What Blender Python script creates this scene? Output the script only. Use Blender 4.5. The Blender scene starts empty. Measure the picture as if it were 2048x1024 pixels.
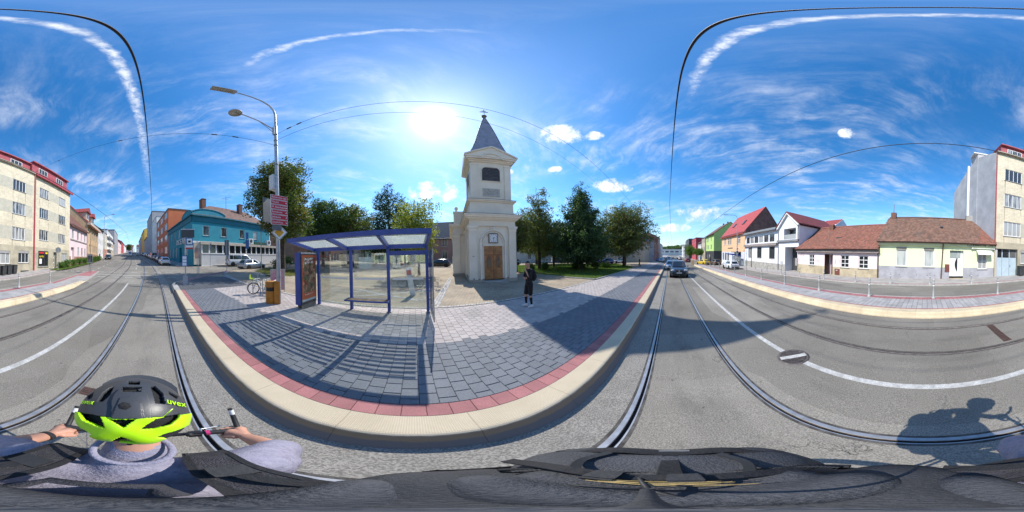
import bpy, bmesh, math, random
import numpy as np
from mathutils import Vector, Matrix, Euler
random.seed(7); np.random.seed(7)
R = math.radians
SC = bpy.context.scene
COL = SC.collection

# ---------------------------------------------------------------- camera
TILT = R(1.4)
CAM_H = 2.25
cd = bpy.data.cameras.new('camera')
cd.type = 'PANO'
cd.panorama_type = 'EQUIRECTANGULAR'
cd.clip_start = 0.01
cd.clip_end = 6000
cam = bpy.data.objects.new('camera', cd)
COL.objects.link(cam)
SC.camera = cam
_h = R((1024 - 828) * 360 / 2048)
_c, _s = math.cos(TILT), math.sin(TILT)
def tilt(v): return Vector((v[0] * _c + v[2] * _s, v[1], -v[0] * _s + v[2] * _c))
_f = tilt((math.sin(_h), math.cos(_h), 0)); _u = tilt((0, 0, 1)); _r = _f.cross(_u)
_m = Matrix((_r, _u, -_f)).transposed().to_4x4()
_m.translation = Vector((0, 0, CAM_H))
cam.matrix_world = _m

# ---------------------------------------------------------------- world, sun, exposure
SUN_EL, SUN_AZ = R(47.1), R(8.5)            # azimuth clockwise from +Y
SUN = Vector((math.cos(SUN_EL) * math.sin(SUN_AZ), math.cos(SUN_EL) * math.cos(SUN_AZ), math.sin(SUN_EL)))
SKY_STRENGTH = 0.148
world = bpy.data.worlds.new('World'); SC.world = world
world.use_nodes = True
WT = world.node_tree; WT.nodes.clear()
class NG:
    """small wrapper that makes shader nodes by expression"""
    def __init__(s, nt): s.nt = nt
    def n(s, t, **k):
        nd = s.nt.nodes.new(t)
        for a, b in k.items(): setattr(nd, a, b)
        return nd
    def put(s, sock, v):
        if hasattr(v, 'links') or isinstance(v, bpy.types.NodeSocket): s.nt.links.new(v, sock)
        elif v is not None: sock.default_value = v
    def m(s, op, a, b=None, c=None, clamp=False):
        nd = s.n('ShaderNodeMath', operation=op, use_clamp=clamp)
        for i, v in enumerate((a, b, c)):
            if v is not None: s.put(nd.inputs[i], v)
        return nd.outputs[0]
    def v(s, op, a, b=None):
        nd = s.n('ShaderNodeVectorMath', operation=op)
        s.put(nd.inputs[0], a)
        if b is not None: s.put(nd.inputs[1], b)
        return nd.outputs['Value'] if op in ('DOT_PRODUCT', 'LENGTH', 'DISTANCE') else nd.outputs[0]
    def xyz(s, x, y, z=0.0):
        nd = s.n('ShaderNodeCombineXYZ')
        for i, q in enumerate((x, y, z)): s.put(nd.inputs[i], q)
        return nd.outputs[0]
    def sep(s, v):
        nd = s.n('ShaderNodeSeparateXYZ'); s.put(nd.inputs[0], v); return nd.outputs
    def noise(s, vec, scale=5, detail=4, rough=.5, dist=0.0, col=False):
        nd = s.n('ShaderNodeTexNoise')
        if vec is not None: s.put(nd.inputs['Vector'], vec)
        s.put(nd.inputs['Scale'], scale); s.put(nd.inputs['Detail'], detail); s.put(nd.inputs['Roughness'], rough); s.put(nd.inputs['Distortion'], dist)
        return nd.outputs['Color'] if col else nd.outputs[0]
    def ss(s, x, a, b, lo=0.0, hi=1.0):
        nd = s.n('ShaderNodeMapRange', interpolation_type='SMOOTHSTEP')
        s.put(nd.inputs[0], x)
        for i, q in enumerate((a, b, lo, hi)): s.put(nd.inputs[i + 1], q)
        return nd.outputs[0]
    def mix(s, f, a, b, mode='MIX'):
        nd = s.n('ShaderNodeMix', data_type='RGBA', blend_type=mode)
        s.put(nd.inputs[0], f); s.put(nd.inputs[6], a); s.put(nd.inputs[7], b)
        return nd.outputs[2]
G = NG(WT)
tc = G.n('ShaderNodeTexCoord').outputs['Generated']
sky = G.n('ShaderNodeTexSky', sky_type='NISHITA', sun_disc=False, sun_elevation=SUN_EL, sun_rotation=SUN_AZ,
          altitude=250, air_density=1.15, dust_density=0.15, ozone_density=3.2)
hs = G.n('ShaderNodeHueSaturation'); G.put(hs.inputs['Color'], sky.outputs[0])
hs.inputs['Saturation'].default_value = 1.33; hs.inputs['Value'].default_value = 1.0; hs.inputs['Hue'].default_value = 0.5
dx, dy, dz = G.sep(tc)
el_ok = G.ss(dz, 0.0, 0.06)
zc = G.m('MAXIMUM', dz, 0.03)
px_, py_ = G.m('DIVIDE', dx, zc), G.m('DIVIDE', dy, zc)          # cloud layer plane, unit height
P = G.xyz(px_, py_)
# cirrus: fields of fine feathery streaks
warp = G.v('MULTIPLY', G.v('SUBTRACT', G.noise(P, 1.3, 2, col=True), (.5, .5, .5)), (.55, .55, 0))
Pw = G.v('ADD', P, warp)
rx = G.m('ADD', G.m('MULTIPLY', G.sep(Pw)[0], .62), G.m('MULTIPLY', G.sep(Pw)[1], .55))
ry = G.m('SUBTRACT', G.m('MULTIPLY', G.sep(Pw)[0], 1.75), G.m('MULTIPLY', G.sep(Pw)[1], 1.95))
streak = G.noise(G.xyz(rx, ry), 1.7, 10, .68, .12)
soft = G.noise(P, 2.6, 8, .62, .1)
field = G.noise(G.v('ADD', P, (3.1, 1.7, 0)), .8, 3, .55)
near0 = G.ss(G.v('LENGTH', P), .15, .8)
cir = G.m('MULTIPLY', G.ss(G.m('ADD', G.m('MULTIPLY', streak, .66), G.m('MULTIPLY', soft, .34)), .42, .74), G.ss(field, .33, .60))
cir = G.m('MULTIPLY', G.m('MULTIPLY', cir, .62), G.m('MULTIPLY_ADD', near0, .75, .25))
# two contrails, straight lines in the layer plane
wob = G.m('MULTIPLY', G.m('SUBTRACT', G.noise(P, 9, 6, .72), .5), .05)
tex = G.ss(G.noise(P, 26, 6, .7), .36, .62)
wob2 = 0.0
def trail(yc, slope, x0, x1, wid, soft):
    d = G.m('ABSOLUTE', G.m('ADD', G.m('ADD', G.m('SUBTRACT', G.m('SUBTRACT', py_, yc), G.m('MULTIPLY', px_, slope)), wob), wob2))
    w = G.m('MULTIPLY_ADD', G.m('ABSOLUTE', px_), .022, wid)
    a = G.m('MULTIPLY', G.ss(G.m('DIVIDE', d, w), 1.25, 0.0), G.m('MULTIPLY_ADD', tex, .75, .25))
    return G.m('MULTIPLY', a, G.m('MULTIPLY', G.ss(px_, x0, x0 + soft), G.ss(px_, x1, x1 - min(soft, .55))))
t1 = trail(-.092, .012, -2.3, .85, .013, 1.9)
t2 = trail(.19, -.09, -.42, .16, .012, .2)
# small cumulus puffs near the horizon (azimuth from +Y, elevation, half sizes)
az = G.m('ARCTAN2', dx, dy)
elv = G.m('ARCSINE', dz)
puffn = G.noise(tc, 11, 9, .66)
pf = None
for a, e, ha, he in ((7.5, 22.5, 10, 5), (52, 41.5, 10.5, 4.0), (70.5, 23.5, 9.5, 2.8), (151, 42.5, 3.6, 2.2), (101, 13.5, 10.5, 3.6), (91, 8.5, 7, 1.9), (63, 41, 5, 1.8), (50, 29.5, 3.0, 1.4), (34.5, 28.8, 2.6, 1.2)):
    q = G.m('ADD', G.m('POWER', G.m('DIVIDE', G.m('ABSOLUTE', G.m('SUBTRACT', az, R(a))), R(ha)), 2), G.m('POWER', G.m('DIVIDE', G.m('ABSOLUTE', G.m('SUBTRACT', elv, R(e))), R(he)), 2))
    q = G.m('SUBTRACT', 1.0, q)
    pf = q if pf is None else G.m('MAXIMUM', pf, q)
puff = G.ss(G.m('ADD', G.m('MULTIPLY', pf, .5), G.m('MULTIPLY', G.m('SUBTRACT', puffn, .5), 1.9)), .02, .55)
puff = G.m('MULTIPLY', G.m('MULTIPLY', puff, G.ss(pf, -.1, .4)), .95)
hazec = G.ss(dz, .35, .02)
cl = G.m('MAXIMUM', G.m('MAXIMUM', cir, G.m('MULTIPLY', t1, .78)), G.m('MAXIMUM', G.m('MULTIPLY', t2, .6), puff))
cl = G.m('MULTIPLY', cl, el_ok)
skyc = G.mix(1.0, hs.outputs[0], (SKY_STRENGTH,) * 3 + (1,), 'MULTIPLY')
skyc = G.mix(G.m('MULTIPLY', hazec, .45), skyc, (.25, .46, .68, 1))
full = G.mix(cl, skyc, G.mix(G.ss(puffn, .35, .65), (.50, .55, .63, 1), (.80, .82, .85, 1)))
# solar aureole: bright forward scattering round the sun
cs = G.m('MAXIMUM', G.v('DOT_PRODUCT', G.v('NORMALIZE', tc), tuple(SUN)), 0.0)
aur = G.m('ADD', G.m('MULTIPLY', G.m('POWER', cs, 700.0), 3.0), G.m('ADD', G.m('MULTIPLY', G.m('POWER', cs, 40.0), .17), G.m('MULTIPLY', G.m('POWER', cs, 5.0), .13)))
full = G.mix(1.0, full, G.xyz(aur, aur, aur), 'ADD')
bg = G.n('ShaderNodeBackground'); G.put(bg.inputs[0], full); bg.inputs[1].default_value = 1.0
G.put(G.n('ShaderNodeOutputWorld').inputs[0], bg.outputs[0])
world.cycles.sampling_method = 'MANUAL'; world.cycles.sample_map_resolution = 1024

sl = bpy.data.lights.new('sun', 'SUN'); sl.energy = 3.6; sl.angle = R(.53); sl.color = (1, .945, .85)
so = bpy.data.objects.new('sun', sl); COL.objects.link(so)
so.rotation_euler = (-SUN).to_track_quat('-Z', 'Y').to_euler(); so.location = SUN * 200
SC.view_settings.view_transform = 'Standard'; SC.view_settings.look = 'None'
SC.view_settings.exposure = 0.7; SC.view_settings.gamma = 1.0; SC.view_settings.use_curve_mapping = False
try:
    SC.cycles.max_bounces = 8; SC.cycles.transparent_max_bounces = 16
except Exception: pass

# ---------------------------------------------------------------- materials
MATS = {}
def M(name, c, rough=.8, var=.12, scale=6, bump=.15, bscale=None, metal=0, c2=None, isl=0.0, spec=.5, coat=0.0, stain=0.0, stainc=(.05, .045, .04), fine=0.0, alpha=None):
    """principled surface with noise colour variation, bump, optional per piece variation and stains"""
    if name in MATS: return MATS[name]
    m = bpy.data.materials.new(name); m.use_nodes = True; nt = m.node_tree; nt.nodes.clear(); g = NG(nt)
    b = g.n('ShaderNodeBsdfPrincipled'); o = g.n('ShaderNodeOutputMaterial'); nt.links.new(b.outputs[0], o.inputs[0])
    co = g.n('ShaderNodeNewGeometry').outputs['Position']
    if c2 is None: c2 = tuple(x * (1 - var * 2.2) for x in c)
    f = g.ss(g.noise(co, scale, 5, .6), .3, .7)
    colr = g.mix(f, tuple(c) + (1,), tuple(c2) + (1,))
    if fine:
        f2 = g.ss(g.noise(co, scale * 23, 2, .5), .35, .65, 1 - fine, 1 + fine)
        colr = g.mix(1.0, colr, g.xyz(f2, f2, f2), 'MULTIPLY')
    if isl:
        oi = g.n('ShaderNodeObjectInfo').outputs['Random']; gi = g.n('ShaderNodeNewGeometry').outputs['Random Per Island']
        k = g.m('FRACT', g.m('ADD', oi, gi)); k = g.ss(k, 0, 1, 1 - isl, 1 + isl)
        colr = g.mix(1.0, colr, g.xyz(k, k, k), 'MULTIPLY')
    if stain:
        sf = g.m('MULTIPLY', g.ss(g.noise(co, scale * .31, 6, .7, .6), .5, .72), stain)
        colr = g.mix(sf, colr, tuple(stainc) + (1,))
    g.put(b.inputs['Base Color'], colr)
    b.inputs['Roughness'].default_value = rough; b.inputs['Metallic'].default_value = metal
    b.inputs['Specular IOR Level'].default_value = spec; b.inputs['Coat Weight'].default_value = coat
    if alpha is not None: b.inputs['Alpha'].default_value = alpha
    if bump:
        bn = g.n('ShaderNodeBump'); bn.inputs['Strength'].default_value = bump; bn.inputs['Distance'].default_value = .02
        g.put(bn.inputs['Height'], g.noise(co, bscale or scale * 8, 4, .6)); nt.links.new(bn.outputs[0], b.inputs['Normal'])
    MATS[name] = m
    return m
def glassmat(name, tint=(.9, .95, .95), refl=.1, rough=.02):
    m = bpy.data.materials.new(name); m.use_nodes = True; nt = m.node_tree; nt.nodes.clear(); g = NG(nt)
    tr = g.n('ShaderNodeBsdfTransparent'); tr.inputs[0].default_value = tuple(tint) + (1,)
    gl = g.n('ShaderNodeBsdfGlossy'); gl.inputs['Roughness'].default_value = rough
    fr = g.n('ShaderNodeLayerWeight'); fr.inputs[0].default_value = .35
    f = g.m('MULTIPLY_ADD', fr.outputs['Facing'], .55, refl, clamp=True)
    f = g.m('MULTIPLY', f, 1.0)
    mx = g.n('ShaderNodeMixShader'); g.put(mx.inputs[0], f); nt.links.new(tr.outputs[0], mx.inputs[1]); nt.links.new(gl.outputs[0], mx.inputs[2])
    nt.links.new(mx.outputs[0], g.n('ShaderNodeOutputMaterial').inputs[0]); MATS[name] = m
    return m
def leafmat(name, c1, c2, c3, trans=.35):
    m = bpy.data.materials.new(name); m.use_nodes = True; nt = m.node_tree; nt.nodes.clear(); g = NG(nt)
    k = g.n('ShaderNodeNewGeometry').outputs['Random Per Island']
    co = g.n('ShaderNodeNewGeometry').outputs['Position']
    a = g.mix(g.ss(k, .1, .8), tuple(c1) + (1,), tuple(c2) + (1,))
    a = g.mix(g.m('MULTIPLY', g.ss(g.noise(co, .55, 3, .6), .45, .7), g.ss(k, .2, .6)), a, tuple(c3) + (1,))
    d = g.n('ShaderNodeBsdfPrincipled'); g.put(d.inputs['Base Color'], a); d.inputs['Roughness'].default_value = .55; d.inputs['Specular IOR Level'].default_value = .35
    t = g.n('ShaderNodeBsdfTranslucent'); g.put(t.inputs[0], g.mix(1.0, a, (1.3, 1.35, .5, 1), 'MULTIPLY'))
    mx = g.n('ShaderNodeMixShader'); mx.inputs[0].default_value = trans
    nt.links.new(d.outputs[0], mx.inputs[1]); nt.links.new(t.outputs[0], mx.inputs[2]); nt.links.new(mx.outputs[0], g.n('ShaderNodeOutputMaterial').inputs[0])
    MATS[name] = m
    return m

# ---------------------------------------------------------------- mesh helpers
class MB:
    """collects shapes, links them as ONE mesh object"""
    def __init__(s): s.v = []; s.f = []; s.mi = []; s.sm = []
    def add(s, vs, fs, mi=0, sm=False):
        b = len(s.v); s.v += [tuple(p) for p in vs]
        for f in fs: s.f.append(tuple(i + b for i in f)); s.mi.append(mi); s.sm.append(sm)
        return s
    def box(s, a, b, mi=0, m=None):
        x0, y0, z0 = a; x1, y1, z1 = b
        vs = [Vector(p) for p in ((x0, y0, z0), (x1, y0, z0), (x1, y1, z0), (x0, y1, z0), (x0, y0, z1), (x1, y0, z1), (x1, y1, z1), (x0, y1, z1))]
        if m is not None: vs = [m @ p for p in vs]
        return s.add(vs, [(3, 2, 1, 0), (4, 5, 6, 7), (0, 1, 5, 4), (1, 2, 6, 5), (2, 3, 7, 6), (3, 0, 4, 7)], mi)
    def cbox(s, c, d, mi=0, rz=0, ry=0, rx=0):
        m = Matrix.Translation(c) @ Euler((rx, ry, rz)).to_matrix().to_4x4()
        return s.box((-d[0] / 2, -d[1] / 2, -d[2] / 2), (d[0] / 2, d[1] / 2, d[2] / 2), mi, m)
    def bbox(s, a, b, ch=.004, mi=0):
        """box with a chamfered top edge (no bottom)"""
        x0, y0, z0 = a; x1, y1, z1 = b
        vs = [(x0, y0, z0), (x1, y0, z0), (x1, y1, z0), (x0, y1, z0), (x0, y0, z1 - ch), (x1, y0, z1 - ch), (x1, y1, z1 - ch), (x0, y1, z1 - ch),
              (x0 + ch, y0 + ch, z1), (x1 - ch, y0 + ch, z1), (x1 - ch, y1 - ch, z1), (x0 + ch, y1 - ch, z1)]
        fs = [(8, 9, 10, 11)]
        for i in range(4):
            j = (i + 1) % 4; fs += [(i, j, j + 4, i + 4), (i + 4, j + 4, j + 8, i + 8)]
        return s.add(vs, fs, mi)
    def cyl(s, p0, p1, r0, r1=None, n=10, mi=0, cap=True, sm=True):
        r1 = r0 if r1 is None else r1
        p0, p1 = Vector(p0), Vector(p1); d = (p1 - p0)
        if d.length < 1e-6: return s
        d.normalize(); a = d.orthogonal().normalized(); b = d.cross(a)
        vs = []
        for p, r in ((p0, r0), (p1, r1)):
            for i in range(n):
                t = 2 * math.pi * i / n; vs.append(p + (a * math.cos(t) + b * math.sin(t)) * r)
        fs = [(i, (i + 1) % n, (i + 1) % n + n, i + n) for i in range(n)]
        s.add(vs, fs, mi, sm)
        if cap: s.add(vs[:n], [tuple(range(n))[::-1]], mi); s.add(vs[n:], [tuple(range(n))], mi)
        return s
    def tube(s, pts, r, n=8, mi=0, closed=False):
        pts = [Vector(p) for p in pts]; N = len(pts)
        rr = r if isinstance(r, (list, tuple)) else [r] * N
        vs = []; prev = None
        for i, p in enumerate(pts):
            if closed: d = pts[(i + 1) % N] - pts[i - 1]
            else: d = pts[min(i + 1, N - 1)] - pts[max(i - 1, 0)]
            d.normalize()
            a = d.orthogonal().normalized() if prev is None else (prev - d * prev.dot(d)).normalized()
            prev = a; b = d.cross(a)
            for k in range(n):
                t = 2 * math.pi * k / n; vs.append(p + (a * math.cos(t) + b * math.sin(t)) * rr[i])
        fs = []
        for i in range(N if closed else N - 1):
            j = (i + 1) % N
            for k in range(n): fs.append((i * n + k, i * n + (k + 1) % n, j * n + (k + 1) % n, j * n + k))
        s.add(vs, fs, mi, True)
        if not closed: s.add(vs[:n], [tuple(range(n))[::-1]], mi); s.add(vs[-n:], [tuple(range(n))], mi)
        return s
    def lathe(s, prof, n=14, c=(0, 0, 0), mi=0, m=None):
        vs = []
        for r, z in prof:
            for k in range(n):
                t = 2 * math.pi * k / n; p = Vector((c[0] + r * math.cos(t), c[1] + r * math.sin(t), c[2] + z)); vs.append(m @ p if m is not None else p)
        fs = []
        for i in range(len(prof) - 1):
            for k in range(n): fs.append((i * n + k, i * n + (k + 1) % n, (i + 1) * n + (k + 1) % n, (i + 1) * n + k))
        s.add(vs, fs, mi, True)
        if prof[-1][0] > 1e-4: s.add(vs[-n:], [tuple(range(n))], mi)
        if prof[0][0] > 1e-4: s.add(vs[:n], [tuple(range(n))[::-1]], mi)
        return s
    def prism(s, poly, y0, y1, mi=0, m=None):
        """polygon in the xz plane (counter clockwise seen from -y), extruded from y0 to y1"""
        n = len(poly); vs = [Vector((p[0], y0, p[1])) for p in poly] + [Vector((p[0], y1, p[1])) for p in poly]
        if m is not None: vs = [m @ p for p in vs]
        fs = [tuple(range(n)), tuple(range(n, 2 * n))[::-1]] + [(j, i, i + n, j + n) for i, j in ((i, (i + 1) % n) for i in range(n))]
        return s.add(vs, fs, mi)
    def ball(s, c, r, n=12, mi=0):
        rx, ry, rz = (r, r, r) if not isinstance(r, (tuple, list)) else r
        h = n // 2; vs = []
        for i in range(h + 1):
            a = math.pi * i / h
            for k in range(n):
                t = 2 * math.pi * k / n; vs.append((c[0] + rx * math.sin(a) * math.cos(t), c[1] + ry * math.sin(a) * math.sin(t), c[2] + rz * math.cos(a)))
        fs = [(i * n + k, (i + 1) * n + k, (i + 1) * n + (k + 1) % n, i * n + (k + 1) % n) for i in range(h) for k in range(n)]
        return s.add(vs, fs, mi, True)
    def mesh(s, name, mats):
        me = bpy.data.meshes.new(name); me.from_pydata(s.v, [], s.f)
        for m in (mats if isinstance(mats, (list, tuple)) else [mats]): me.materials.append(m)
        me.polygons.foreach_set('material_index', s.mi); me.polygons.foreach_set('use_smooth', s.sm); me.update()
        return me
    def build(s, name, mats, parent=None, loc=(0, 0, 0), rot=(0, 0, 0)): return ob(name, s.mesh(name, mats), parent, loc, rot)
def ob(name, me, parent=None, loc=(0, 0, 0), rot=(0, 0, 0)):
    o = bpy.data.objects.new(name, me); COL.objects.link(o); o.parent = parent; o.location = loc; o.rotation_euler = rot
    return o
def tag(o, label=None, cat=None, group=None, kind=None):
    if label: o['label'] = label
    if cat: o['category'] = cat
    if group: o['group'] = group
    if kind: o['kind'] = kind
    return o
def thing(name, label, cat, loc=(0, 0, 0), rz=0, group=None, rot=None):
    return tag(ob(name, None, None, loc, rot or (0, 0, rz)), label, cat, group)
def copy_tree(o, parent=None):
    c = o.copy(); COL.objects.link(c); c.parent = parent
    for ch in list(o.children): copy_tree(ch, c)
    return c
def text(body, size, parent, loc, rot, mat, name='lettering', align='CENTER', ext=.003):
    cu = bpy.data.curves.new(name, 'FONT'); cu.body = body; cu.size = size; cu.align_x = align; cu.align_y = 'CENTER'; cu.extrude = ext; cu.resolution_u = 2
    t = bpy.data.objects.new(name, cu); me = bpy.data.meshes.new_from_object(t); bpy.data.objects.remove(t); bpy.data.curves.remove(cu)
    me.name = name; me.materials.clear(); me.materials.append(mat)
    return ob(name, me, parent, loc, rot)
def fastmesh(name, verts, faces, mats, smooth=False):
    """numpy verts (n,3) and equal sized faces (m,k)"""
    me = bpy.data.meshes.new(name); n, (m, k) = len(verts), faces.shape
    me.vertices.add(n); me.vertices.foreach_set('co', np.asarray(verts, np.float32).ravel())
    me.loops.add(m * k); me.loops.foreach_set('vertex_index', faces.astype(np.int32).ravel())
    me.polygons.add(m); me.polygons.foreach_set('loop_start', np.arange(0, m * k, k, dtype=np.int32)); me.polygons.foreach_set('loop_total', np.full(m, k, np.int32))
    for q in (mats if isinstance(mats, (list, tuple)) else [mats]): me.materials.append(q)
    if smooth: me.polygons.foreach_set('use_smooth', np.ones(m, bool))
    me.update(calc_edges=True); me.validate()
    return me

# ---------------------------------------------------------------- lie of the land
SLOPE = math.tan(TILT)
def g(X):
    z = -SLOPE * X
    if X > 80: z += .0205 * (X - 80)
    elif X < -10: z += .035 * (-10 - X)
    if X < -250: z = g(-250) + (-250 - X) * .03
    return z
def off(X):
    if X > -5: return 0.0
    if X > -35: return -.0028 * (X + 5) ** 2
    if X > -110: return -2.52 + .168 * (X + 35)
    return -2.52 - 12.6 + .15 * (X + 110)
def hd(X): return math.atan((off(X + .5) - off(X - .5)))           # heading of the street at X
def ray(px, py):
    th = math.radians((px - 828) * 360 / 2048); e = math.radians((512 - py) * 180 / 1024)
    return tilt((math.cos(e) * math.sin(th), math.cos(e) * math.cos(th), math.sin(e)))
def atY(px, py, Y):
    d = ray(px, py); t = Y / d.y; return (d.x * t, Y, CAM_H + d.z * t)
def atD(px, py, D):
    d = ray(px, py); t = D / math.hypot(d.x, d.y); return (d.x * t, d.y * t, CAM_H + d.z * t)
def gpt(px, py, k=0.0):
    """the ground point seen at a place in the photograph (k metres above the road)"""
    d = ray(px, py); t = .05
    while t < 700:
        if CAM_H + d.z * t <= g(d.x * t) + k: break
        t *= 1.002
    return Vector((d.x * t, d.y * t, g(d.x * t) + k))
XS = sorted(set([-320, -250, -200, -160, -130, -110, -100, -90, -80, -70, -60, -52, -45, -40, 80, 60, 45, 120, 160, 220, 300] + [x * 1.0 for x in range(-36, 37, 2)] + [-35, -10, -5]))
def loft(mb, prof, xs, mi=0, closed=False, sm=False, curve=True):
    """profile of (Y, dz) pairs carried along the street; Y grows towards the church"""
    n = len(prof); vs = []
    for X in xs:
        o_ = off(X) if curve else 0; z = g(X)
        for y, dz_ in prof: vs.append((X, y + o_, z + dz_))
    fs = []
    for i in range(len(xs) - 1):
        for k in range(n - 1): fs.append((i * n + k, (i + 1) * n + k, (i + 1) * n + k + 1, i * n + k + 1))
    mb.add(vs, fs, mi, sm)
    return mb
def slab(name, poly, k, skirt, mats, parent=None):
    """flat polygon laid on the land k above the road, with a skirt hanging down"""
    bm = bmesh.new(); bm.faces.new([bm.verts.new((x, y, 0)) for x, y in poly])
    for c in (-250, -10, 80):
        bmesh.ops.bisect_plane(bm, geom=bm.verts[:] + bm.edges[:] + bm.faces[:], plane_co=(c, 0, 0), plane_no=(1, 0, 0))
    bmesh.ops.recalc_face_normals(bm, faces=bm.faces)
    for f in bm.faces:
        if f.normal.z < 0: f.normal_flip()
    if skirt:
        be = [e for e in bm.edges if e.is_boundary]
        r = bmesh.ops.extrude_edge_only(bm, edges=be)
        for v in [q for q in r['geom'] if isinstance(q, bmesh.types.BMVert)]: v.co.z -= skirt
        for f in bm.faces:
            if abs(f.normal.z) < .5: f.material_index = min(1, (len(mats) if isinstance(mats, (list, tuple)) else 1) - 1)
    for v in bm.verts: v.co.z += g(v.co.x) + k
    me = bpy.data.meshes.new(name); bm.to_mesh(me); bm.free()
    for m in (mats if isinstance(mats, (list, tuple)) else [mats]): me.materials.append(m)
    return ob(name, me, parent)
# ---------------------------------------------------------------- ground materials
def asphalt():
    m = bpy.data.materials.new('asphalt'); m.use_nodes = True; nt = m.node_tree; nt.nodes.clear(); g_ = NG(nt)
    b = g_.n('ShaderNodeBsdfPrincipled'); nt.links.new(b.outputs[0], g_.n('ShaderNodeOutputMaterial').inputs[0])
    co = g_.n('ShaderNodeNewGeometry').outputs['Position']
    big = g_.ss(g_.noise(co, .35, 5, .6), .3, .7)
    c = g_.mix(big, (.190, .173, .147, 1), (.240, .221, .190, 1))
    stretched = g_.v('MULTIPLY', co, (.18, 1.0, 1.0))
    c = g_.mix(g_.m('MULTIPLY', g_.ss(g_.noise(stretched, 1.1, 4, .6), .48, .72), .45), c, (.115, .11, .10, 1))
    pt = g_.n('ShaderNodeTexVoronoi', distance='CHEBYCHEV'); g_.put(pt.inputs['Vector'], g_.v('MULTIPLY', co, (.12, .34, 0))); pt.inputs['Scale'].default_value = 1.0
    pk = g_.ss(g_.sep(pt.outputs['Color'])[0], 0, 1, .84, 1.12)
    c = g_.mix(1.0, c, g_.xyz(pk, pk, pk), 'MULTIPLY')
    sp = g_.noise(co, 75, 2, .7)
    k = g_.ss(sp, .3, .72, .66, 1.36)
    c = g_.mix(1.0, c, g_.xyz(k, k, k), 'MULTIPLY')
    peb = g_.n('ShaderNodeTexVoronoi'); g_.put(peb.inputs['Vector'], co); peb.inputs['Scale'].default_value = 42
    c = g_.mix(g_.m('MULTIPLY', g_.ss(peb.outputs['Distance'], .22, .1), .32), c, (.36, .34, .31, 1))
    # oil drips along the middle of the tram lane, grime beside the rails
    yv = g_.sep(co)[1]
    lane = g_.ss(g_.m('ABSOLUTE', g_.m('ADD', yv, .36)), .55, .05); lane2 = g_.ss(g_.m('ABSOLUTE', g_.m('ADD', yv, 3.99)), .55, .05)
    drip = g_.m('MULTIPLY', g_.m('MAXIMUM', lane, lane2), g_.ss(g_.noise(g_.v('MULTIPLY', co, (.5, 1.3, 1)), 1.6, 6, .68), .45, .72))
    c = g_.mix(g_.m('MULTIPLY', drip, .42), c, (.075, .072, .068, 1))
    # cracks: edges of large warped cells, only in worn zones
    vo = g_.n('ShaderNodeTexVoronoi', feature='DISTANCE_TO_EDGE')
    wv = g_.v('ADD', co, g_.v('MULTIPLY', g_.v('SUBTRACT', g_.noise(co, 1.7, 5, .7, col=True), (.5, .5, .5)), (1.5, 1.5, 0)))
    g_.put(vo.inputs['Vector'], g_.v('MULTIPLY', wv, (.55, .8, 0))); vo.inputs['Scale'].default_value = .55
    crk = g_.m('MULTIPLY', g_.ss(vo.outputs['Distance'], .0055, .001), g_.ss(g_.noise(co, .45, 3, .6), .56, .66))
    c = g_.mix(g_.m('MULTIPLY', crk, .6), c, (.035, .033, .03, 1))
    spot = g_.ss(g_.noise(co, 7.0, 2, .4), .74, .78)
    c = g_.mix(g_.m('MULTIPLY', spot, .55), c, (.03, .03, .03, 1))
    g_.put(b.inputs['Base Color'], c); b.inputs['Roughness'].default_value = .92; b.inputs['Specular IOR Level'].default_value = .2
    bn = g_.n('ShaderNodeBump'); bn.inputs['Strength'].default_value = .55; bn.inputs['Distance'].default_value = .008
    g_.put(bn.inputs['Height'], g_.m('ADD', sp, g_.m('MULTIPLY', crk, -3.0))); nt.links.new(bn.outputs[0], b.inputs['Normal'])
    MATS['asphalt'] = m; return m
def setts(name, c1, c2, mortar, bw, bh, rz=0.0, line=None):
    """small paving laid in rows, pieces too small to tell apart"""
    m = bpy.data.materials.new(name); m.use_nodes = True; nt = m.node_tree; nt.nodes.clear(); g_ = NG(nt)
    b = g_.n('ShaderNodeBsdfPrincipled'); nt.links.new(b.outputs[0], g_.n('ShaderNodeOutputMaterial').inputs[0])
    co = g_.n('ShaderNodeNewGeometry').outputs['Position']
    mp = g_.n('ShaderNodeMapping'); g_.put(mp.inputs[0], co); mp.inputs['Rotation'].default_value = (0, 0, rz)
    br = g_.n('ShaderNodeTexBrick'); g_.put(br.inputs['Vector'], mp.outputs[0]); br.inputs['Scale'].default_value = 1
    br.inputs['Brick Width'].default_value = bw; br.inputs['Row Height'].default_value = bh; br.inputs['Mortar Size'].default_value = .009; br.inputs['Bias'].default_value = 0
    br.inputs['Color1'].default_value = c1 + (1,); br.inputs['Color2'].default_value = c2 + (1,); br.inputs['Mortar'].default_value = mortar + (1,)
    d = g_.ss(g_.noise(co, .6, 6, .65), .3, .72, .72, 1.15)
    g_.put(b.inputs['Base Color'], g_.mix(1.0, br.outputs['Color'], g_.xyz(d, d, d), 'MULTIPLY')); b.inputs['Roughness'].default_value = .85
    bn = g_.n('ShaderNodeBump'); bn.inputs['Strength'].default_value = .5; bn.inputs['Distance'].default_value = .01
    g_.put(bn.inputs['Height'], g_.m('SUBTRACT', g_.noise(co, 30, 3), br.outputs['Fac'])); nt.links.new(bn.outputs[0], b.inputs['Normal'])
    MATS[name] = m; return m
A = asphalt()
M('dark_paver', (.142, .152, .170), .8, .06, 2, .2, 60, isl=.075, fine=.1, stain=.45, stainc=(.185, .185, .185))
M('light_paver', (.40, .355, .335), .85, .07, 2, .2, 60, isl=.09, fine=.1, stain=.35, stainc=(.22, .20, .18))
M('red_tile', (.34, .135, .135), .8, .08, 3, .2, 50, isl=.12, fine=.08, stain=.4, stainc=(.24, .14, .13))
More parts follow.
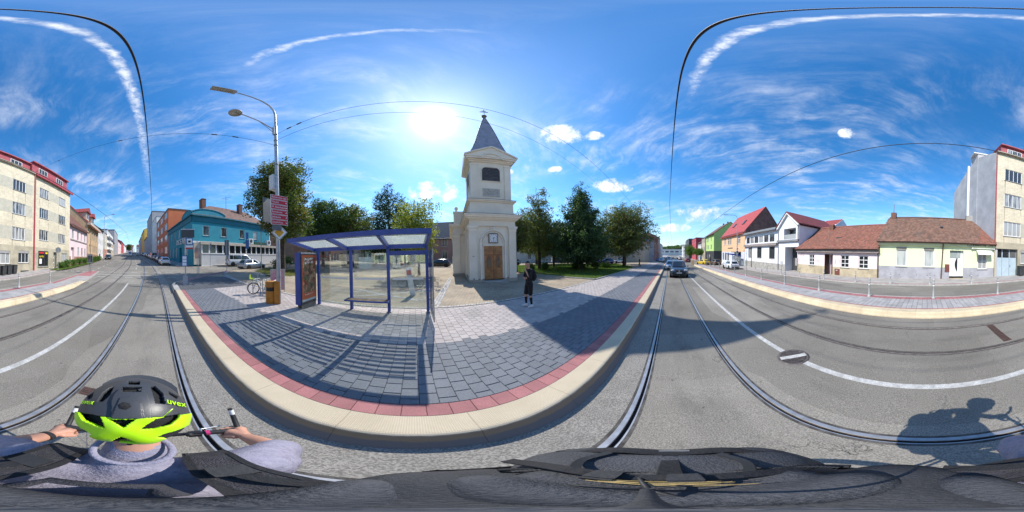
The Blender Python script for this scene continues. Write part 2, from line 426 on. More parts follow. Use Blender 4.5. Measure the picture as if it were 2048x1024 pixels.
M('joint', (.03, .029, .028), .95, .2, 8, .2)
M('line_paint', (.52, .51, .485), .85, .15, 9, .3, 60, fine=.35, stain=.5, stainc=(.27, .26, .24), spec=.2)
M('rail_steel', (.46, .455, .455), .34, .12, 9, .08, 30, metal=.55)
M('rail_side', (.10, .075, .06), .7, .3, 12, .3)
M('rail_groove', (.03, .027, .025), .8, .2, 9, .2)
M('seal', (.022, .021, .02), .75, .2, 20, .5)
M('concrete', (.40, .385, .355), .85, .12, 3, .2, 40, stain=.3, stainc=(.2, .19, .17))
M('far_paver', (.36, .345, .335), .85, .1, 2, .2, 50, isl=.09, fine=.1, stain=.3, stainc=(.24, .23, .22))
M('pave_grey', (.37, .345, .325), .88, .12, 1.2, .2, 30, fine=.12, stain=.4, stainc=(.22, .2, .18))
M('soil', (.12, .10, .06), .95, .3, 2, .4)
setts('plaza_setts', (.40, .315, .215), (.31, .25, .18), (.17, .145, .11), .22, .11, R(-20))
def kerbmat():
    """cream platform kerb: dimpled top, face turning brown below the edge and grey towards the foot"""
    m = bpy.data.materials.new('kerb_cream'); m.use_nodes = True; nt = m.node_tree; nt.nodes.clear(); g_ = NG(nt)
    b = g_.n('ShaderNodeBsdfPrincipled'); nt.links.new(b.outputs[0], g_.n('ShaderNodeOutputMaterial').inputs[0])
    lc = g_.n('ShaderNodeTexCoord').outputs['Object']; wp = g_.n('ShaderNodeNewGeometry').outputs['Position']
    z = g_.sep(lc)[2]
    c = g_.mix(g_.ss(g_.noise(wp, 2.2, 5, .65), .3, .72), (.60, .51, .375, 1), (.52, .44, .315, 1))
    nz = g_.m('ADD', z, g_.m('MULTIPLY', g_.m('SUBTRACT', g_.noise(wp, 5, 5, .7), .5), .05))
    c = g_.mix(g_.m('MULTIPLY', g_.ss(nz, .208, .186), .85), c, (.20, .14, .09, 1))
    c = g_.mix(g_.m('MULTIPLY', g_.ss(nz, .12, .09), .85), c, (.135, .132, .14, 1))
    ck = g_.n('ShaderNodeTexVoronoi'); g_.put(ck.inputs['Vector'], g_.v('MULTIPLY', lc, (1, 1, 0))); ck.inputs['Scale'].default_value = 52; ck.inputs['Randomness'].default_value = .0
    dd = g_.ss(ck.outputs['Distance'], .25, .48)
    top = g_.ss(z, .216, .219)
    c = g_.mix(g_.m('MULTIPLY', g_.m('MULTIPLY', dd, top), .5), c, (.36, .29, .19, 1))
    g_.put(b.inputs['Base Color'], c); b.inputs['Roughness'].default_value = .85
    bn = g_.n('ShaderNodeBump'); bn.inputs['Strength'].default_value = .6; bn.inputs['Distance'].default_value = .005
    g_.put(bn.inputs['Height'], g_.m('MULTIPLY', dd, g_.m('MULTIPLY', top, -1.0))); nt.links.new(bn.outputs[0], b.inputs['Normal'])
    MATS['kerb_cream'] = m; return m
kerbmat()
def farkerbmat():
    M('kerb_far', (.60, .495, .335), .85, .1, 1.8, .2, 40, isl=.06, fine=.06, stain=.35, stainc=(.42, .34, .22))
farkerbmat()

# ---------------------------------------------------------------- road, rails
T1, T2 = (.38, -1.07), (-3.27, -4.72)
LINE_Y = -2.17
mb = MB()
gaps = [(.44, .27), (-.96, -1.13), (-3.21, -3.38), (-4.61, -4.78)]
edges = [70, .93, .93] + [e for p in gaps for e in p] + [-60]
edges = [70, .93] + [e for p in gaps for e in p][1:] + [-60]
for i in range(0, len(edges), 2): loft(mb, [(edges[i], 0), (edges[i + 1], 0)], XS)
M('coarse_asphalt', (.255, .238, .212), .95, .12, 2.6, .55, 95, c2=(.215, .20, .178), fine=.30, stain=.25, stainc=(.15, .14, .125), spec=.2)
tag(loft(MB(), [(.93, 0), (.44, 0)], XS).build('road_edge_strip', MATS['coarse_asphalt']), 'coarse pale asphalt strip between the kerb and the near rail', kind='structure')
road = tag(mb.build('road', A), 'grey asphalt roadway with tram tracks set in it', kind='structure')
M('rail_dull', (.20, .175, .155), .62, .2, 9, .1, 30, metal=.15)
def rail(yh, inner, label):
    s = inner                                   # direction of the groove: -1 or +1
    h0, h1 = yh - .030 * s, yh + .027 * s
    mb = MB()
    def seg(a, za, b_, zb, mi):
        pr = [(a, za), (b_, zb)]
        if s > 0: pr = pr[::-1]
        loft(mb, pr, XS, mi)
    seg(h0 - .030 * s, -.001, h0, -.002, 4 if 1 else 2); seg(h0, -.002, h0 + .004 * s, .004, 1); seg(h0 + .004 * s, .004, h1 - .006 * s, .005, 0); seg(h1 - .006 * s, .005, h1, -.004, 0)
    seg(h1, -.004, h1 + .004 * s, -.045, 1); seg(h1 + .004 * s, -.045, h1 + .030 * s, -.045, 3); seg(h1 + .030 * s, -.045, h1 + .034 * s, .0, 1); seg(h1 + .034 * s, .0, h1 + .048 * s, .001, 0)
    seg(h1 + .048 * s, .001, h1 + .083 * s, -.001, 4)
    o = mb.build('tram_rail', [MATS['rail_steel' if yh > -2 else 'rail_dull'], MATS['rail_side'], MATS['seal'], MATS['rail_groove'], M('rail_bed', (.115, .105, .095), .9, .3, 8, .5, 60, fine=.2)])
    tag(o, label, 'tram rail', 'tram rails set in the street')
rail(T1[0], -1, 'shiny grooved tram rail running closest to the shelter platform kerb')
rail(T1[1], 1, 'shiny grooved tram rail between the cyclist and the white centre line')
rail(T2[0], -1, 'dull tram rail next to the white line, on the small houses side')
rail(T2[1], 1, 'dull tram rail along the kerb of the bollard platform')

# painted lines
def paint(name, y0, y1, x0, x1, dz=.004):
    xs = [x0] + [x for x in XS if x0 < x < x1] + [x1]
    return tag(loft(MB(), [(max(y0, y1), dz), (min(y0, y1), dz)], xs).build(name, MATS['line_paint']), kind='structure')
paint('road_marking_line', LINE_Y - .06, LINE_Y + .06, -12.6, 1.94)
paint('road_marking_line', LINE_Y - .06, LINE_Y + .06, 2.54, 70)
mb = MB()
for i in range(9):
    x = -22 - i * 4.5; loft(mb, [(LINE_Y + .06, .004), (LINE_Y - .06, .004)], [x - 1.7, x - .8, x])
for i in range(10):
    x = -18.5 - i * 3.2; loft(mb, [(-7.55, .004), (-7.68, .004)], [x - 1.5, x - .7, x])
def quadmark(mb, a, b, w):
    a, b = Vector((a[0], a[1], 0)), Vector((b[0], b[1], 0)); d = (b - a).normalized(); nrm = Vector((-d.y, d.x, 0)) * w / 2
    q = [a + nrm, a - nrm, b - nrm, b + nrm]
    mb.add([(p.x, p.y, g(p.x) + .005) for p in q], [(0, 1, 2, 3)])
for j in range(7):                                   # dashes across the mouth of the crossing
    y = -7.2 + j * 1.35; quadmark(mb, (-15.2 - .06 * j, y), (-15.2 - .06 * j, y + .75), .16)
    quadmark(mb, (-18.8 - .06 * j, y), (-18.8 - .06 * j, y + .75), .16)
quadmark(mb, (-16.9, -8.0), (-16.4, .2), .2)
for j in range(8):
    t = j / 8; quadmark(mb, (-24.0 + 2.6 * t, 2.2 + 8 * t), (-24.0 + 2.6 * t + .16, 2.2 + 8 * t + .5), .14)
for j in range(6): quadmark(mb, (-17.8 - .2 * j, -12.3 + j * .75), (-17.9 - .2 * j, -12.3 + j * .75 + .4), .3)
for j in range(5): quadmark(mb, (36.5, -12 + j * .95), (36.5, -11.6 + j * .95), 2.2)
tag(mb.build('road_marking_dashes', MATS['line_paint']), kind='structure')
tag(MB().add([(41, 1.0, g(41) + .005), (41, -.2, g(41) + .005), (43, -.2, g(43) + .005), (43, 1.0, g(43) + .005)], [(0, 1, 2, 3)]).build('road_marking_patch', MATS['line_paint']), kind='structure')

# manhole on the centre line
M('cast_iron', (.17, .145, .135), .6, .25, 14, .4, metal=.3)
mh = thing('manhole_cover', 'round cast iron manhole cover crossed by a crooked white bar', 'manhole cover', (2.24, LINE_Y, g(2.24)), rot=(0, TILT, 0)); mh.scale = (.87, .87, 1)
MB().lathe([(.36, .001), (.36, .006), (.30, .007), (.295, .004)], 40).lathe([(.0, .0045), (.295, .0045)], 40).build('rim', MATS['cast_iron'], mh)
q = MB()
for k in range(28):
    t = k * 2 * math.pi / 28
    for r0, r1 in ((.10, .16), (.185, .26)):
        q.cbox((math.cos(t) * (r0 + r1) / 2, math.sin(t) * (r0 + r1) / 2, .007), (r1 - r0, .017, .006), 0, t)
q.lathe([(.0, .009), (.075, .009), (.08, .005)], 20)
q.build('cover_ribs', MATS['cast_iron'], mh)
MB().cbox((0, 0, .0115), (.60, .13, .002), 0, R(67)).build('painted_bar', MATS['line_paint'], mh)
# drain slots between the rails
def drain(x, y, label, w=.55, d=.2, rz=0):
    t = thing('rail_drain', label, 'drain', (x, y, g(x) + .002), rot=(0, TILT, rz))
    MB().box((-d / 2, -w / 2, -.002), (d / 2, w / 2, .004)).build('frame', M('drain_frame', (.09, .05, .04), .7, .2, 12, .3), t)
    for i in range(4):
        MB().box((-d / 2 + .02 + i * .045, -w / 2 + .03, .004), (-d / 2 + .045 + i * .045, w / 2 - .03, .012)).build('bar', MATS['drain_frame'], t)
drain(-1.95, -4.02, 'rusty slotted rail drain in the track by the bollard platform', 1.15, .22)
drain(-1.92, -.35, 'rusty slotted rail drain crossing the track beside the cyclist helmet', 1.2, .2)

# ---------------------------------------------------------------- near platform
ZP = .222
def pieces(parent, name, mat, x0, x1, wx, rows, y0, wy, gapx, gapy, thick, top, stagger=True, limit=300, ctr=(0, 0), jit=.0015):
    """rows of separate stones in a flat local frame; the nearest are parts, the rest one joined part"""
    cells = []; ncol = int(round((x1 - x0) / wx)); ylast = y0 + rows * wy
    for i in range(ncol):
        xa = x0 + i * wx; o_ = (wy / 2 if (i % 2 and stagger) else 0)
        ys = [y0] + [y0 + o_ + k * wy for k in range(0 if o_ else 1, rows + 1)]
        if ys[-1] < ylast - 1e-6: ys.append(ylast)
        for a, b in zip(ys, ys[1:]):
            if b - a > .02: cells.append((xa, a, wx, b - a))
    cells.sort(key=lambda c: (c[0] - ctr[0]) ** 2 + (c[1] - ctr[1]) ** 2)
    cache = {}
    for xa, ya, w, d in cells[:limit]:
        key = round(d, 3)
        if key not in cache: cache[key] = MB().bbox((0, 0, -thick), (w - gapx, d - gapy, 0), .004).mesh(name, mat)
        ob(name, cache[key], parent, (xa + gapx / 2, ya + gapy / 2, top + random.uniform(-jit, jit)))
    rest = MB()
    for xa, ya, w, d in cells[limit:]:
        zz = top + random.uniform(-jit, jit); rest.bbox((xa + gapx / 2, ya + gapy / 2, zz - thick), (xa + w - gapx / 2, ya + d - gapy / 2, zz), .004)
    if rest.f: tag(rest.build(name + '_field', mat, parent), kind='stuff')
PX0, PX1 = -9.6, 46.4
plat = tag(MB().box((PX0, 1.349, -.3), (PX1, 3.37, ZP - .014)).build('platform_dark_paving', MATS['joint'], rot=(0, TILT, 0)), 'band of dark grey pavers on the tram platform', kind='structure')
pieces(plat, 'paver', MATS['dark_paver'], PX0, PX1, .2, 8, 1.575, .2247, .005, .011, .05, ZP, True, 300, (.3, 1.2))
red = tag(MB().box((PX0, 1.347, -.29), (PX1, 1.574, ZP - .013)).build('platform_red_strip', MATS['joint'], rot=(0, TILT, 0)), 'red strip of tiles along the platform edge', kind='structure')
pieces(red, 'tile', MATS['red_tile'], PX0, PX1, .2246, 1, 1.35, .224, .004, .004, .05, ZP + .001, False, 120)
lpl = tag(MB().box((PX0, 3.371, -.3), (PX1, 6.08, ZP - .014)).build('platform_light_paving', MATS['joint'], rot=(0, TILT, 0)), 'light pavers behind the dark band of the platform', kind='structure')
pieces(lpl, 'paver', MATS['light_paver'], PX0, PX1, .2, 12, 3.376, .2247, .005, .010, .05, ZP, True, 300, (.3, 1.2))
kb = tag(MB().box((PX0, 1.0, -.4), (PX1, 1.345, .1)).build('platform_kerb', MATS['concrete'], rot=(0, TILT, 0)), 'cream dimpled kerb of the shelter platform', kind='structure')
KP = [(.915, -.02), (.915, .012), (.935, .03), (.965, .075), (.99, .12), (1.012, .175), (1.03, .205), (1.05, .218), (1.07, .222), (1.349, .222)]
def kerbstone(x0, w):
    m_ = MB(); n = len(KP)
    vs = [(x, y, z) for x in (.0015, w - .0015) for y, z in KP]
    fs = [(k, k + 1, n + k + 1, n + k)[::-1] for k in range(n - 1)]
    m_.add(vs, fs, 0, False)
    m_.add([(x, y, z) for x in (.0015, w - .0015) for y, z in KP] + [(.0015, 1.349, -.02), (w - .0015, 1.349, -.02)], [tuple(range(n)) + (2 * n,), tuple(range(n, 2 * n))[::-1] + (2 * n + 1,)][:2])
    return m_
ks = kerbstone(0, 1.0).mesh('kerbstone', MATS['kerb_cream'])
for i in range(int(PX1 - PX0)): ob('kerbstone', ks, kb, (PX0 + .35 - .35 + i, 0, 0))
# pavement at the crossing corner and the church square
PLAZA = [(-9.6, 1.36), (-9.6, 6.085), (60, 6.085), (60, 62), (-25, 62), (-21.5, 30), (-20.6, 14.5), (-18.2, 9.0), (-15.3, 5.2), (-12.6, 2.1), (-12.0, 1.36)]
tag(slab('plaza_pavement', PLAZA, .212, .3, [MATS['plaza_setts'], MATS['concrete']]), 'beige brick paving of the church square', kind='structure')
tag(slab('corner_paving', [(-9.605, 1.36), (-9.605, 6.0), (-13.6, 6.0), (-14.4, 4.4), (-12.4, 2.2), (-11.85, 1.36)], .22, 0, [setts('corner_setts', (.11, .117, .13), (.085, .09, .10), (.03, .03, .03), .2, .2)]), 'dark pavers at the street corner', kind='structure')
tag(slab('corner_red_strip', [(-12.5, 2.15), (-14.5, 4.45), (-17.6, 8.4), (-18.0, 8.1), (-15.1, 4.3), (-12.95, 1.9)], .2225, 0, [MATS['red_tile']]), kind='structure')
tag(slab('corner_light_paving', [(-9.61, 6.0), (-9.61, 6.1), (-16.5, 6.9), (-18.0, 8.6), (-14.2, 6.0)], .2185, 0, [MATS['pave_grey']]), kind='structure')
# kerb of the corner
mb = MB()
cp = [(-9.6, 1.14), (-11.4, 1.13), (-12.05, 1.35), (-12.75, 2.05), (-15.4, 5.1), (-18.35, 8.9), (-20.8, 14.4), (-21.7, 30), (-25.2, 62)]
for a, b in zip(cp, cp[1:]):
    a_, b_ = Vector(a), Vector(b); L = (b_ - a_).length; n = max(1, int(L / 1.0)); d = (b_ - a_) / n; nrm = Vector((-d.y, d.x)).normalized()
    for i in range(n):
        p, q = a_ + d * i, a_ + d * (i + .99); w0, w1 = -.20, .02
        if a[0] > -11: w0, w1 = -.21, .2
        vs = []
        for c_ in (p, q):
            for wv, zz in ((w0, -.05), (w0 + .03, .18), (w0 + .06, .226), (w1, .226)): vs.append((c_.x + nrm.x * wv * -1, c_.y + nrm.y * wv * -1, g(c_.x) + zz))
        mb.add(vs, [(0, 1, 5, 4), (1, 2, 6, 5), (2, 3, 7, 6)])
tag(mb.build('corner_kerb', MATS['concrete']), 'grey kerb round the street corner', kind='structure')
# white cobble bands in the square
mb = MB()
def cobbles(a, b, rows, sp=.12):
    a, b = Vector(a), Vector(b); d = (b - a); n = int(d.length / sp); d.normalize(); nr = Vector((-d.y, d.x))
    for r in range(rows):
        for i in range(n):
            c = a + d * (i + .5 * (r % 2)) * sp + nr * (r * sp); s_ = sp * random.uniform(.38, .45)
            z = g(c.x) + .212
            mb.add([(c.x - s_, c.y - s_, z), (c.x + s_, c.y - s_, z), (c.x + s_, c.y + s_, z), (c.x - s_, c.y + s_, z),
                    (c.x - s_ * .7, c.y - s_ * .7, z + .012), (c.x + s_ * .7, c.y - s_ * .7, z + .012), (c.x + s_ * .7, c.y + s_ * .7, z + .012), (c.x - s_ * .7, c.y + s_ * .7, z + .012)],
                   [(4, 5, 6, 7), (0, 1, 5, 4), (1, 2, 6, 5), (2, 3, 7, 6), (3, 0, 4, 7)])
cobbles((-9.4, 6.12), (12.2, 6.12), 2)
cobbles((.9, 6.4), (3.7, 15.5), 3)
cobbles((-3.2, 7.4), (.8, 9.6), 2); cobbles((-3.4, 9.2), (.3, 7.2), 2); cobbles((-6, 8.2), (-2.6, 8.6), 1)
tag(mb.build('cobble_bands', M('white_cobble', (.52, .49, .45), .8, .1, 5, .2, isl=.22)), 'bands of pale cobbles set in the brick square', kind='stuff')
tag(slab('kerb_line', [(-9.5, 6.045), (47, 6.045), (47, 6.115), (-9.5, 6.115)], .2255, 0, [MATS['joint']]), 'dark drain line behind the platform', kind='structure')

# ---------------------------------------------------------------- far platform and pavements
FX0, FX1 = -9.7, 38.3
fp = tag(MB().box((FX0, -7.86, -.3), (FX1, -5.99, ZP - .012)).build('far_platform_paving', MATS['joint'], rot=(0, TILT, 0)), 'grey pavers of the bollard platform', kind='structure')
pieces(fp, 'paver', MATS['far_paver'], FX0, FX1, .2, 3, -7.42, .443, .008, .003, .05, ZP, False, 300, (1, -5))
fr = tag(MB().box((FX0, -7.85, -.29), (FX1, -7.421, ZP - .013)).build('far_platform_red_strip', MATS['joint'], rot=(0, TILT, 0)), 'red tactile strip under the bollards', kind='structure')
pieces(fr, 'tile', MATS['red_tile'], FX0, FX1, .2, 2, -7.83, .204, .004, .004, .05, ZP + .002, False, 240, (1, -5))
fr2 = tag(MB().box((FX0, -6.09, -.29), (FX1, -5.985, ZP - .013)).build('far_platform_red_line', MATS['joint'], rot=(0, TILT, 0)), 'thin red line behind the cream kerb', kind='structure')
pieces(fr2, 'tile', MATS['red_tile'], FX0, FX1, .4, 1, -6.088, .1, .004, .002, .05, ZP + .001, False, 120, (1, -5))
fk = tag(MB().box((FX0, -5.98, -.4), (FX1, -5.72, .1)).build('far_platform_kerb', MATS['concrete'], rot=(0, TILT, 0)), 'cream kerb of the bollard platform', kind='structure')
KF = [(-5.56, -.02), (-5.565, .04), (-5.60, .10), (-5.63, .18), (-5.66, .215), (-5.69, .224), (-5.984, .224)]
m_ = MB(); n = len(KF)
m_.add([(x, y, z) for x in (.002, .998) for y, z in KF], [(k, k + 1, n + k + 1, n + k) for k in range(n - 1)])
ks = m_.mesh('kerbstone', MATS['kerb_far'])
for i in range(48): ob('kerbstone', ks, fk, (FX0 + i, 0, 0))
tag(MB().box((FX0, -7.98, -.3), (FX1, -7.861, ZP - .002)).build('far_platform_back_kerb', MATS['concrete'], rot=(0, TILT, 0)), kind='structure')
# ramp ends of the far platform
tag(slab('far_platform_end', [(-9.72, -5.75), (-9.72, -7.95), (-15.0, -8.3), (-18.6, -8.4), (-18.6, -7.0), (-14, -6.1)], .10, .2, [MATS['pave_grey'], MATS['concrete']]), 'grey ramp end of the bollard platform', kind='structure')
tag(slab('far_platform_end_red', [(-14.6, -6.5), (-14.6, -8.1), (-18.5, -8.3), (-18.5, -7.1)], .105, 0, [MATS['red_tile']]), kind='structure')
tag(slab('far_platform_end_strip', [(-9.72, -7.45), (-9.72, -7.85), (-14.6, -8.15), (-14.6, -7.8)], .105, 0, [MATS['red_tile']]), kind='structure')
mb = MB()
for i in range(4):
    a, b = -9.72 - i * .9, -9.72 - (i + .98) * .9; h0, h1 = .222 - .045 * i, .222 - .045 * (i + 1)
    y0 = -5.56 - .12 * i; y1 = -5.56 - .12 * (i + 1)
    mb.add([(a, y0, g(a)), (b, y1, g(b)), (b, y1 - .1, g(b) + h1), (a, y0 - .1, g(a) + h0), (b, y1 - .42, g(b) + h1), (a, y0 - .42, g(a) + h0)], [(0, 1, 2, 3), (3, 2, 4, 5)])
tag(mb.build('far_platform_ramp_kerb', MATS['kerb_far']), kind='structure')
# pavement before the houses
xs = [x for x in XS if -320 < x <= 300]
KFX = lambda X: -11.75
mb = MB(); loft(mb, [(-12.02, -.02), (-12.03, .11), (-12.14, .118)], xs); tag(mb.build('house_pavement_kerb', MATS['concrete']), kind='structure')
mb = MB(); loft(mb, [(-12.14, .117), (-12.34, .119)], [x for x in xs if -30 < x < 80]); tag(mb.build('house_pavement_red_line', MATS['red_tile']), 'thin red line along the kerb before the houses', kind='structure')
mb = MB(); loft(mb, [(-12.13, .112), (-17.5, .16)], [x for x in xs if x >= -18]); loft(mb, [(-15.2, .112), (-19, .16)], [x for x in xs if x <= -18]); tag(mb.build('house_pavement', MATS['pave_grey']), 'grey pavement before the row of small houses', kind='structure')
# pavement on the church side further along, both ways
mb = MB(); loft(mb, [(30, .13), (2.8, .12), (2.7, .0)], [46.4, 60, 80, 120, 160, 220, 300]); tag(mb.build('far_right_pavement', MATS['pave_grey']), kind='structure')
mb = MB(); loft(mb, [(30, .13), (4.6, .12), (4.5, .0)], [x for x in xs if x <= -25]); tag(mb.build('far_left_pavement', MATS['pave_grey']), kind='structure')
# land to the horizon
mb = MB()
gx = [-1500, -700, -400, -320, -250, -110, -10, 80, 300, 500, 900, 1800]; gy = [-1500, -300, -60, 70, 300, 1500]
vs = [(x, y, g(max(-320, min(300, x))) - .35) for x in gx for y in gy]; ny = len(gy)
mb.add(vs, [(i * ny + j, (i + 1) * ny + j, (i + 1) * ny + j + 1, i * ny + j + 1) for i in range(len(gx) - 1) for j in range(ny - 1)])
tag(mb.build('ground', MATS['soil']), kind='structure')
# ---------------------------------------------------------------- buildings
def panemat(name, dark, light, amt):
    m = bpy.data.materials.new(name); m.use_nodes = True; nt = m.node_tree; nt.nodes.clear(); q = NG(nt)
    b = q.n('ShaderNodeBsdfPrincipled'); nt.links.new(b.outputs[0], q.n('ShaderNodeOutputMaterial').inputs[0])
    co = q.n('ShaderNodeNewGeometry').outputs['Position']; rnd = q.n('ShaderNodeObjectInfo').outputs['Random']
    f = q.ss(q.m('ADD', rnd, q.m('MULTIPLY', q.m('SUBTRACT', q.noise(q.v('MULTIPLY', co, (2.5, 2.5, .5)), 1.3, 2), .5), .8)), 1 - amt - .15, 1 - amt + .15)
    q.put(b.inputs['Base Color'], q.mix(f, dark + (1,), light + (1,))); b.inputs['Roughness'].default_value = .06; b.inputs['Specular IOR Level'].default_value = .8
    bn = q.n('ShaderNodeBump'); bn.inputs['Strength'].default_value = .05; q.put(bn.inputs['Height'], q.noise(co, .9, 2)); nt.links.new(bn.outputs[0], b.inputs['Normal'])
    MATS[name] = m; return m
panemat('pane', (.035, .04, .045), (.33, .33, .32), .45)
panemat('pane_dark', (.02, .023, .026), (.12, .12, .12), .3)
panemat('pane_pale', (.30, .34, .33), (.5, .52, .5), .5)
M('frame_white', (.78, .78, .76), .45, .04, 4, .05)
M('frame_brown', (.10, .055, .04), .6, .2, 6, .1)
M('frame_dark', (.06, .06, .062), .5, .1, 6, .05)
M('sill_metal', (.35, .34, .33), .5, .1, 6, .05)
M('gutter', (.16, .10, .085), .5, .2, 6, .1)
M('gutter_grey', (.36, .36, .36), .45, .15, 6, .05, metal=.4)
M('tile_red', (.28, .105, .072), .88, .2, 3, .3, isl=.19, c2=(.18, .088, .066), stain=.45, stainc=(.12, .095, .075))
M('tile_brown', (.22, .115, .082), .9, .2, 2, .3, isl=.22, c2=(.155, .098, .074), stain=.45, stainc=(.10, .09, .075))
M('roof_red', (.30, .06, .05), .7, .15, 2, .2, 9)
M('roof_redbrown', (.20, .085, .06), .8, .25, 2, .3, 12, stain=.3)
M('roof_grey', (.12, .12, .125), .8, .2, 3, .3)
M('brick_chimney', (.26, .12, .08), .9, .3, 9, .4)
WCACHE = {}
class Bld:
    """a house: local x along the front from left to right seen from the street, y into the house"""
    def __init__(s, name, label, cat, p0, p1, depth, H, mat, plinth=None, ph=.6, group=None, zb=None, sink=1.0):
        p0, p1 = Vector(p0), Vector(p1); d = p1 - p0; s.W = d.length; s.D = depth; s.H = H
        s.zb = (g((p0.x + p1.x) / 2) + .12) if zb is None else zb
        s.root = thing(name, label, cat, (p0.x, p0.y, s.zb), math.atan2(d.y, d.x), group)
        s.mat = mat; s.plinth = plinth or mat; s.ph = ph; s.op = {k: [] for k in 'frlb'}; s.sink = sink
    def side(s, k):
        W, D = s.W, s.D
        return {'f': ((0, 0), (1, 0), W), 'r': ((W, 0), (0, 1), D), 'l': ((0, D), (0, -1), D), 'b': ((W, D), (-1, 0), W)}[k]
    def pt(s, k, u, z, inn=0.0):
        a, e, L = s.side(k); return Vector((a[0] + e[0] * u - e[1] * inn, a[1] + e[1] * u + e[0] * inn, z))
    def rot(s, k): a, e, L = s.side(k); return math.atan2(e[1], e[0])
    def win(s, k, u, z, w, h, cols=2, rows=1, rd=.14, sill=True, frame='frame_white', pane='pane', fw=.06, surround=None, hole=True, split=None, label=None, name='window'):
        """u is the centre; a frame with panes set back in an opening"""
        if hole: s.op[k].append((u - w / 2, z, u + w / 2, z + h, rd))
        key = (round(w, 2), round(h, 2), cols, rows, rd, frame, pane, fw, split)
        if key not in WCACHE:
            f = MB(); y0, y1 = rd - .07, rd
            f.box((-w / 2, y0, 0), (w / 2, y1, fw)); f.box((-w / 2, y0, h - fw), (w / 2, y1, h)); f.box((-w / 2, y0, fw), (-w / 2 + fw, y1, h - fw)); f.box((w / 2 - fw, y0, fw), (w / 2, y1, h - fw))
            bw = fw * .8
            for i in range(1, cols): x = -w / 2 + w * i / cols; f.box((x - bw / 2, y0 + .006, fw), (x + bw / 2, y1 - .004, h - fw))
            zs = [h * split] if split else [h * j / rows for j in range(1, rows)]
            for zz in zs: f.box((-w / 2 + fw, y0 + .009, zz - bw / 2), (w / 2 - fw, y1 - .006, zz + bw / 2))
            p = MB().add([(-w / 2 + .01, rd - .03, .01), (w / 2 - .01, rd - .03, .01), (w / 2 - .01, rd - .03, h - .01), (-w / 2 + .01, rd - .03, h - .01)], [(0, 1, 2, 3)])
            sl_ = MB().box((-w / 2 - .06, -.07, -.045), (w / 2 + .06, rd - .07, -.004))
            WCACHE[key] = (f.mesh('window', MATS[frame]), p.mesh('pane', MATS[pane]), sl_.mesh('sill', MATS['sill_metal']))
        f, p, sm = WCACHE[key]
        o = ob(name, f, s.root, s.pt(k, u, z), (0, 0, s.rot(k)))
        if label: o['label'] = label
        ob('pane', p, o)
        if sill: ob('sill', sm, o)
        if surround:
            t = .12; q = MB(); 
            for a, b in (((-w / 2 - t, -.03, -.02), (-w / 2 - .004, .0, h + t)), ((w / 2 + .004, -.03, -.02), (w / 2 + t, .0, h + t)), ((-w / 2 - .004, -.03, h + .004), (w / 2 + .004, .0, h + t))): q.box(a, b)
            q.build('surround', MATS[surround], o)
        return o
    def hole(s, k, u0, z0, u1, z1, rd=.3): s.op[k].append((u0, z0, u1, z1, rd))
    def door(s, k, u, z, w, h, mat, rd=.25, glass=None, name='door', handle=True):
        s.op[k].append((u - w / 2, z, u + w / 2, z + h, rd))
        q = MB().box((-w / 2, rd - .06, 0), (w / 2, rd - .01, h))
        for dx_ in (-w / 4, w / 4):
            for z0, z1 in ((.15, .85), (.95, h - .2)): q.box((dx_ - w * .17, rd - .075, z0), (dx_ + w * .17, rd - .0601, z1))
        o = q.build(name, mat, s.root, s.pt(k, u, z), (0, 0, s.rot(k)))
        if handle: MB().cyl((w * .38, rd - .12, 1.0), (w * .38 - .1, rd - .12, 1.0), .012).cyl((w * .38, rd - .12, 1.0), (w * .38, rd - .06, 1.0), .012).build('handle', MATS['frame_dark'], o)
        return o
    def wall(s, k, H=None, name='wall', z0=None):
        a, e, L = s.side(k); H = H or s.H; z0 = -s.sink if z0 is None else z0
        us, vs_ = {0.0, L}, {z0, H}
        if z0 < s.ph < H: vs_.add(s.ph)
        for u0, w0, u1, w1, rd in s.op[k]:
            us |= {max(0, min(L, u0)), max(0, min(L, u1))}; vs_ |= {max(z0, min(H, w0)), max(z0, min(H, w1))}
        us, vv = sorted(us), sorted(vs_); q = MB()
        for i in range(len(us) - 1):
            for j in range(len(vv) - 1):
                cu, cv = (us[i] + us[i + 1]) / 2, (vv[j] + vv[j + 1]) / 2
                if any(o[0] < cu < o[2] and o[1] < cv < o[3] for o in s.op[k]): continue
                q.add([s.pt(k, us[i], vv[j]), s.pt(k, us[i + 1], vv[j]), s.pt(k, us[i + 1], vv[j + 1]), s.pt(k, us[i], vv[j + 1])], [(0, 1, 2, 3)], 1 if cv < s.ph else 0)
        for u0, w0, u1, w1, rd in s.op[k]:
            c = [(u0, w0), (u1, w0), (u1, w1), (u0, w1)]
            for i in range(4):
                p, r = c[i], c[(i + 1) % 4]
                q.add([s.pt(k, *p), s.pt(k, *p, rd), s.pt(k, *r, rd), s.pt(k, *r)], [(0, 1, 2, 3)], 1 if (p[1] + r[1]) / 2 < s.ph else 0)
            q.add([s.pt(k, *c[0], rd), s.pt(k, *c[1], rd), s.pt(k, *c[2], rd), s.pt(k, *c[3], rd)], [(0, 1, 2, 3)], 0)
        return q.build(name, [s.mat, s.plinth], s.root)
    def walls(s, ks='frlb', H=None):
        for k in ks: s.wall(k, H)
    def gable_roof(s, rise, mat, over=.4, t=.14, ry=None, sideover=.1, gables='lr', gmat=None, hip=(0, 0)):
        """ridge along the front"""
        W, D, H = s.W, s.D, s.H; ry = D / 2 if ry is None else ry
        gm = gmat or s.mat
        for k in gables:
            if k == 'r': q = MB().add([(W, 0, H), (W, D, H), (W, ry, H + rise)], [(0, 1, 2)])
            else: q = MB().add([(0, D, H), (0, 0, H), (0, ry, H + rise)], [(0, 1, 2)])
            q.build('gable', gm, s.root)
        so_ = sideover; q = MB(); zf = rise / ry * over; zb_ = rise / (D - ry) * over
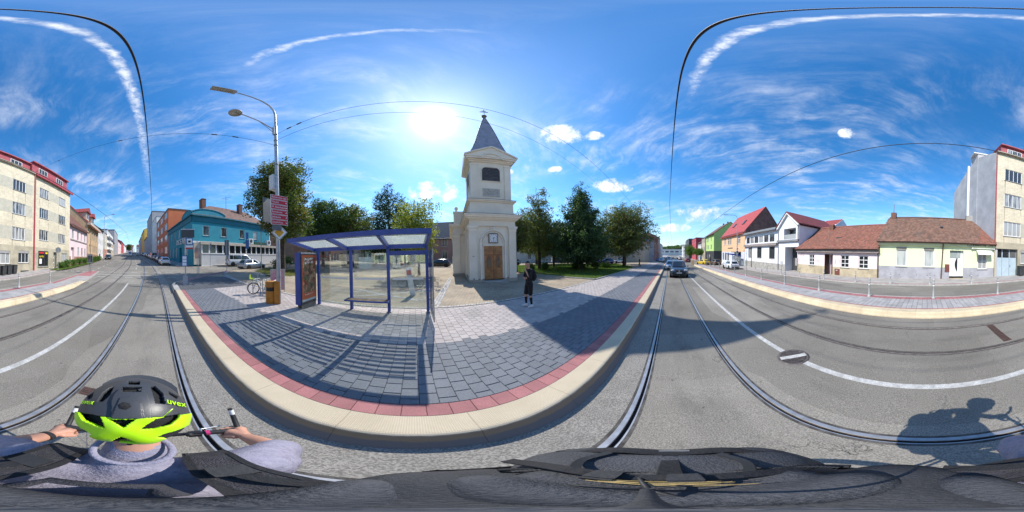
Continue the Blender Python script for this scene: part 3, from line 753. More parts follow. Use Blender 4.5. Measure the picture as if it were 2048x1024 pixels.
        A0, A1 = (-so_, -over, H - zf), (W + so_, -over, H - zf); B0, B1 = (-so_ + hip[0], ry, H + rise), (W + so_ - hip[1], ry, H + rise); C0, C1 = (-so_, D + over, H - zb_), (W + so_, D + over, H - zb_)
        up = lambda p: (p[0], p[1], p[2] + t)
        q.add([A0, A1, B1, B0, C1, C0] + [up(p) for p in (A0, A1, B1, B0, C1, C0)], [(6, 7, 8, 9), (9, 8, 10, 11), (3, 2, 1, 0), (5, 4, 2, 3), (0, 1, 7, 6), (4, 5, 11, 10), (5, 3, 9, 11), (3, 0, 6, 9), (1, 2, 8, 7), (2, 4, 10, 8)])
        return q.build('roof', mat, s.root)
    def eave_gutter(s, over=.42, z=None, mat='gutter'):
        z = s.H - .12 if z is None else z
        MB().tube([(-.1, -over - .04, z), (s.W + .1, -over - .04, z)], .07, 8).build('gutter', MATS[mat], s.root)
    def flat_roof(s, over=.15, t=.25, mat=None, z=None):
        z = s.H if z is None else z
        return MB().box((-over, -over, z), (s.W + over, s.D + over, z + t)).build('roof', mat or MATS['roof_grey'], s.root)
    def band(s, k, z, h, out, mat, name='cornice', ext=None):
        a, e, L = s.side(k); ext = out if ext is None else ext
        q = MB().box((-ext, -out, z), (L + ext, -.002, z + h))
        return q.build(name, mat, s.root, s.pt(k, 0, 0), (0, 0, s.rot(k)))
    def chimney(s, x, y, z0, h, w=.55, d=.45, mat='brick_chimney', name='chimney'):
        q = MB().box((x - w / 2, y - d / 2, z0), (x + w / 2, y + d / 2, z0 + h)).box((x - w / 2 - .05, y - d / 2 - .05, z0 + h), (x + w / 2 + .05, y + d / 2 + .05, z0 + h + .1))
        q.cyl((x, y, z0 + h + .1), (x, y, z0 + h + .3), .09)
        return q.build(name, MATS[mat], s.root)
    def pipe(s, k, u, z0, z1, mat='gutter', r=.05, out=.09, name='downpipe'):
        q = MB().cyl(s.pt(k, u, z0, -out), s.pt(k, u, z1, -out), r, n=8)
        return q.build(name, MATS[mat], s.root)
def tiles(b, y0, z0, y1, z1, x0, x1, mat, cw=.19, ch=.26, lift=.16, cut=None):
    """courses of slightly uneven clay tiles lying on a roof slope"""
    L = math.hypot(y1 - y0, z1 - z0); nr = int(L / ch); nc = int((x1 - x0) / cw)
    ey, ez = (y1 - y0) / L, (z1 - z0) / L; ny_, nz_ = -ez, ey
    I, J = np.meshgrid(np.arange(nc), np.arange(nr)); I, J = I.ravel(), J.ravel(); n = len(I)
    rr = np.random.rand(n, 4)
    xa = x0 + I * cw + (J % 2) * cw * .5 + (rr[:, 0] - .5) * .014; xb = xa + cw * .95
    a = J * ch - .05 + (rr[:, 1] - .5) * .02; bb = a + ch * 1.25
    ha = lift + .035 + rr[:, 2] * .016; hb = np.full(n, lift + .008)
    keep = np.ones(n, bool) if cut is None else cut(xa, a / L)
    def P(x, t, h): return np.stack([x, y0 + ey * t + ny_ * h, z0 + ez * t + nz_ * h], 1)
    V = np.stack([P(xa, a, ha), P(xb, a, ha), P(xb, bb, hb), P(xa, bb, hb), P(xa, a, ha - .03), P(xb, a, ha - .03)], 1)[keep]
    m = len(V); base = (np.arange(m) * 6)[:, None]
    F = np.concatenate([base + np.array([[0, 1, 2, 3]]), base + np.array([[4, 5, 1, 0]])])
    me = fastmesh('roof_tiles', V.reshape(-1, 3), F, mat)
    return tag(ob('roof_tiles', me, b.root), kind='stuff')

# --- the two small houses across the street
WY = -15.0
M('render_pink', (.80, .66, .66), .9, .05, 1.2, .2, 25, stain=.18, stainc=(.6, .52, .50))
M('plinth_sand', (.52, .44, .30), .95, .15, 1.5, .4, 20, stain=.4, stainc=(.36, .31, .24))
M('render_lime', (.76, .83, .52), .9, .04, 1.2, .2, 25, stain=.12, stainc=(.6, .68, .40))
M('plinth_grey', (.40, .40, .43), .95, .12, 1.5, .3, 20, stain=.3, stainc=(.30, .30, .31))
M('eave_grey', (.33, .28, .26), .9, .15, 3, .2)
M('door_brown', (.095, .042, .032), .55, .2, 5, .2)
M('box_brown', (.19, .06, .045), .6, .15, 5, .1)
b = Bld('small_house', 'low pale pink house with clay tile roof and graffiti on its wall', 'house', (15.0, WY), (4.47, WY), 8.4, 3.05, MATS['render_pink'], MATS['plinth_sand'], 1.0, zb=g(9.7) + .1)
b.sink = .6
# local x runs from the left (x=15) to the right (x=4.47)
for u, w in ((2.35, .80), (6.85, 1.0), (8.95, 1.05)): b.win('f', u, .98, w, 1.28, 2, 3, .13, frame='frame_white', pane='pane_dark', fw=.075)
b.hole('f', 4.25, .0, 5.35, 2.35, 1.0)
q = MB().box((4.65, .8, .0), (5.35, .86, 1.62)).box((4.68, .78, .1), (4.98, .8, 1.5)).box((5.02, .78, .1), (5.32, .8, 1.5)); dd = q.build('door', MATS['door_brown'], b.root)
MB().box((4.65, .82, 1.63), (5.35, .86, 2.35)).build('transom_pane', MATS['pane_dark'], b.root)
MB().box((4.26, .001, 0), (4.275, .9, 2.34)).build('door_leaf', MATS['door_brown'], b.root)
MB().box((4.28, -.28, -.35), (5.42, .3, .03)).build('door_step', MATS['concrete'], b.root)
b.walls('frlb'); b.gable_roof(2.9, MATS['roof_redbrown'], .35, .12)
MB().box((-.05, -.30, 2.55), (b.W + .05, -.002, 3.0)).build('cornice', MATS['eave_grey'], b.root)
hipcut = lambda x, t: (x > -.25 + t * 1.9)
tiles(b, -.42, 3.05 - .24, 4.2, 5.95, -.3, b.W + .05, MATS['tile_red'], cut=hipcut)
b.eave_gutter(.40, 2.92)
b.pipe('f', b.W - .07, -.15, 2.85)
MB().box((5.65, -.05, .15), (6.25, -.002, .78)).build('meter_box', MATS['box_brown'], b.root)
MB().box((5.80, -.053, .6), (6.0, -.0505, .66)).build('box_label', MATS['frame_white'], b.root)
MB().tube([(0, 4.2, 6.12), (b.W, 4.2, 6.12)], .1, 8).build('ridge_tiles', MATS['tile_red'], b.root)
MB().box((4.9, 1.35, 4.15), (5.6, 1.95, 4.35), 0, Matrix.Identity(4)).build('roof_hatch', MATS['frame_dark'], b.root)
MB().box((2.6, 3.3, 5.6), (3.2, 3.9, 6.35)).build('chimney', MATS['brick_chimney'], b.root)
MB().box((-.45, -.06, .75), (-.02, -.02, 1.75)).build('side_board', MATS['sill_metal'], b.root)
def scrawl(b, k, u0, z0, w, h, n, mat, seed, th=.017):
    rnd = random.Random(seed); q = MB()
    x = u0
    for i in range(n):
        pts = []; cx = u0 + w * (i + .5) / n
        for j in range(6): pts.append(b.pt(k, cx + rnd.uniform(-.5, .5) * w / n * 1.3, z0 + rnd.random() * h, -.004))
        fine = []
        for j in range(len(pts) - 1):
            for t in range(5): fine.append(pts[j].lerp(pts[j + 1], t / 5) + b.pt(k, 0, 0) * 0)
        for p, r in zip(fine, fine[1:]):
            d = (r - p)
            if d.length < 1e-4: continue
            nrm = Vector((0, -1, 0)).cross(d.normalized()) * th / 2 if k == 'f' else Vector((0, 0, th / 2))
            q.add([p - nrm, p + nrm, r + nrm, r - nrm], [(0, 1, 2, 3)])
    return tag(q.build('graffiti', mat, b.root), kind='stuff')
M('spray_grey', (.42, .38, .40), .9, .1, 5, 0)
scrawl(b, 'f', .25, 1.3, 1.2, .55, 4, MATS['spray_grey'], 3); scrawl(b, 'f', .3, 2.0, .9, .3, 4, MATS['spray_grey'], 4)
scrawl(b, 'f', 2.95, 1.25, 1.1, .5, 5, MATS['spray_grey'], 5); scrawl(b, 'f', 5.5, 1.2, .75, .7, 4, MATS['spray_grey'], 8)
pinkh = b

b = Bld('small_house', 'low lime green house with brown tile roof and white front door', 'house', (4.44, WY), (-6.62, WY), 8.4, 3.55, MATS['render_lime'], MATS['plinth_grey'], 1.12, zb=g(-1) + .09)
U = lambda X: 4.44 - X
M('shutter_box', (.30, .28, .24), .7, .1, 5, .1); M('blind', (.50, .52, .44), .6, .06, 2, .1)
b.win('f', 2.15, 1.12, .98, 1.85, 1, 1, .14, pane='pane_pale', fw=.08); b.win('f', 4.72, 1.12, .95, 1.78, 1, 1, .14, pane='pane_pale', fw=.08)
for u in (2.15, 4.72): MB().box((u - .49, .03, 2.65), (u + .49, .13, 2.9)).build('shutter_box', MATS['shutter_box'], b.root)
dd = b.door('f', 7.3, .3, 1.3, 2.42, MATS['frame_white'], .3); dd['label'] = 'white front door with a crescent of dark glass'
q = MB(); N = 14; arc = [(.12 - .26 * math.sin(math.pi * i / N), .35 + 1.5 * i / N) for i in range(N + 1)]
q.prism(arc[::-1] + [(.12, .35)][:0], .216, .2245); q.build('crescent_glass', MATS['pane_dark'], dd)
MB().box((-.64, .20, 1.72), (.40, .222, 2.36)).build('transom_pane', MATS['pane_pale'], dd)
MB().box((6.62, -.35, -.3), (7.95, .29, .14)).box((6.62, .0, .14), (7.95, .295, .29)).build('door_step', MATS['plinth_sand'], b.root)
b.win('f', 9.85, .98, .95, 1.75, 2, 1, .14, pane='pane', fw=.07, split=.45)
b.walls('frlb'); b.gable_roof(3.0, MATS['roof_redbrown'], .35, .12)
MB().box((-.03, -.22, 3.1), (b.W + .03, -.002, 3.5)).build('cornice', MATS['render_lime'], b.root)
tiles(b, -.42, 3.55 - .26, 4.2, 6.55, -.15, b.W + .1, MATS['tile_brown'])
tiles(b, -.42, 3.55 - .26, 4.2, 6.55, b.W - 2.2, b.W + .12, MATS['tile_red'], lift=.175, cut=lambda x, t: (x > b.W - 1.9 + t * 1.9))
b.eave_gutter(.40, 3.40)
MB().tube([(5.98, -.44, 3.38), (5.98, -.3, 3.2), (5.98, -.1, 2.95), (5.85, -.1, -.12)], .06, 8).build('downpipe', MATS['gutter'], b.root)
MB().box((6.2, -.06, .72), (6.63, -.002, 1.42)).build('meter_box', MATS['box_brown'], b.root)
MB().tube([(0, 4.2, 6.72), (b.W, 4.2, 6.72)], .1, 8).build('ridge_tiles', MATS['tile_brown'], b.root)
MB().cyl((6.0, 2.0, 4.95), (6.0, 1.75, 5.25), .17).build('roof_vent', MATS['frame_dark'], b.root)
q = MB().box((.25, 3.7, 6.2), (.85, 4.25, 7.25)); q.build('chimney', MATS['brick_chimney'], b.root)
MB().cyl((.5, 4.0, 7.25), (.52, 4.0, 8.35), .07).build('flue', MATS['gutter_grey'], b.root)
MB().box((9.1, 3.9, 6.3), (9.9, 4.4, 7.2)).build('chimney', MATS['concrete'], b.root)
# shop awning, sign lettering and rail
M('awning', (.80, .80, .76), .8, .05, 4, .1); M('sign_black', (.03, .03, .035), .6, .1, 5, .05); M('sign_blue', (.05, .16, .42), .6, .1, 5, .05)
aw = MB().add([(9.2, -.02, 2.85), (10.75, -.02, 2.85), (10.75, -.62, 2.5), (9.2, -.62, 2.5), (9.2, -.02, 2.83), (10.75, -.02, 2.83), (10.75, -.62, 2.48), (9.2, -.62, 2.48), (9.2, -.62, 2.38), (10.75, -.62, 2.38)], [(0, 1, 2, 3), (7, 6, 5, 4), (3, 2, 9, 8)]).build('awning', MATS['awning'], b.root)
MB().cyl((8.75, -.2, 2.98), (11.0, -.2, 2.98), .035).box((8.7, -.24, 2.92), (8.82, -.002, 3.04)).box((10.93, -.24, 2.92), (11.05, -.002, 3.04)).build('awning_rail', MATS['frame_white'], b.root)
q = MB(); rnd = random.Random(21)
for i in range(11):                       # a line of worn sign letters, too small to read
    u = 8.78 + i * .125
    q.box((u, -.237, 3.2), (u + .03, -.233, 3.39)); q.box((u + .03, -.237, 3.2 + rnd.choice((.0, .08, .15))), (u + .085, -.233, 3.24 + rnd.choice((.0, .08, .15))))
    if rnd.random() < .6: q.box((u + .062, -.2371, 3.22), (u + .09, -.2331, 3.38))
tag(q.build('worn_letters', MATS['sign_black'], b.root), kind='stuff')
text('210', .33, b.root, (10.6, -.235, 3.3), (R(90), 0, 0), MATS['sign_black'])
q = MB().tube([(8.45 + .2 * math.cos(t * .449), -.23, 3.28 + .13 * math.sin(t * .449)) for t in range(14)], .022, 6, 0, True); q.build('logo_ring', MATS['sign_blue'], b.root)
for u in (3.6, 4.6, 5.3, 8.6, 9.4, 1.2, 2.0): MB().cyl((u, -.012, .35), (u, -.002, .35), .035, n=8).build('wall_vent', MATS['sign_black'], b.root)

# --- tall cream apartment block running off to the left
M('tile_cream', (.66, .58, .42), .6, .07, .7, .06, 8, fine=.05, stain=.25, stainc=(.50, .42, .30))
M('stone_sand', (.45, .40, .29), .9, .14, 1.1, .3, 18, stain=.45, stainc=(.33, .31, .26))
M('gable_grey', (.50, .50, .51), .95, .1, .8, .3, 6, stain=.6, stainc=(.36, .36, .37))
M('panel_beige', (.48, .45, .36), .85, .08, 2, .1); M('panel_cream', (.60, .54, .42), .85, .05, 2, .1)
M('attic_red', (.42, .085, .10), .6, .15, 2, .1); M('pipe_red', (.42, .06, .075), .5, .1, 3, .05); M('eave_conc', (.44, .38, .30), .9, .15, 3, .2)
M('garage_blue', (.42, .52, .58), .6, .06, 2, .1)
def fine_grid(mat, sx, sz, strength=.35):
    """adds shallow joints of small facade tiles to a wall material"""
    nt = mat.node_tree; q = NG(nt); p = [n for n in nt.nodes if n.type == 'BSDF_PRINCIPLED'][0]
    co = q.sep(q.n('ShaderNodeNewGeometry').outputs['Position'])
    fx = q.m('FRACT', q.m('DIVIDE', q.m('ADD', co[0], 500), sx)); fz = q.m('FRACT', q.m('DIVIDE', q.m('ADD', co[2], 500), sz))
    l = q.m('MAXIMUM', q.m('LESS_THAN', fx, .05), q.m('LESS_THAN', fz, .08))
    src = p.inputs['Base Color'].links[0].from_socket
    cell = q.n('ShaderNodeTexWhiteNoise', noise_dimensions='2D')
    q.put(cell.inputs['Vector'], q.xyz(q.m('FLOOR', q.m('DIVIDE', co[0], sx)), q.m('FLOOR', q.m('DIVIDE', co[2], sz))))
    k = q.m('SUBTRACT', q.ss(cell.outputs[0], 0, 1, .92, 1.06), q.m('MULTIPLY', l, strength))
    q.put(p.inputs['Base Color'], q.mix(1.0, src, q.xyz(k, k, k), 'MULTIPLY'))
fine_grid(MATS['tile_cream'], .30, .16, .22)
AX0, AX1 = -6.65, -24.7
b = Bld('apartment_block', 'tall cream tiled apartment block with red attic and red downpipes', 'apartment block', (AX0, WY + .05), (AX1, WY + .05), 10.5, 14.25, MATS['tile_cream'], MATS['stone_sand'], 3.55, zb=g(-6.7) + .12)
UA = lambda X: AX0 - X
HA = 14.25
cols1 = [2.05, 6.3]                          # left half: up to the red pipe
pipeU = 8.95
for fz in (4.25, 7.45, 10.65):
    for u in cols1: b.win('f', u, fz + (.0), 2.1, 1.55, 4, 1, .13, fw=.07)
    for u in (11.0, 15.6): b.win('f', u, fz + .35, 2.0, 1.5, 4, 1, .13, fw=.07)
    MB().box((3.12, -.006, fz), (5.22, .02, fz + 1.55)).build('facade_panel', MATS['panel_beige'], b.root)
    MB().box((7.38, -.006, fz), (8.6, .02, fz + 1.55)).build('facade_panel', MATS['panel_beige'], b.root)
    MB().box((12.05, -.006, fz + .35), (14.55, .02, fz + 1.85)).build('facade_panel', MATS['panel_beige'], b.root)
b.hole('f', .12, -.2, 2.75, 2.9, .35)
q = MB().box((.14, .28, -.1), (2.73, .33, 1.95)); gd = q.build('garage_door', MATS['garage_blue'], b.root)
for i in range(3):
    MB().box((.22 + i * .86, .275, 2.0), (.96 + i * .86, .29, 2.85)).build('pane', MATS['pane_dark'], gd)
MB().box((.14, .30, 1.951), (2.73, .33, 2.9)).build('transom', MATS['garage_blue'], gd)
for u in (1.0, 1.86): MB().box((u - .012, .272, -.08), (u + .012, .2795, 1.93)).build('door_joint', MATS['frame_dark'], gd)
MB().box((1.95, .25, .95), (2.0, .279, 1.25)).build('handle', MATS['frame_dark'], gd)
b.win('f', 4.1, 1.35, 1.9, 1.5, 3, 1, .15, fw=.07); b.win('f', 7.2, 1.45, 1.8, 1.5, 3, 1, .15, fw=.07)
for u in (4.1, 7.2): MB().box((u - .9, .02, 2.55 if u < 5 else 2.65), (u + .9, .07, 2.85 if u < 5 else 2.93)).build('blind', MATS['sill_metal'], b.root)
b.hole('f', 9.9, .95, 12.1, 3.1, .3); b.hole('f', 13.35, .55, 14.2, 3.05, .6)
q = MB(); 
for x0, x1 in ((9.92, 10.0), (11.2, 11.27), (12.02, 12.08)): q.box((x0, .05, .97), (x1, .12, 3.08))
q.box((9.92, .05, .97), (12.08, .12, 1.05)).box((9.92, .05, 3.0), (12.08, .12, 3.08)); sf = q.build('shop_window', MATS['frame_dark'], b.root)
MB().add([(9.93, .1, 1.0), (12.07, .1, 1.0), (12.07, .1, 3.05), (9.93, .1, 3.05)], [(0, 1, 2, 3)]).build('pane', MATS['pane_dark'], sf)
M('sign_yellow', (.80, .62, .03), .5, .05, 5, .02); M('sign_red', (.50, .03, .03), .5, .05, 5, .02)
text('optika', .42, sf, (10.65, .04, 2.35), (R(90), 0, 0), MATS['sign_yellow'])
MB().box((10.1, .02, 2.72), (11.15, .045, 2.96)).build('sign_panel', MATS['sign_red'], sf)
MB().box((11.45, .02, 2.7), (11.95, .04, 2.93)).build('sign_panel', MATS['sign_yellow'], sf)
MB().box((10.2, .05, 1.3), (10.7, .06, 2.0)).build('window_poster', MATS['frame_white'], sf)
MB().box((9.8, -.12, .86), (12.2, .03, .93)).build('sill', MATS['concrete'], sf)
for i in range(4): MB().box((11.6 + i * .22, -.9 + i * .02, -.1), (12.9, -.002 - .0 * i, .1 + i * .17)).build('step', MATS['concrete'], b.root)
dd = MB().box((13.37, .45, .57), (14.18, .5, 3.03)).build('door', MATS['frame_white'], b.root)
for z in (.75, 1.5, 2.25): MB().box((13.5, .43, z), (14.05, .448, z + .6)).build('pane', MATS['pane_dark'], dd)
b.win('f', 16.4, 1.5, 1.6, 1.45, 3, 1, .15, fw=.07)
for u in (7.4, 10.8, 16.2): MB().box((u - .7, -.004, .18), (u + .7, .02, .5)).build('cellar_grille', MATS['frame_dark'], b.root)
b.walls('frlb')
MB().box((-.002, -.25, HA - .02), (b.W + .25, .4, HA + .2)).build('eave', MATS['eave_conc'], b.root)
MB().box((8.9, -.45, HA - .25), (b.W + .35, -.26, HA + .1)).build('eave_fascia', MATS['pipe_red'], b.root)
# red attic storey, set back; the far half stands a little higher
at = MB().box((.9, .9, HA + .2), (8.85, b.D - .5, HA + 2.15)).box((8.95, .55, HA + .1), (b.W - .3, b.D - .5, HA + 2.5)).build('attic_storey', MATS['attic_red'], b.root)
MB().box((.8, .6, HA + 2.15), (8.9, b.D - .3, HA + 2.3)).box((8.9, .2, HA + 2.5), (b.W - .1, b.D - .3, HA + 2.68)).build('attic_roof', MATS['attic_red'], at)
for u, z, y in ((2.6, HA + .75, .9), (6.4, HA + .75, .9), (11.2, HA + 1.0, .55), (15.4, HA + 1.0, .55)):
    w_ = b.win('f', u, z, 1.9, 1.0, 3, 1, .07, hole=False, fw=.07); w_.location.y = y - .075; w_.name = 'attic_window'
MB().tube([(x, -.12, HA + .62) for x in np.linspace(9, b.W, 6)], .02, 6).tube([(x, -.12, HA + .42) for x in np.linspace(9, b.W, 6)], .015, 6).build('roof_railing', MATS['pipe_red'], b.root)
b.pipe('f', pipeU, -.3, HA, 'pipe_red', .10, .11)
b.pipe('f', .06, 2.9, HA, 'pipe_red', .07, -.0, 'corner_pipe')
# gable with chimney breast against the small house
gr = MB()
def gprism(poly, zs0, z0):
    n = len(poly); gr.add([(x, y, z0) for x, y, _ in poly] + [(x, y, z) for x, y, z in poly], [tuple(range(n))[::-1], tuple(range(n, 2 * n))] + [(i, (i + 1) % n, n + (i + 1) % n, n + i) for i in range(n)])
gprism([(-.02, .12, HA), (.4, .12, HA), (.4, 8.6, HA - 1.2), (-2.75, 8.6, HA - 2.4), (-1.45, 4.9, HA + .3), (-1.02, 3.4, HA + .5), (-.85, 2.9, HA + .3)][::-1], 0, -.4)
gprism([(-.98, 3.2, HA + 1.7), (.2, 3.2, HA + 1.7), (.2, 4.6, HA + 1.7), (-1.42, 4.6, HA + 1.7)][::-1], 0, 2)
gr = gr.build('gable_render', MATS['gable_grey'], b.root)
MB().box((-1.72, 4.9, 5.0), (-1.45, 5.35, HA + .5)).build('gable_flue', MATS['frame_white'], b.root)
MB().box((-1.5, 3.1, HA + 1.7), (.3, 4.7, HA + 1.85)).build('gable_cap', MATS['frame_white'], b.root)
MB().add([(-.03, .3, HA), (.9, .3, HA), (.9, 3.1, HA), (-.9, 3.1, HA), (-.1, .6, HA + .35), (.9, .6, HA + .35), (.9, 3.1, HA + .95), (-.9, 3.1, HA + .95)], [(3, 2, 1, 0), (4, 5, 6, 7), (0, 1, 5, 4), (1, 2, 6, 5), (2, 3, 7, 6), (3, 0, 4, 7)]).build('gable_parapet', MATS['gable_grey'], b.root)
MB().cyl((4.5, 2, HA + 2.2), (4.5, 2, HA + 4), .025).cyl((4.0, 2, HA + 3.7), (5.0, 2, HA + 3.7), .015).cyl((4.15, 2, HA + 3.4), (4.85, 2, HA + 3.4), .012).build('aerial', MATS['frame_dark'], b.root)
scrawl(b, 'f', 3.0, .4, 2.2, .6, 6, MATS['sign_black'], 12, .03)
apt = b

# --- white and grey house with balcony gable, right of the pink house
M('render_white', (.74, .75, .78), .9, .05, 1, .15, 25, stain=.2, stainc=(.62, .62, .64)); M('render_grey', (.52, .53, .54), .9, .1, 1, .25, 20, stain=.35, stainc=(.42, .42, .42))
M('plinth_rough', (.42, .40, .36), .95, .2, 2, .5, 14, stain=.4, stainc=(.3, .29, .27)); M('roof_dkred', (.22, .05, .045), .7, .15, 2, .2)
b = Bld('house', 'white and grey two storey house with balcony under a gable and strip of windows', 'house', (30.2, WY), (14.9, WY), 9, 6.35, MATS['render_white'], MATS['plinth_rough'], 1.05, zb=g(22) + .12, sink=1.2)
for u in (2.2, 5.6, 9.4): b.win('f', u, 1.75, 1.5, 1.9, 2, 1, .16, sill=True, frame='frame_dark', pane='pane')
for i in range(6): b.win('f', 1.25 + i * 1.62, 4.35, 1.42, 1.35, 1, 1, .1, sill=False, fw=.08)
b.hole('f', 12.6, -.5, 15.1, 3.5, 1.6)
b.hole('f', 12.3, 4.6, 15.0 - .25, 6.1, 1.2)
MB().box((12.5, 1.0, 4.7), (13.9, 1.05, 6.0)).build('balcony_door', MATS['pane_dark'], b.root)
MB().box((12.32, .02, 4.62), (14.73, .05, 5.25)).build('balcony_glass', MATS['pane'], b.root)
MB().box((12.7, 1.4, -.4), (15.0, 1.5, 3.4)).build('gate', MATS['frame_dark'], b.root)
b.walls('frlb')
MB().box((-.05, -.35, 3.82), (10.9, -.002, 4.2)).build('lower_eave', MATS['eave_grey'], b.root)
MB().box((-.1, -.5, 6.35), (10.9, 4.5, 6.55)).box((-.1, -.6, 6.2), (10.9, -.5, 6.4)).build('roof', MATS['gutter_grey'], b.root)
MB().box((10.9, -.25, 4.25), (15.35, -.002, 4.5)).build('balcony_band', MATS['gutter_grey'], b.root)
MB().box((11.0, -.15, 1.2), (15.3, -.0021, 1.2001)).build('wall_groove', MATS['eave_grey'], b.root) if 0 else None
gx0, gx1, gm = 10.9, 15.35, 13.1
MB().prism([(gx0, 6.35), (gx1, 6.35), (gm, 8.2)], .0, .25).build('front_gable', MATS['render_white'], b.root)
q = MB()
for (xa, za), (xb, zb2) in (((gx0 - .35, 6.15), (gm, 8.4)), ((gm, 8.4), (gx1 + .3, 6.45))):
    q.prism([(xa, za), (xb, zb2), (xb, zb2 + .16), (xa, za + .16)], -.35, 8.8)
q.build('gable_roof', MATS['roof_dkred'], b.root)
MB().prism([(gx0 - .2, 6.1), (gx0 + .1, 6.1), (gm, 8.2), (gm, 8.38)], -.30, -.05).prism([(gx1 + .2, 6.4), (gm, 8.38), (gm, 8.2), (gx1 - .1, 6.35)], -.30, -.05).build('barge_board', MATS['frame_white'], b.root)
b.pipe('f', 2.85, -.6, 3.9, 'frame_dark', .05); b.pipe('f', 11.1, -.6, 6.2, 'gutter_grey', .05); b.pipe('f', 15.2, 4.4, 6.4, 'gutter_grey', .05)
q = MB().box((13.5, 7, 5.5), (15.3, 16, 6.6)).prism([(0, 0), (9, 0), (4.5, 2.6)], 0, .3, 0, Matrix.Translation((15.25, 7, 6.6)) @ Matrix.Rotation(R(90), 4, 'Z')); q.build('rear_wing', MATS['render_white'], b.root)
MB().add([(11.5, 7, 6.5), (15.2, 7, 6.5), (15.2, 11.5, 9.3), (11.5, 11.5, 9.3)], [(0, 1, 2, 3)]).build('rear_roof', MATS['roof_red'], b.root)
MB().cyl((.4, -.1, 3.0), (.4, -.5, 3.0), .02).ball((.4, -.5, 2.95), .09).build('wall_lamp', MATS['frame_dark'], b.root)
MB().box((11.6, -.05, .9), (12.1, -.002, 1.5)).build('meter_box', MATS['render_grey'], b.root)

# --- orange house with the tall red roof
M('render_orange', (.72, .46, .27), .9, .05, 1, .15, 20, stain=.12, stainc=(.6, .4, .25)); M('shop_white', (.62, .63, .65), .8, .08, 2, .1)
M('gable_brown', (.20, .105, .085), .9, .2, 1.5, .3, 8); M('roof_raspberry', (.42, .065, .05), .55, .12, 1.5, .15, 5)
b = Bld('house', 'orange house with steep raspberry red roof and skylights, shop below', 'house', (45.6, WY), (30.35, WY), 10, 7.6, MATS['render_orange'], MATS['shop_white'], 3.2, zb=g(38) + .12, sink=1.4)
for u in (3.0, 5.7, 7.1, 12.2): b.win('f', u, 5.0, 1.5 if u != 5.7 and u != 7.1 else 1.0, 1.75, 2, 1, .13, fw=.09, split=.68)
for u in (1.4, 3.4, 5.3): b.win('f', u, .8, 1.3, 2.2, 1, 1, .12, sill=False, fw=.1, pane='pane')
b.hole('f', 11.2, -.3, 13.2, 3.0, .4)
MB().box((11.2, .35, -.3), (13.2, .39, 3.0)).build('shop_door', M('navy_door', (.02, .03, .075), .5, .1, 4, .05), b.root)
b.walls('frlb')
b.gable_roof(5.9, MATS['roof_raspberry'], .5, .16, ry=5, gmat=MATS['gable_brown'])
MB().box((b.W - .02, 0.1, 5.5), (b.W + .02, 9.9, 7.62)).build('gable_side', MATS['gable_brown'], b.root)
for u in (4.6, 10.6):
    m_ = Matrix.Translation((u, 2.2, 10.25)) @ Matrix.Rotation(math.atan2(5.9, 5), 4, 'X')
    f_ = MB().box((-.55, -.7, .1), (.55, .7, .22), 0, m_).build('skylight', MATS['frame_dark'], b.root); MB().box((-.45, -.6, .2), (.45, .6, .235), 0, m_).build('pane', MATS['pane'], f_)
MB().box((5.2, -.03, 4.0), (8.6, -.002, 4.22)).build('sign_strip', MATS['frame_brown'], b.root); b.eave_gutter(.55, 7.35)
MB().box((9.5, -.9, 3.05), (13.4, -.002, 3.2)).build('shop_canopy', MATS['frame_dark'], b.root)

# --- lime green house with dark shop front, then the row beyond
M('render_green', (.45, .62, .20), .9, .05, 1, .1, 20); M('render_green_side', (.40, .58, .20), .9, .05, 1, .1, 20)
b = Bld('house', 'bright green three storey house above a dark shop front', 'house', (65.5, WY + .3), (53.3, WY + .3), 12, 10.0, MATS['render_green'], MATS['frame_dark'], 4.0, zb=g(59) + .12, sink=1.5)
for z in (4.6, 7.4):
    for u in (2, 4.2, 8.6): b.win('f', u, z, 1.1, 1.7, 2, 1, .12, sill=False)
    b.win('r', 6.5, z, 2.4, 1.8, 3, 1, .12, sill=False, frame='frame_dark')
for u in (2.0, 5.5, 9): b.win('f', u, .4, 2.2, 2.6, 2, 1, .2, sill=False, frame='frame_white')
b.walls('frlb'); b.gable_roof(4.3, MATS['roof_redbrown'], .6, .16); b.chimney(3, 6.5, 13.3, 1.8); b.chimney(8, 6.5, 13.5, 1.5); b.eave_gutter(.6, 9.8)
def simple_house(label, p0, p1, D, H, mat, roof='flat', rise=3, nfl=3, ncol=4, wz=1.2, wh=1.6, ww=1.1, side=None, name='house', cat='house', plinth=None, roofmat=None, frame='frame_white', group=None, wcols=2, ph=.8, balcony=False, topname=None, zb=None):
    b = Bld(name, label, cat, p0, p1, D, H, mat, plinth, ph, group, zb=zb, sink=3.0)
    fh = H / nfl
    for fl in range(nfl):
        for c in range(ncol):
            u = b.W * (c + .5) / ncol
            b.win('f', u, fl * fh + wz * min(1, fh / 3.2), min(ww, b.W / ncol * .7), wh * min(1, fh / 3.2), wcols, 1, .12, sill=False, frame=frame)
    if side:
        for fl in range(nfl):
            for c in range(3): b.win(side, b.D * (c + .5) / 3, fl * fh + wz, ww, wh * min(1, fh / 3.2), 2, 1, .12, sill=False, frame=frame)
    b.walls('frlb')
    if roof == 'flat': b.flat_roof(.12, .3, roofmat)
    else: b.gable_roof(rise, roofmat or MATS['roof_redbrown'], .45, .15); b.eave_gutter(.47, H - .15); b.chimney(b.W * .3, D * .6, H + rise * .7, 1.3)
    if balcony:
        for fl in range(1, nfl):
            q = MB().box((.4, -1.2, fl * fh - .1), (b.W - .4, -.002, fl * fh + .06)).box((.4, -1.2, fl * fh + .06), (b.W - .4, -1.13, fl * fh + .95)); q.build('balcony', MATS['frame_white'], b.root)
    return b
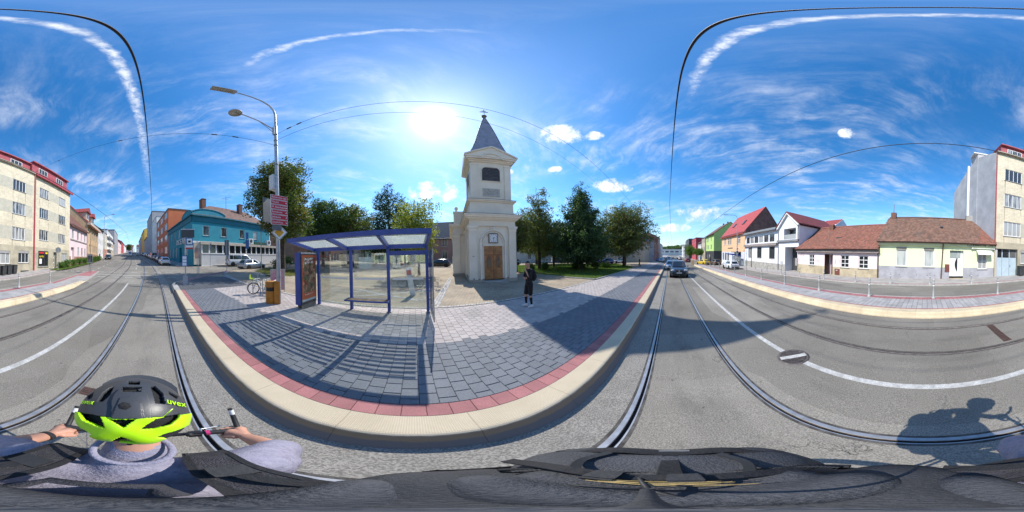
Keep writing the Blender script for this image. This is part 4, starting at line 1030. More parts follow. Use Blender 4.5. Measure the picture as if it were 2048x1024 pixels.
M('c_beige', (.50, .42, .32), .9, .08, 1, .1, 20); M('c_red', (.50, .07, .09), .8, .1, 1, .1, 20); M('c_white', (.66, .65, .63), .9, .06, 1, .1, 20, stain=.2, stainc=(.5, .5, .48))
M('c_grey', (.34, .34, .36), .85, .08, 1, .1, 20); M('c_dark', (.085, .08, .085), .7, .1, 1, .1, 20); M('c_yellow', (.66, .42, .08), .9, .06, 1, .1, 20); M('c_orange', (.56, .16, .065), .85, .06, 1, .1, 20)
M('c_pink', (.76, .58, .58), .9, .05, 1, .1, 20, stain=.15, stainc=(.62, .48, .48)); M('c_ochre', (.56, .40, .24), .9, .08, 1, .15, 16, stain=.25, stainc=(.42, .31, .2)); M('c_brick', (.36, .19, .13), .9, .1, 1, .2, 16)
M('c_teal', (.016, .26, .345), .75, .08, 1, .1, 20); M('c_tealfront', (.012, .17, .215), .75, .08, 1, .1, 20)
simple_house('beige three storey house beside the green one', (73, WY + .6), (65.8, WY + .6), 11, 9.6, MATS['c_beige'], 'flat', ncol=3)
simple_house('narrow white house behind street trees', (82, WY + .8), (73.3, WY + .8), 11, 8.5, MATS['c_white'], 'gable', ncol=3)
simple_house('raspberry red box shaped building over the street trees', (100, WY + 1.5), (84, WY + 1.5), 14, 11.5, MATS['c_red'], 'flat', ncol=4)
simple_house('dark flat roofed block far down the street', (122, WY + 3), (103, WY + 3), 14, 12.5, MATS['c_dark'], 'flat', ncol=5)
simple_house('pale block at the far right end of the row', (150, WY + 4), (125, WY + 4), 14, 9.5, MATS['c_white'], 'flat', ncol=6)
# church side, far along
simple_house('beige gabled house where the plane of facades starts beyond the trees', (52, 8.4), (64, 8.0), 11, 7.2, MATS['c_beige'], 'gable', 3.6, 2, 4)
simple_house('grey brown house second in the distant row', (64.3, 7.9), (78, 7.6), 11, 9.4, MATS['c_grey'], 'gable', 2.6, 3, 4)
simple_house('brick red house in the distant row', (78.4, 7.5), (94, 7.2), 11, 10.6, MATS['c_brick'], 'gable', 2.5, 3, 5)
simple_house('dark roofed tall house in the distant row', (94.3, 7.1), (112, 6.8), 11, 13.0, MATS['c_brick'], 'gable', 2.8, 4, 5, roofmat=MATS['roof_grey'])
simple_house('pale house near the end of the distant row', (112.4, 6.7), (140, 6.4), 11, 10, MATS['c_white'], 'gable', 2.5, 3, 7)

# --- left street, far side: pink, ochre, white, balconies ...
def LY(X): return -15.0 + (off(X) - off(-24.7)) * .93
def row(X0, X1): return (X0, LY(X0)), (X1, LY(X1))
p = row(-24.75, -34.9)
b = Bld('house', 'pale pink two storey house between the cream block and the ochre one', 'house', p[0], p[1], 9, 7.2, MATS['c_pink'], MATS['c_brick'], 1.2, zb=g(-29) + .25)
for u in (1.6, 4.3, 6.4, 8.6): b.win('f', u, 4.5, .95, 1.85, 2, 1, .13, sill=False, frame='frame_white')
for u in (4.6, 6.8, 8.9): b.win('f', u, 1.4, .95, 1.7, 2, 1, .13)
b.hole('f', .8, 0, 2.3, 2.9, .6); MB().box((.8, .5, 0), (2.3, .55, 2.9)).build('door', MATS['frame_white'], b.root)
b.walls('frlb'); b.gable_roof(4.6, MATS['roof_redbrown'], .5, .15); b.eave_gutter(.5, 7.0); MB().box((.4, -.12, 4.2), (b.W - .3, -.002, 4.42)).build('string_course', MATS['eave_grey'], b.root)
b.pipe('f', b.W - .1, 0, 7, 'gutter')
p = row(-35.2, -47)
b = Bld('house', 'ornate ochre house with deep eaves and red dormers', 'house', p[0], p[1], 11, 9.0, MATS['c_ochre'], MATS['c_brick'], 1.4, zb=g(-41) + .25)
for u in (2.2, 4.6, 7, 9.6):
    b.win('f', u, 5.0, 1.1, 2.1, 2, 1, .2, sill=False); b.win('f', u, 1.7, 1.1, 2.0, 2, 1, .2, sill=False)
    MB().box((u + .85, -.16, 1.2), (u + 1.15, -.002, 8.0)).build('pilaster', MATS['c_ochre'], b.root)
b.walls('frlb'); b.gable_roof(5.6, MATS['roof_red'], 1.0, .18); MB().box((-.2, -.9, 8.3), (b.W + .2, -.002, 8.85)).build('cornice', MATS['c_beige'], b.root)
for u in (3, 8.5):
    q = MB().box((u - 1.2, .8, 10.2), (u + 1.2, 4.5, 12.2)); d_ = q.build('dormer', MATS['c_beige'], b.root)
    MB().prism([(-1.6, 0), (1.6, 0), (0, 1.4)], .3, 5, 0, Matrix.Translation((u, 0, 12.2))).build('dormer_roof', MATS['roof_red'], d_)
    MB().box((u - .8, .77, 10.6), (u + .8, .799, 11.8)).build('pane', MATS['pane_dark'], d_)
b.chimney(b.W - 2, 5, 14, 1.6)
simple_house('white house with grey roof next to the ochre one', *row(-47.3, -56), 11, 9.6, MATS['c_white'], 'gable', 4, 3, 3, roofmat=MATS['roof_grey'])
simple_house('cream house with orange ground floor up the street', *row(-56.3, -64), 11, 9.2, MATS['panel_cream'], 'flat', 3, 3, 3, plinth=MATS['c_orange'], ph=3)
simple_house('white block with stacked balconies up the street', *row(-64.3, -76), 12, 11, MATS['c_white'], 'flat', 3, 4, 4, balcony=True)
simple_house('low brown roofed house beyond the balconies', *row(-77, -90), 10, 7, MATS['c_beige'], 'gable', 3.5, 2, 4)
simple_house('tall grey blank block up the street', *row(-91, -112), 12, 14, MATS['c_grey'], 'flat', 3, 5, 5)
simple_house('pale pink house near the top of the street', *row(-114, -140), 12, 9, MATS['c_pink'], 'gable', 3, 3, 6)
simple_house('red house near the top of the street', *row(-142, -170), 12, 10, MATS['c_red'], 'gable', 3, 3, 6)
simple_house('white house on the crest of the street', *row(-172, -215), 12, 8, MATS['c_white'], 'gable', 3, 2, 8)

# --- left street, near side: the teal corner building
KX, KY = -26.04, 5.55
def RY(X): return KY + (X - KX) * .168
def rrow(X0, X1): return (X0, RY(X0)), (X1, RY(X1))     # seen from the street the left end is the far one
M('teal_band', (.012, .15, .21), .7, .08, 1, .1); M('roof_tealhouse', (.20, .105, .075), .85, .25, 2, .3, 9)
b = Bld('corner_building', 'teal corner pub with curved parapet, big white letters and brown hip roof', 'pub', rrow(-42.6, KX)[0], (KX, KY), 18.5, 8.2, MATS['c_teal'], MATS['c_teal'], .7, zb=g(-30) + .05, sink=2)
W = b.W
for u in (3.0, 6.2, 9.4, 12.4): b.win('f', u, 5.2, 1.0, 1.7, 2, 1, .15)
for u in (1.8, 4.6, 7.4): b.win('f', u, 1.3, 1.0, 2.0, 2, 1, .15)
b.win('f', 14.2, 1.7, .9, 1.4, 1, 1, .15)
b.hole('f', 9.6, 0, 11.2, 3.2, .5); MB().box((9.6, .42, 0), (11.2, .47, 3.2)).build('door', MATS['frame_dark'], b.root)
for u in (2.6, 6.2, 10.4, 14.0): b.win('r', u, 4.9, 1.25, 1.75, 1, 1, .15, fw=.09, pane='pane' if u > 9 else 'pane_dark')
b.walls('frlb')
for k in 'fr': b.band(k, 7.25, .95, .14, MATS['teal_band']); b.band(k, 8.2, .22, .42, MATS['teal_band'], 'eave'); 
b.band('r', 3.6, .3, .1, MATS['c_white'], 'string_course')
for k, uc, wd in (('f', W - 2.6, 5.0), ('r', 3.2, 6.4)):
    prof = [(-wd / 2, 0), (wd / 2, 0)] + [(wd / 2 * math.cos(t), .25 + .85 * max(0, math.sin(t)) ** 1.2) for t in np.linspace(0, math.pi, 15)]
    MB().prism(prof, -.05, .35).build('curved_parapet', MATS['c_teal'], b.root, b.pt(k, uc, 8.42), (0, 0, b.rot(k)))
    MB().tube([(wd / 2 * 1.03 * math.cos(t), -.02, .32 + .87 * max(0, math.sin(t)) ** 1.2) for t in np.linspace(0, math.pi, 15)], .13, 6).build('parapet_coping', MATS['teal_band'], b.root, b.pt(k, uc, 8.42), (0, 0, b.rot(k)))
# hip roof
o_ = .3; D = b.D; zr = 12.7; A_ = [(-o_, -o_, 8.42), (W + o_, -o_, 8.42), (W + o_, D + o_, 8.42), (-o_, D + o_, 8.42), (1, 6.3, zr), (W - 6.0, 6.3, zr), (W - 6.0, D - 2, zr), (W - 6.2, D - 2, zr)]
MB().add(A_, [(0, 1, 5, 4), (1, 2, 6, 5), (2, 3, 7, 6), (3, 0, 4, 7), (4, 5, 6, 7)]).build('roof', MATS['roof_tealhouse'], b.root)
b.chimney(W - 5.2, 4.4, 11.2, 2.3, 1.4, .9); b.chimney(W - 4.0, 13, 10.2, 3.2, 1.0, .9)
MB().cyl((W - 4.4, 9.6, 11), (W - 4.4, 9.6, 15), .04).cyl((W - 5.4, 9.0, 14.7), (W - 3.4, 10.2, 14.7), .025).cyl((W - 5.0, 9.2, 14.3), (W - 3.8, 10.0, 14.3), .02).build('aerial', MATS['frame_dark'], b.root)
M('letters_white', (.74, .74, .72), .6, .05, 5, .02)
for i, ch in enumerate('OCEANA'):
    text(ch, 1.55, b.root, (W - 8.2 + i * 1.22, -.12, 4.3), (R(90), 0, 0), MATS['letters_white'], ext=.06)
# lean-to glazed pub garden with white boarding along the side street
M('board_white', (.74, .72, .69), .8, .06, 2, .15); M('lean_roof', (.52, .46, .38), .9, .1, 2, .15)
vs = b.root
ext = MB().box((W + .02, 1.4, -1), (W + .6, 20.5, 1.75)).build('pub_annex', MATS['board_white'], vs)
for i in range(9): MB().box((W + .6, 1.4, .05 + i * .19), (W + .615, 20.5, .06 + i * .19)).build('board_joint', MATS['eave_grey'], ext)
MB().box((W + .02, 1.2, 3.3), (W + .85, 20.8, 3.75)).build('annex_roof', MATS['lean_roof'], ext)
MB().box((W + .02, 1.4, 1.75), (W + .45, 20.5, 3.3)).build('annex_glazing', MATS['pane_dark'], ext)
for i in range(15):
    y = 1.4 + i * 1.355; MB().box((W + .38, y, 1.75), (W + .58, y + .2, 3.3)).build('annex_post', MATS['frame_white'], ext)
MB().box((W + .4, 1.4, 1.75), (W + .68, 20.5, 1.9)).build('annex_sill', MATS['frame_white'], ext)
MB().box((W + .03, .15, 0), (W + .45, 1.38, 3.5)).build('porch', MATS['lean_roof'], ext)
for y in (11.5, 16.8):
    ac = MB().box((W + .2, y, 3.9), (W + .9, y + 1.1, 4.9)).build('air_conditioner', MATS['frame_white'], vs); MB().cyl((W + .9, y + .5, 4.4), (W + .93, y + .5, 4.4), .36, n=16).build('fan_grille', MATS['frame_dark'], ac)
MB().box((W + .3, 13.2, 3.8), (W + .7, 16.3, 4.35)).build('awning_box', M('green_dark', (.02, .09, .06), .7, .1, 3, .1), vs)
MB().box((W + .46, .4, 1.1), (W + .49, 1.1, 2.7)).build('menu_board', MATS['c_brick'], ext)
simple_house('modern orange house with grey window bands above the teal pub', *rrow(-62, -42.8), 20, 13.2, MATS['c_orange'], 'flat', 3, 4, 3, ww=3.5, wcols=3, wh=1.9)
simple_house('white and grey stepped house left of the orange one', *rrow(-75, -62.3), 14, 15.5, MATS['c_white'], 'flat', 3, 5, 3, roofmat=MATS['c_grey'])
simple_house('tall dark grey slab building up the street', *rrow(-98, -75.3), 14, 20.5, MATS['c_grey'], 'flat', 3, 6, 6)
simple_house('low grey house below the slab', *rrow(-118, -98.4), 12, 10, MATS['c_grey'], 'gable', 3, 3, 5)
simple_house('yellow house far up the street', *rrow(-150, -118.5), 16, 17, MATS['c_yellow'], 'gable', 4, 5, 6)
simple_house('grey house at the far top of the street', *rrow(-200, -152), 14, 14, MATS['c_grey'], 'gable', 3, 4, 8)
simple_house('brown house peeping out right of the pub annex', (-30, 33), (-28, 50), 12, 9, MATS['c_brick'], 'gable', 4, 3, 4)

# --- behind the square
simple_house('dusky pink house with grey roof behind the church', (-2, 52), (16, 46), 12, 7.5, M('c_dusk', (.40, .22, .17), .9, .08, 1, .1, 20), 'gable', 6, 2, 4, ww=1.6, wh=2.4, roofmat=MATS['roof_grey'], plinth=MATS['c_grey'])
simple_house('pale green house behind the shelter at the back of the square', (-16, 52), (-4, 52), 10, 6.5, MATS['render_lime'], 'gable', 4, 2, 4)
simple_house('grey house behind the trees on the left of the square', (-34, 56), (-18, 53), 10, 7.5, MATS['c_beige'], 'gable', 4, 2, 5)
simple_house('white walled house seen between the trees right of the church', (27, 42), (38, 34), 10, 6.5, MATS['c_white'], 'flat', 3, 2, 3)
simple_house('dark grey house seen under the right trees', (38.5, 33), (47, 25), 10, 6, MATS['c_dark'], 'flat', 3, 2, 3)
simple_house('beige house behind the rightmost square tree', (46, 22), (52, 15.5), 10, 6.2, MATS['c_beige'], 'gable', 3.5, 2, 2)
# long low building and wooded hill closing the street on the right
b = Bld('long_building', 'long pale building closing the far end of the right street', 'building', (235, 30), (235, -45), 14, 9, MATS['c_white'], None, .5, zb=g(235))
for i in range(10): b.win('f', 4 + i * 7.2, 4.2, 5, 2.2, 4, 1, .2, sill=False); b.hole('f', 2 + i * 7.2, .2, 6 + i * 7.2, 3.0, .8)
b.walls('frlb'); b.flat_roof(.8, .5)
mb = MB(); n = 26
for i in range(n + 1):
    y = -260 + i * 20; hh = 13 + 9 * math.exp(-((y + 30) / 60) ** 2) + 2 * math.sin(i * 1.3)
    for x, z in ((330, -6), (380, hh * .6 - 4), (450, hh - 2), (560, hh - 4), (640, -6)): mb.v.append((x, y, z))
for i in range(n):
    for j in range(4): mb.f.append((i * 5 + j, (i + 1) * 5 + j, (i + 1) * 5 + j + 1, i * 5 + j + 1)[::-1]); mb.mi.append(0); mb.sm.append(True)
tag(mb.build('hill', M('hill_green', (.06, .085, .03), .95, .35, .05, .5, .2, c2=(.13, .13, .06))), kind='structure')

simple_house('distant white house closing the view on the crest of the left street', (-268, -36), (-268, -22), 12, 9, MATS['c_white'], 'gable', 4, 2, 4)
simple_house('distant pink house beside the white one on the crest', (-262, -54), (-262, -40), 12, 8, MATS['c_pink'], 'gable', 4, 2, 4)
simple_house('distant beige house right of the crest of the left street', (-255, -20), (-255, -6), 12, 8, MATS['c_beige'], 'gable', 4, 2, 4)
def streaks(b, k, us, z1, seed, mat='run_off', zmin=.6, zmax=1.6):
    """rain run-off stains below sills: thin flat patches of grime on the wall"""
    rnd = random.Random(seed); q = MB()
    for u in us:
        h = rnd.uniform(zmin, zmax); w = rnd.uniform(.03, .07); p = [(u - w, z1), (u + w, z1), (u + w * .3, z1 - h), (u - w * .5, z1 - h * .9)]
        q.add([b.pt(k, a, c, -.003) for a, c in p], [(0, 3, 2, 1)[::-1]])
    tag(q.build('run_off_stains', MATS[mat], b.root), kind='stuff')
M('run_off', (.40, .345, .25), .95, .2, 6, 0)
for z in (4.2, 7.4, 10.6): streaks(apt, 'f', [1.05, 3.05, 5.3, 7.3, 10.0, 12.0, 14.6, 16.6], z - .02 if z < 4 else z, int(z * 10))
# ---------------------------------------------------------------- church
M('stucco', (.82, .735, .595), .92, .05, .9, .25, 22, stain=.28, stainc=(.60, .54, .45)); M('stucco_trim', (.85, .77, .64), .9, .05, 1, .15, 22, stain=.12, stainc=(.52, .47, .4))
M('church_base', (.42, .38, .32), .95, .12, 2, .3, 18); M('oak', (.47, .215, .075), .5, .22, 3, .15, 14, stain=.3, stainc=(.3, .13, .05)); M('oak_dark', (.30, .13, .05), .55, .2, 4, .1)
M('slate', (.34, .34, .41), .55, .1, 3, .2, 20, isl=.07); M('lead', (.16, .16, .17), .6, .15, 4, .1); M('louvre', (.10, .10, .115), .7, .2, 6, .1); M('gilt', (.20, .17, .13), .5, .2, 6, .1, metal=.5)
M('clock_white', (.74, .74, .72), .5, .04, 4, .02); M('clock_brown', (.16, .12, .09), .6, .15, 6, .1); M('stone_plaque', (.50, .47, .42), .85, .1, 5, .2); M('black', (.015, .015, .016), .5, .1, 5, .05)
CW, CD = 3.85, 4.3
ch = thing('church', 'cream baroque chapel tower with slate spire, square clock and oak door', 'church', (4.16, 11.75, g(5.5) + .2), R(-13))
q = MB().box((.12, .16, .25), (CW - .12, CD + .3, 5.0))
q.build('tower_wall', MATS['stucco'], ch)
MB().box((-.06, -.06, -.8), (1.12, CD, .22)).box((2.73, -.06, -.8), (CW + .06, CD, .22)).box((1.12, .1, -.8), (2.73, CD, .12)).build('tower_plinth', MATS['church_base'], ch)
def pilaster(x0, x1, y0, y1):
    o = MB().box((x0, y0, .22), (x1, y1, 4.02)).box((x0 - .03, y0 - .03, .22), (x1 + .03, y1 + .03, .42)).build('pilaster', MATS['stucco'], ch)
    MB().box((x0 - .03, y0 - .03, 4.02), (x1 + .03, y1 + .03, 4.10)).box((x0 - .01, y0 - .01, 4.10), (x1 + .01, y1 + .01, 4.2)).box((x0 - .06, y0 - .06, 4.2), (x1 + .06, y1 + .06, 4.28)).box((x0 - .1, y0 - .1, 4.28), (x1 + .1, y1 + .1, 4.42)).build('capital', MATS['stucco_trim'], o)
pilaster(.0, .62, .0, .5); pilaster(CW - .62, CW, .0, .5); pilaster(-.001, .5, 3.3, 4.1)
def steps(name, x0, y0, x1, y1, levels, mat, parent=ch):
    q = MB()
    for z0, z1, o in levels: q.box((x0 - o, y0 - o, z0), (x1 + o, y1 + o, z1))
    return q.build(name, mat, parent)
steps('entablature', .02, .02, CW - .02, CD + .2, [(4.42, 4.55, .0), (4.55, 4.88, -.03), (4.88, 4.98, .06)], MATS['stucco'])
steps('lower_cornice', .0, .0, CW, CD + .2, [(4.98, 5.1, .16), (5.1, 5.24, .3), (5.24, 5.34, .38)], MATS['stucco_trim'])
MB().box((-.40, -.40, 5.341), (CW + .4, CD + .3, 5.37)).build('cornice_flashing', MATS['lead'], ch)
steps('attic_stage', .14, .14, CW - .14, CD, [(5.37, 5.62, .06), (5.62, 6.45, .0), (6.45, 6.56, .10), (6.56, 6.66, .2)], MATS['stucco'])
MB().box((-.08, -.08, 6.661), (CW + .08, CD + .1, 6.69)).build('ledge_flashing', MATS['lead'], ch)
BX0, BX1, BD = .26, CW - .26, 3.75
bel = MB().box((BX0 + .08, .34, 6.69), (BX1 - .08, BD, 10.4)).build('belfry_wall', MATS['stucco'], ch)
for x0, x1, y0, y1 in ((BX0, BX0 + .55, .26, .7), (BX1 - .55, BX1, .26, .7), (BX0, BX0 + .5, BD - .5, BD + .05), (BX1 - .5, BX1, BD - .5, BD + .05)):
    o = MB().box((x0, y0, 6.69), (x1, y1, 10.05)).build('belfry_pilaster', MATS['stucco'], ch); MB().box((x0 - .04, y0 - .04, 10.05), (x1 + .04, y1 + .04, 10.2)).build('capital', MATS['stucco_trim'], o)
steps('upper_cornice', BX0, .26, BX1, BD, [(10.4, 10.52, .06), (10.52, 10.64, .18), (10.64, 10.8, .34), (10.8, 10.92, .42)], MATS['stucco_trim'])
# pediments on the four sides
q = MB(); cx = CW / 2; hw = (BX1 - BX0) / 2 + .42
for k, (m_) in enumerate((Matrix.Translation((cx, .26 - .36, 10.92)), Matrix.Translation((cx, BD + .2, 10.92)))):
    q.prism([(-hw, 0), (hw, 0), (0, .98)], 0, .16, 0, m_)
hd_ = (BD - .26) / 2 + .40
for x in (BX0 - .40, BX1 + .24): q.prism([(-hd_, 0), (hd_, 0), (0, .98)], 0, .16, 0, Matrix.Translation((x + .16 if x < 1 else x + .16, (BD + .26) / 2, 10.92)) @ Matrix.Rotation(R(90), 4, 'Z'))
q.build('pediment', MATS['stucco'], ch)
q = MB()
for sx in (-1, 1):
    q.prism([(0, .98), (sx * (hw + .06), 0), (sx * (hw + .06), .12), (0, 1.12)][::sx], -.14, .32, 0, Matrix.Translation((cx, .26 - .36, 10.92)))
q.build('pediment_moulding', MATS['stucco_trim'], ch)
q = MB(); q.tube([(cx + .82 * math.cos(t), .26 - .40, 10.62 + .55 * math.sin(t)) for t in np.linspace(0.05, math.pi - .05, 15)], .07, 6); q.tube([(cx + s * .82, .26 - .40, 10.64) for s in (1, 1.35)], .06, 6).tube([(cx - s * .82, .26 - .40, 10.64) for s in (1, 1.35)], .06, 6)
q.build('arched_moulding', MATS['stucco_trim'], ch)
q = MB(); N = 16; vs = [(cx - 1.28, .26 - .364, 10.38), ]; 
q.prism([(.8 * math.cos(t), .5 * math.sin(t)) for t in np.linspace(0, math.pi, 13)], 0, .05, 0, Matrix.Translation((cx, -.105, 10.64))); q.build('lunette', MATS['stucco'], ch)
# spire: swept slate pyramid with rows of slates
ty, tz = (BD + .26) / 2, 10.95
prof = [(1.92, 0.0), (1.62, .62), (1.36, 1.35), (1.10, 2.35), (.09, 7.45)]
q = MB(); vs = [(cx + sx * r, ty + sy * r, tz + z) for r, z in prof for sx, sy in ((-1, -1), (1, -1), (1, 1), (-1, 1))]
q.add(vs, [(i * 4 + k, i * 4 + (k + 1) % 4, i * 4 + 4 + (k + 1) % 4, i * 4 + 4 + k) for i in range(4) for k in range(4)]); sp = q.build('spire', MATS['slate'], ch)
q = MB()
def prad(z):
    for (r0, z0), (r1, z1) in zip(prof, prof[1:]):
        if z0 <= z <= z1: return r0 + (r1 - r0) * (z - z0) / (z1 - z0)
    return .05
zz = .02
while zz < 7.2:
    r0, r1 = prad(zz) + .022, prad(min(zz + .3, 7.3)) + .004; nst = max(1, int(2 * r0 / .26))
    for k in range(4):
        m_ = Matrix.Translation((cx, ty, tz)) @ Matrix.Rotation(k * math.pi / 2, 4, 'Z')
        for i in range(nst):
            a0, a1 = -1 + 2 * i / nst + .012, -1 + 2 * (i + 1) / nst - .012
            q.add([m_ @ Vector(p) for p in ((a0 * r0, -r0, zz), (a1 * r0, -r0, zz), (a1 * r1, -r1, zz + .3), (a0 * r1, -r1, zz + .3))], [(0, 1, 2, 3)])
    zz += .24
tag(q.build('spire_slates', MATS['slate'], ch), kind='stuff')
q = MB()
for k in range(4):
    m_ = Matrix.Translation((cx, ty, tz)) @ Matrix.Rotation(k * math.pi / 2, 4, 'Z'); q.tube([m_ @ Vector((-r, -r, z)) for r, z in prof], .045, 6)
q.build('spire_ridges', MATS['lead'], ch)
MB().lathe([(.1, 7.4), (.14, 7.5), (.08, 7.58), (.06, 7.66), (.2, 7.74), (.27, 7.9), (.2, 8.06), (.05, 8.14)], 14, (cx, ty, tz)).build('spire_ball', MATS['gilt'], ch)
MB().box((cx - .035, ty - .03, tz + 8.1), (cx + .035, ty + .03, tz + 9.3)).box((cx - .38, ty - .03, tz + 8.78), (cx + .38, ty + .03, tz + 8.86)).box((cx - .2, ty - .025, tz + 9.0), (cx + .2, ty + .025, tz + 9.06)).build('cross', MATS['gilt'], ch)
# louvred bell opening, front and left
def louvre(m_, w):
    ww, h0, h1, c_ = w / 2, 8.46, 9.92, .26
    f = MB(); pts = [(-ww, h0), (ww, h0), (ww, h1 - c_), (ww - c_, h1), (-ww + c_, h1), (-ww, h1 - c_)]
    f.prism(pts, -.02, .02, 0, m_); o = f.build('bell_louvre', MATS['louvre'], ch)
    tb = MB(); tb.tube([m_ @ Vector((p[0], -.035, p[1])) for p in pts], .05, 6, 0, True); tb.build('louvre_frame', MATS['stucco_trim'], o)
    n = 9
    for i in range(n):
        z = h0 + .08 + i * (h1 - h0 - .12) / n; hw_ = ww - .06 if z < h1 - c_ else ww - .06 - (z - h1 + c_)
        MB().box((-hw_, -.075, z), (hw_, -.021, z + .07), 0, m_ @ Matrix.Translation((0, 0, 0))).build('slat', MATS['louvre'], o)
louvre(Matrix.Translation((cx, .33, 0)), 1.54)
louvre(Matrix.Translation((BX0 + .07, 2.0, 0)) @ Matrix.Rotation(R(-90), 4, 'Z'), 1.4)
# inscription tablet
pq = MB().box((cx - .70, .30, 7.05), (cx + .70, .339, 7.74)).box((cx - .72, .285, 7.04), (cx + .72, .2999, 7.10)).box((cx - .72, .285, 7.69), (cx + .72, .2999, 7.75)).build('inscription_tablet', MATS['stone_plaque'], ch)
q = MB(); rnd = random.Random(4)
for r_ in range(4):
    x = cx - .58
    while x < cx + .55:
        w_ = rnd.uniform(.03, .055); q.box((x, .296, 7.2 + r_ * .12), (x + .014, .2995, 7.2 + r_ * .12 + .075)); 
        if rnd.random() < .6: q.box((x, .296, 7.2 + r_ * .12 + rnd.choice((0, .03, .061))), (x + w_, .2995, 7.2 + r_ * .12 + .014 + rnd.choice((0, .0))))
        x += w_ + rnd.choice((.025, .025, .07))
tag(q.build('carved_letters', MATS['clock_brown'], pq), kind='stuff')
MB().box((cx - .95, .325, 6.85), (cx + .95, .3395, 6.9)).build('tablet_ledge', MATS['stucco_trim'], ch)
# door in its arched recess
q = MB(); ra = 1.0; zc_ = 3.12
arc = [(cx + ra * math.cos(t), zc_ + ra * math.sin(t)) for t in np.linspace(0, math.pi, 21)]
q.tube([(x, .10, z) for x, z in arc], .075, 6); q.tube([(x, .10, z) for x, z in [(cx + (ra - .2) * math.cos(t), zc_ + (ra - .2) * math.sin(t)) for t in np.linspace(0, math.pi, 21)]], .04, 6)
q.box((cx - ra - .075, .05, .2), (cx - ra + .075, .159, zc_)).box((cx + ra - .075, .05, .2), (cx + ra + .075, .159, zc_)); q.build('door_surround', MATS['stucco_trim'], ch)
MB().box((cx - .16, .02, zc_ + ra - .06), (cx + .16, .2, zc_ + ra + .24)).ball((cx, .02, zc_ + ra + .12), .12, 10).build('keystone', MATS['stucco_trim'], ch)
MB().box((cx - .86, .06, 2.84), (cx + .86, .159, 2.98)).build('door_lintel', MATS['stucco'], ch)
dr = MB().box((cx - .74, .10, .2), (cx + .74, .155, 2.82)).build('door', MATS['oak'], ch)
for sx in (-1, 1):
    for z0, z1 in ((.28, .62), (.70, .98), (2.22, 2.7)):
        MB().box((cx + sx * .37 - .26, .08, z0), (cx + sx * .37 + .26, .0999, z1)).box((cx + sx * .37 - .2, .065, z0 + .06), (cx + sx * .37 + .2, .0799, z1 - .06)).build('door_panel', MATS['oak'], dr)
    x = cx + sx * .36
    MB().prism([(-.2, 0), (.2, 0), (.2, .75), (.13, .95), (-.13, .95), (-.2, .75)], .078, .0995, 0, Matrix.Translation((x, 0, 1.1))).build('door_frame', MATS['oak_dark'], dr)
    MB().prism([(.13 * math.cos(t), .36 * math.sin(t)) for t in np.linspace(0, 2 * math.pi, 16, endpoint=False)], .070, .0775, 0, Matrix.Translation((x, 0, 1.55))).build('door_glass', MATS['pane'], dr)
MB().box((cx - .03, .07, .22), (cx + .03, .0995, 2.8)).box((cx - .74, .075, 2.08), (cx + .74, .0993, 2.18)).build('door_moulding', MATS['oak_dark'], dr)
MB().cyl((cx + .09, .04, 1.35), (cx + .19, .04, 1.35), .014).build('handle', MATS['gilt'], dr)
MB().box((cx - 1.0, -.75, -.3), (cx + 1.0, -.06, .0)).box((cx - .9, -.4, .0), (cx + .9, .1, .12)).build('door_step', MATS['concrete'], ch)
# clock
ck = MB().box((cx - .38, .03, 3.06), (cx + .38, .12, 3.84)).build('clock', MATS['clock_brown'], ch)
MB().box((cx - .31, .022, 3.13), (cx + .31, .0299, 3.77)).build('clock_face', MATS['clock_white'], ck)
for k in range(12):
    t = k * math.pi / 6; s_ = .255 / max(abs(math.sin(t)), abs(math.cos(t)))
    s_ = min(s_, .29); MB().cbox((cx + s_ * math.sin(t), .017, 3.45 + s_ * math.cos(t)), (.028, .008, .075)).build('hour_mark', MATS['black'], ck)
MB().prism([(-.016, -.06), (.016, -.06), (.010, .21), (-.010, .21)], .008, .0125, 0, Matrix.Translation((cx, 0, 3.45)) @ Matrix.Rotation(R(178), 4, 'Y')).build('minute_hand', MATS['black'], ck)
MB().prism([(-.02, -.05), (.02, -.05), (.013, .14), (-.013, .14)], .013, .0165, 0, Matrix.Translation((cx, 0, 3.45)) @ Matrix.Rotation(R(72), 4, 'Y')).build('hour_hand', MATS['black'], ck)
MB().box((.22, -.02, 2.0), (.42, -.001, 2.09)).build('small_plate', MATS['stone_plaque'], ch)
MB().ball((.3, -.12, .3), .05, 8).build('floor_lamp', MATS['black'], ch)
# nave behind
NX0, NX1, NY0, NY1 = -1.15, CW + 1.15, CD, CD + 12
nv = MB().box((NX0, NY0, -.8), (NX1, NY1, 5.0)).build('nave_wall', MATS['stucco'], ch)
steps('nave_cornice', NX0, NY0, NX1, NY1, [(4.88, 5.0, .06), (5.0, 5.12, .16), (5.12, 5.26, .3), (5.26, 5.36, .38)], MATS['stucco_trim'])
for x in (NX0, NX1 - .62):
    o = MB().box((x - .07, NY0 - .1, .2), (x + .69, NY0 + .5, 4.02)).build('pilaster', MATS['stucco'], ch); MB().box((x - .15, NY0 - .18, 4.02), (x + .77, NY0 + .55, 4.15)).box((x - .2, NY0 - .22, 4.28), (x + .82, NY0 + .6, 4.42)).box((x - .1, NY0 - .12, 4.15), (x + .72, NY0 + .55, 4.28)).build('capital', MATS['stucco_trim'], o)
MB().box((NX0 - .12, NY0 - .16, -.8), (NX1 + .12, NY1, .3)).build('nave_plinth', MATS['church_base'], ch)
q = MB().box((NX0 + .1, NY0 + .05, 5.36), (NX1 - .1, NY0 + .5, 6.6)); q.box((NX0 + .05, NY0 + .02, 6.6), (NX1 - .05, NY0 + .55, 6.75)); q.build('attic_wall', MATS['stucco'], ch)
MB().lathe([(.2, 6.75), (.1, 6.85), (.14, 6.95), (.22, 7.1), (.15, 7.25), (.02, 7.35)], 10, (NX0 + .4, NY0 + .25, 0)).build('finial', MATS['stucco_trim'], ch)
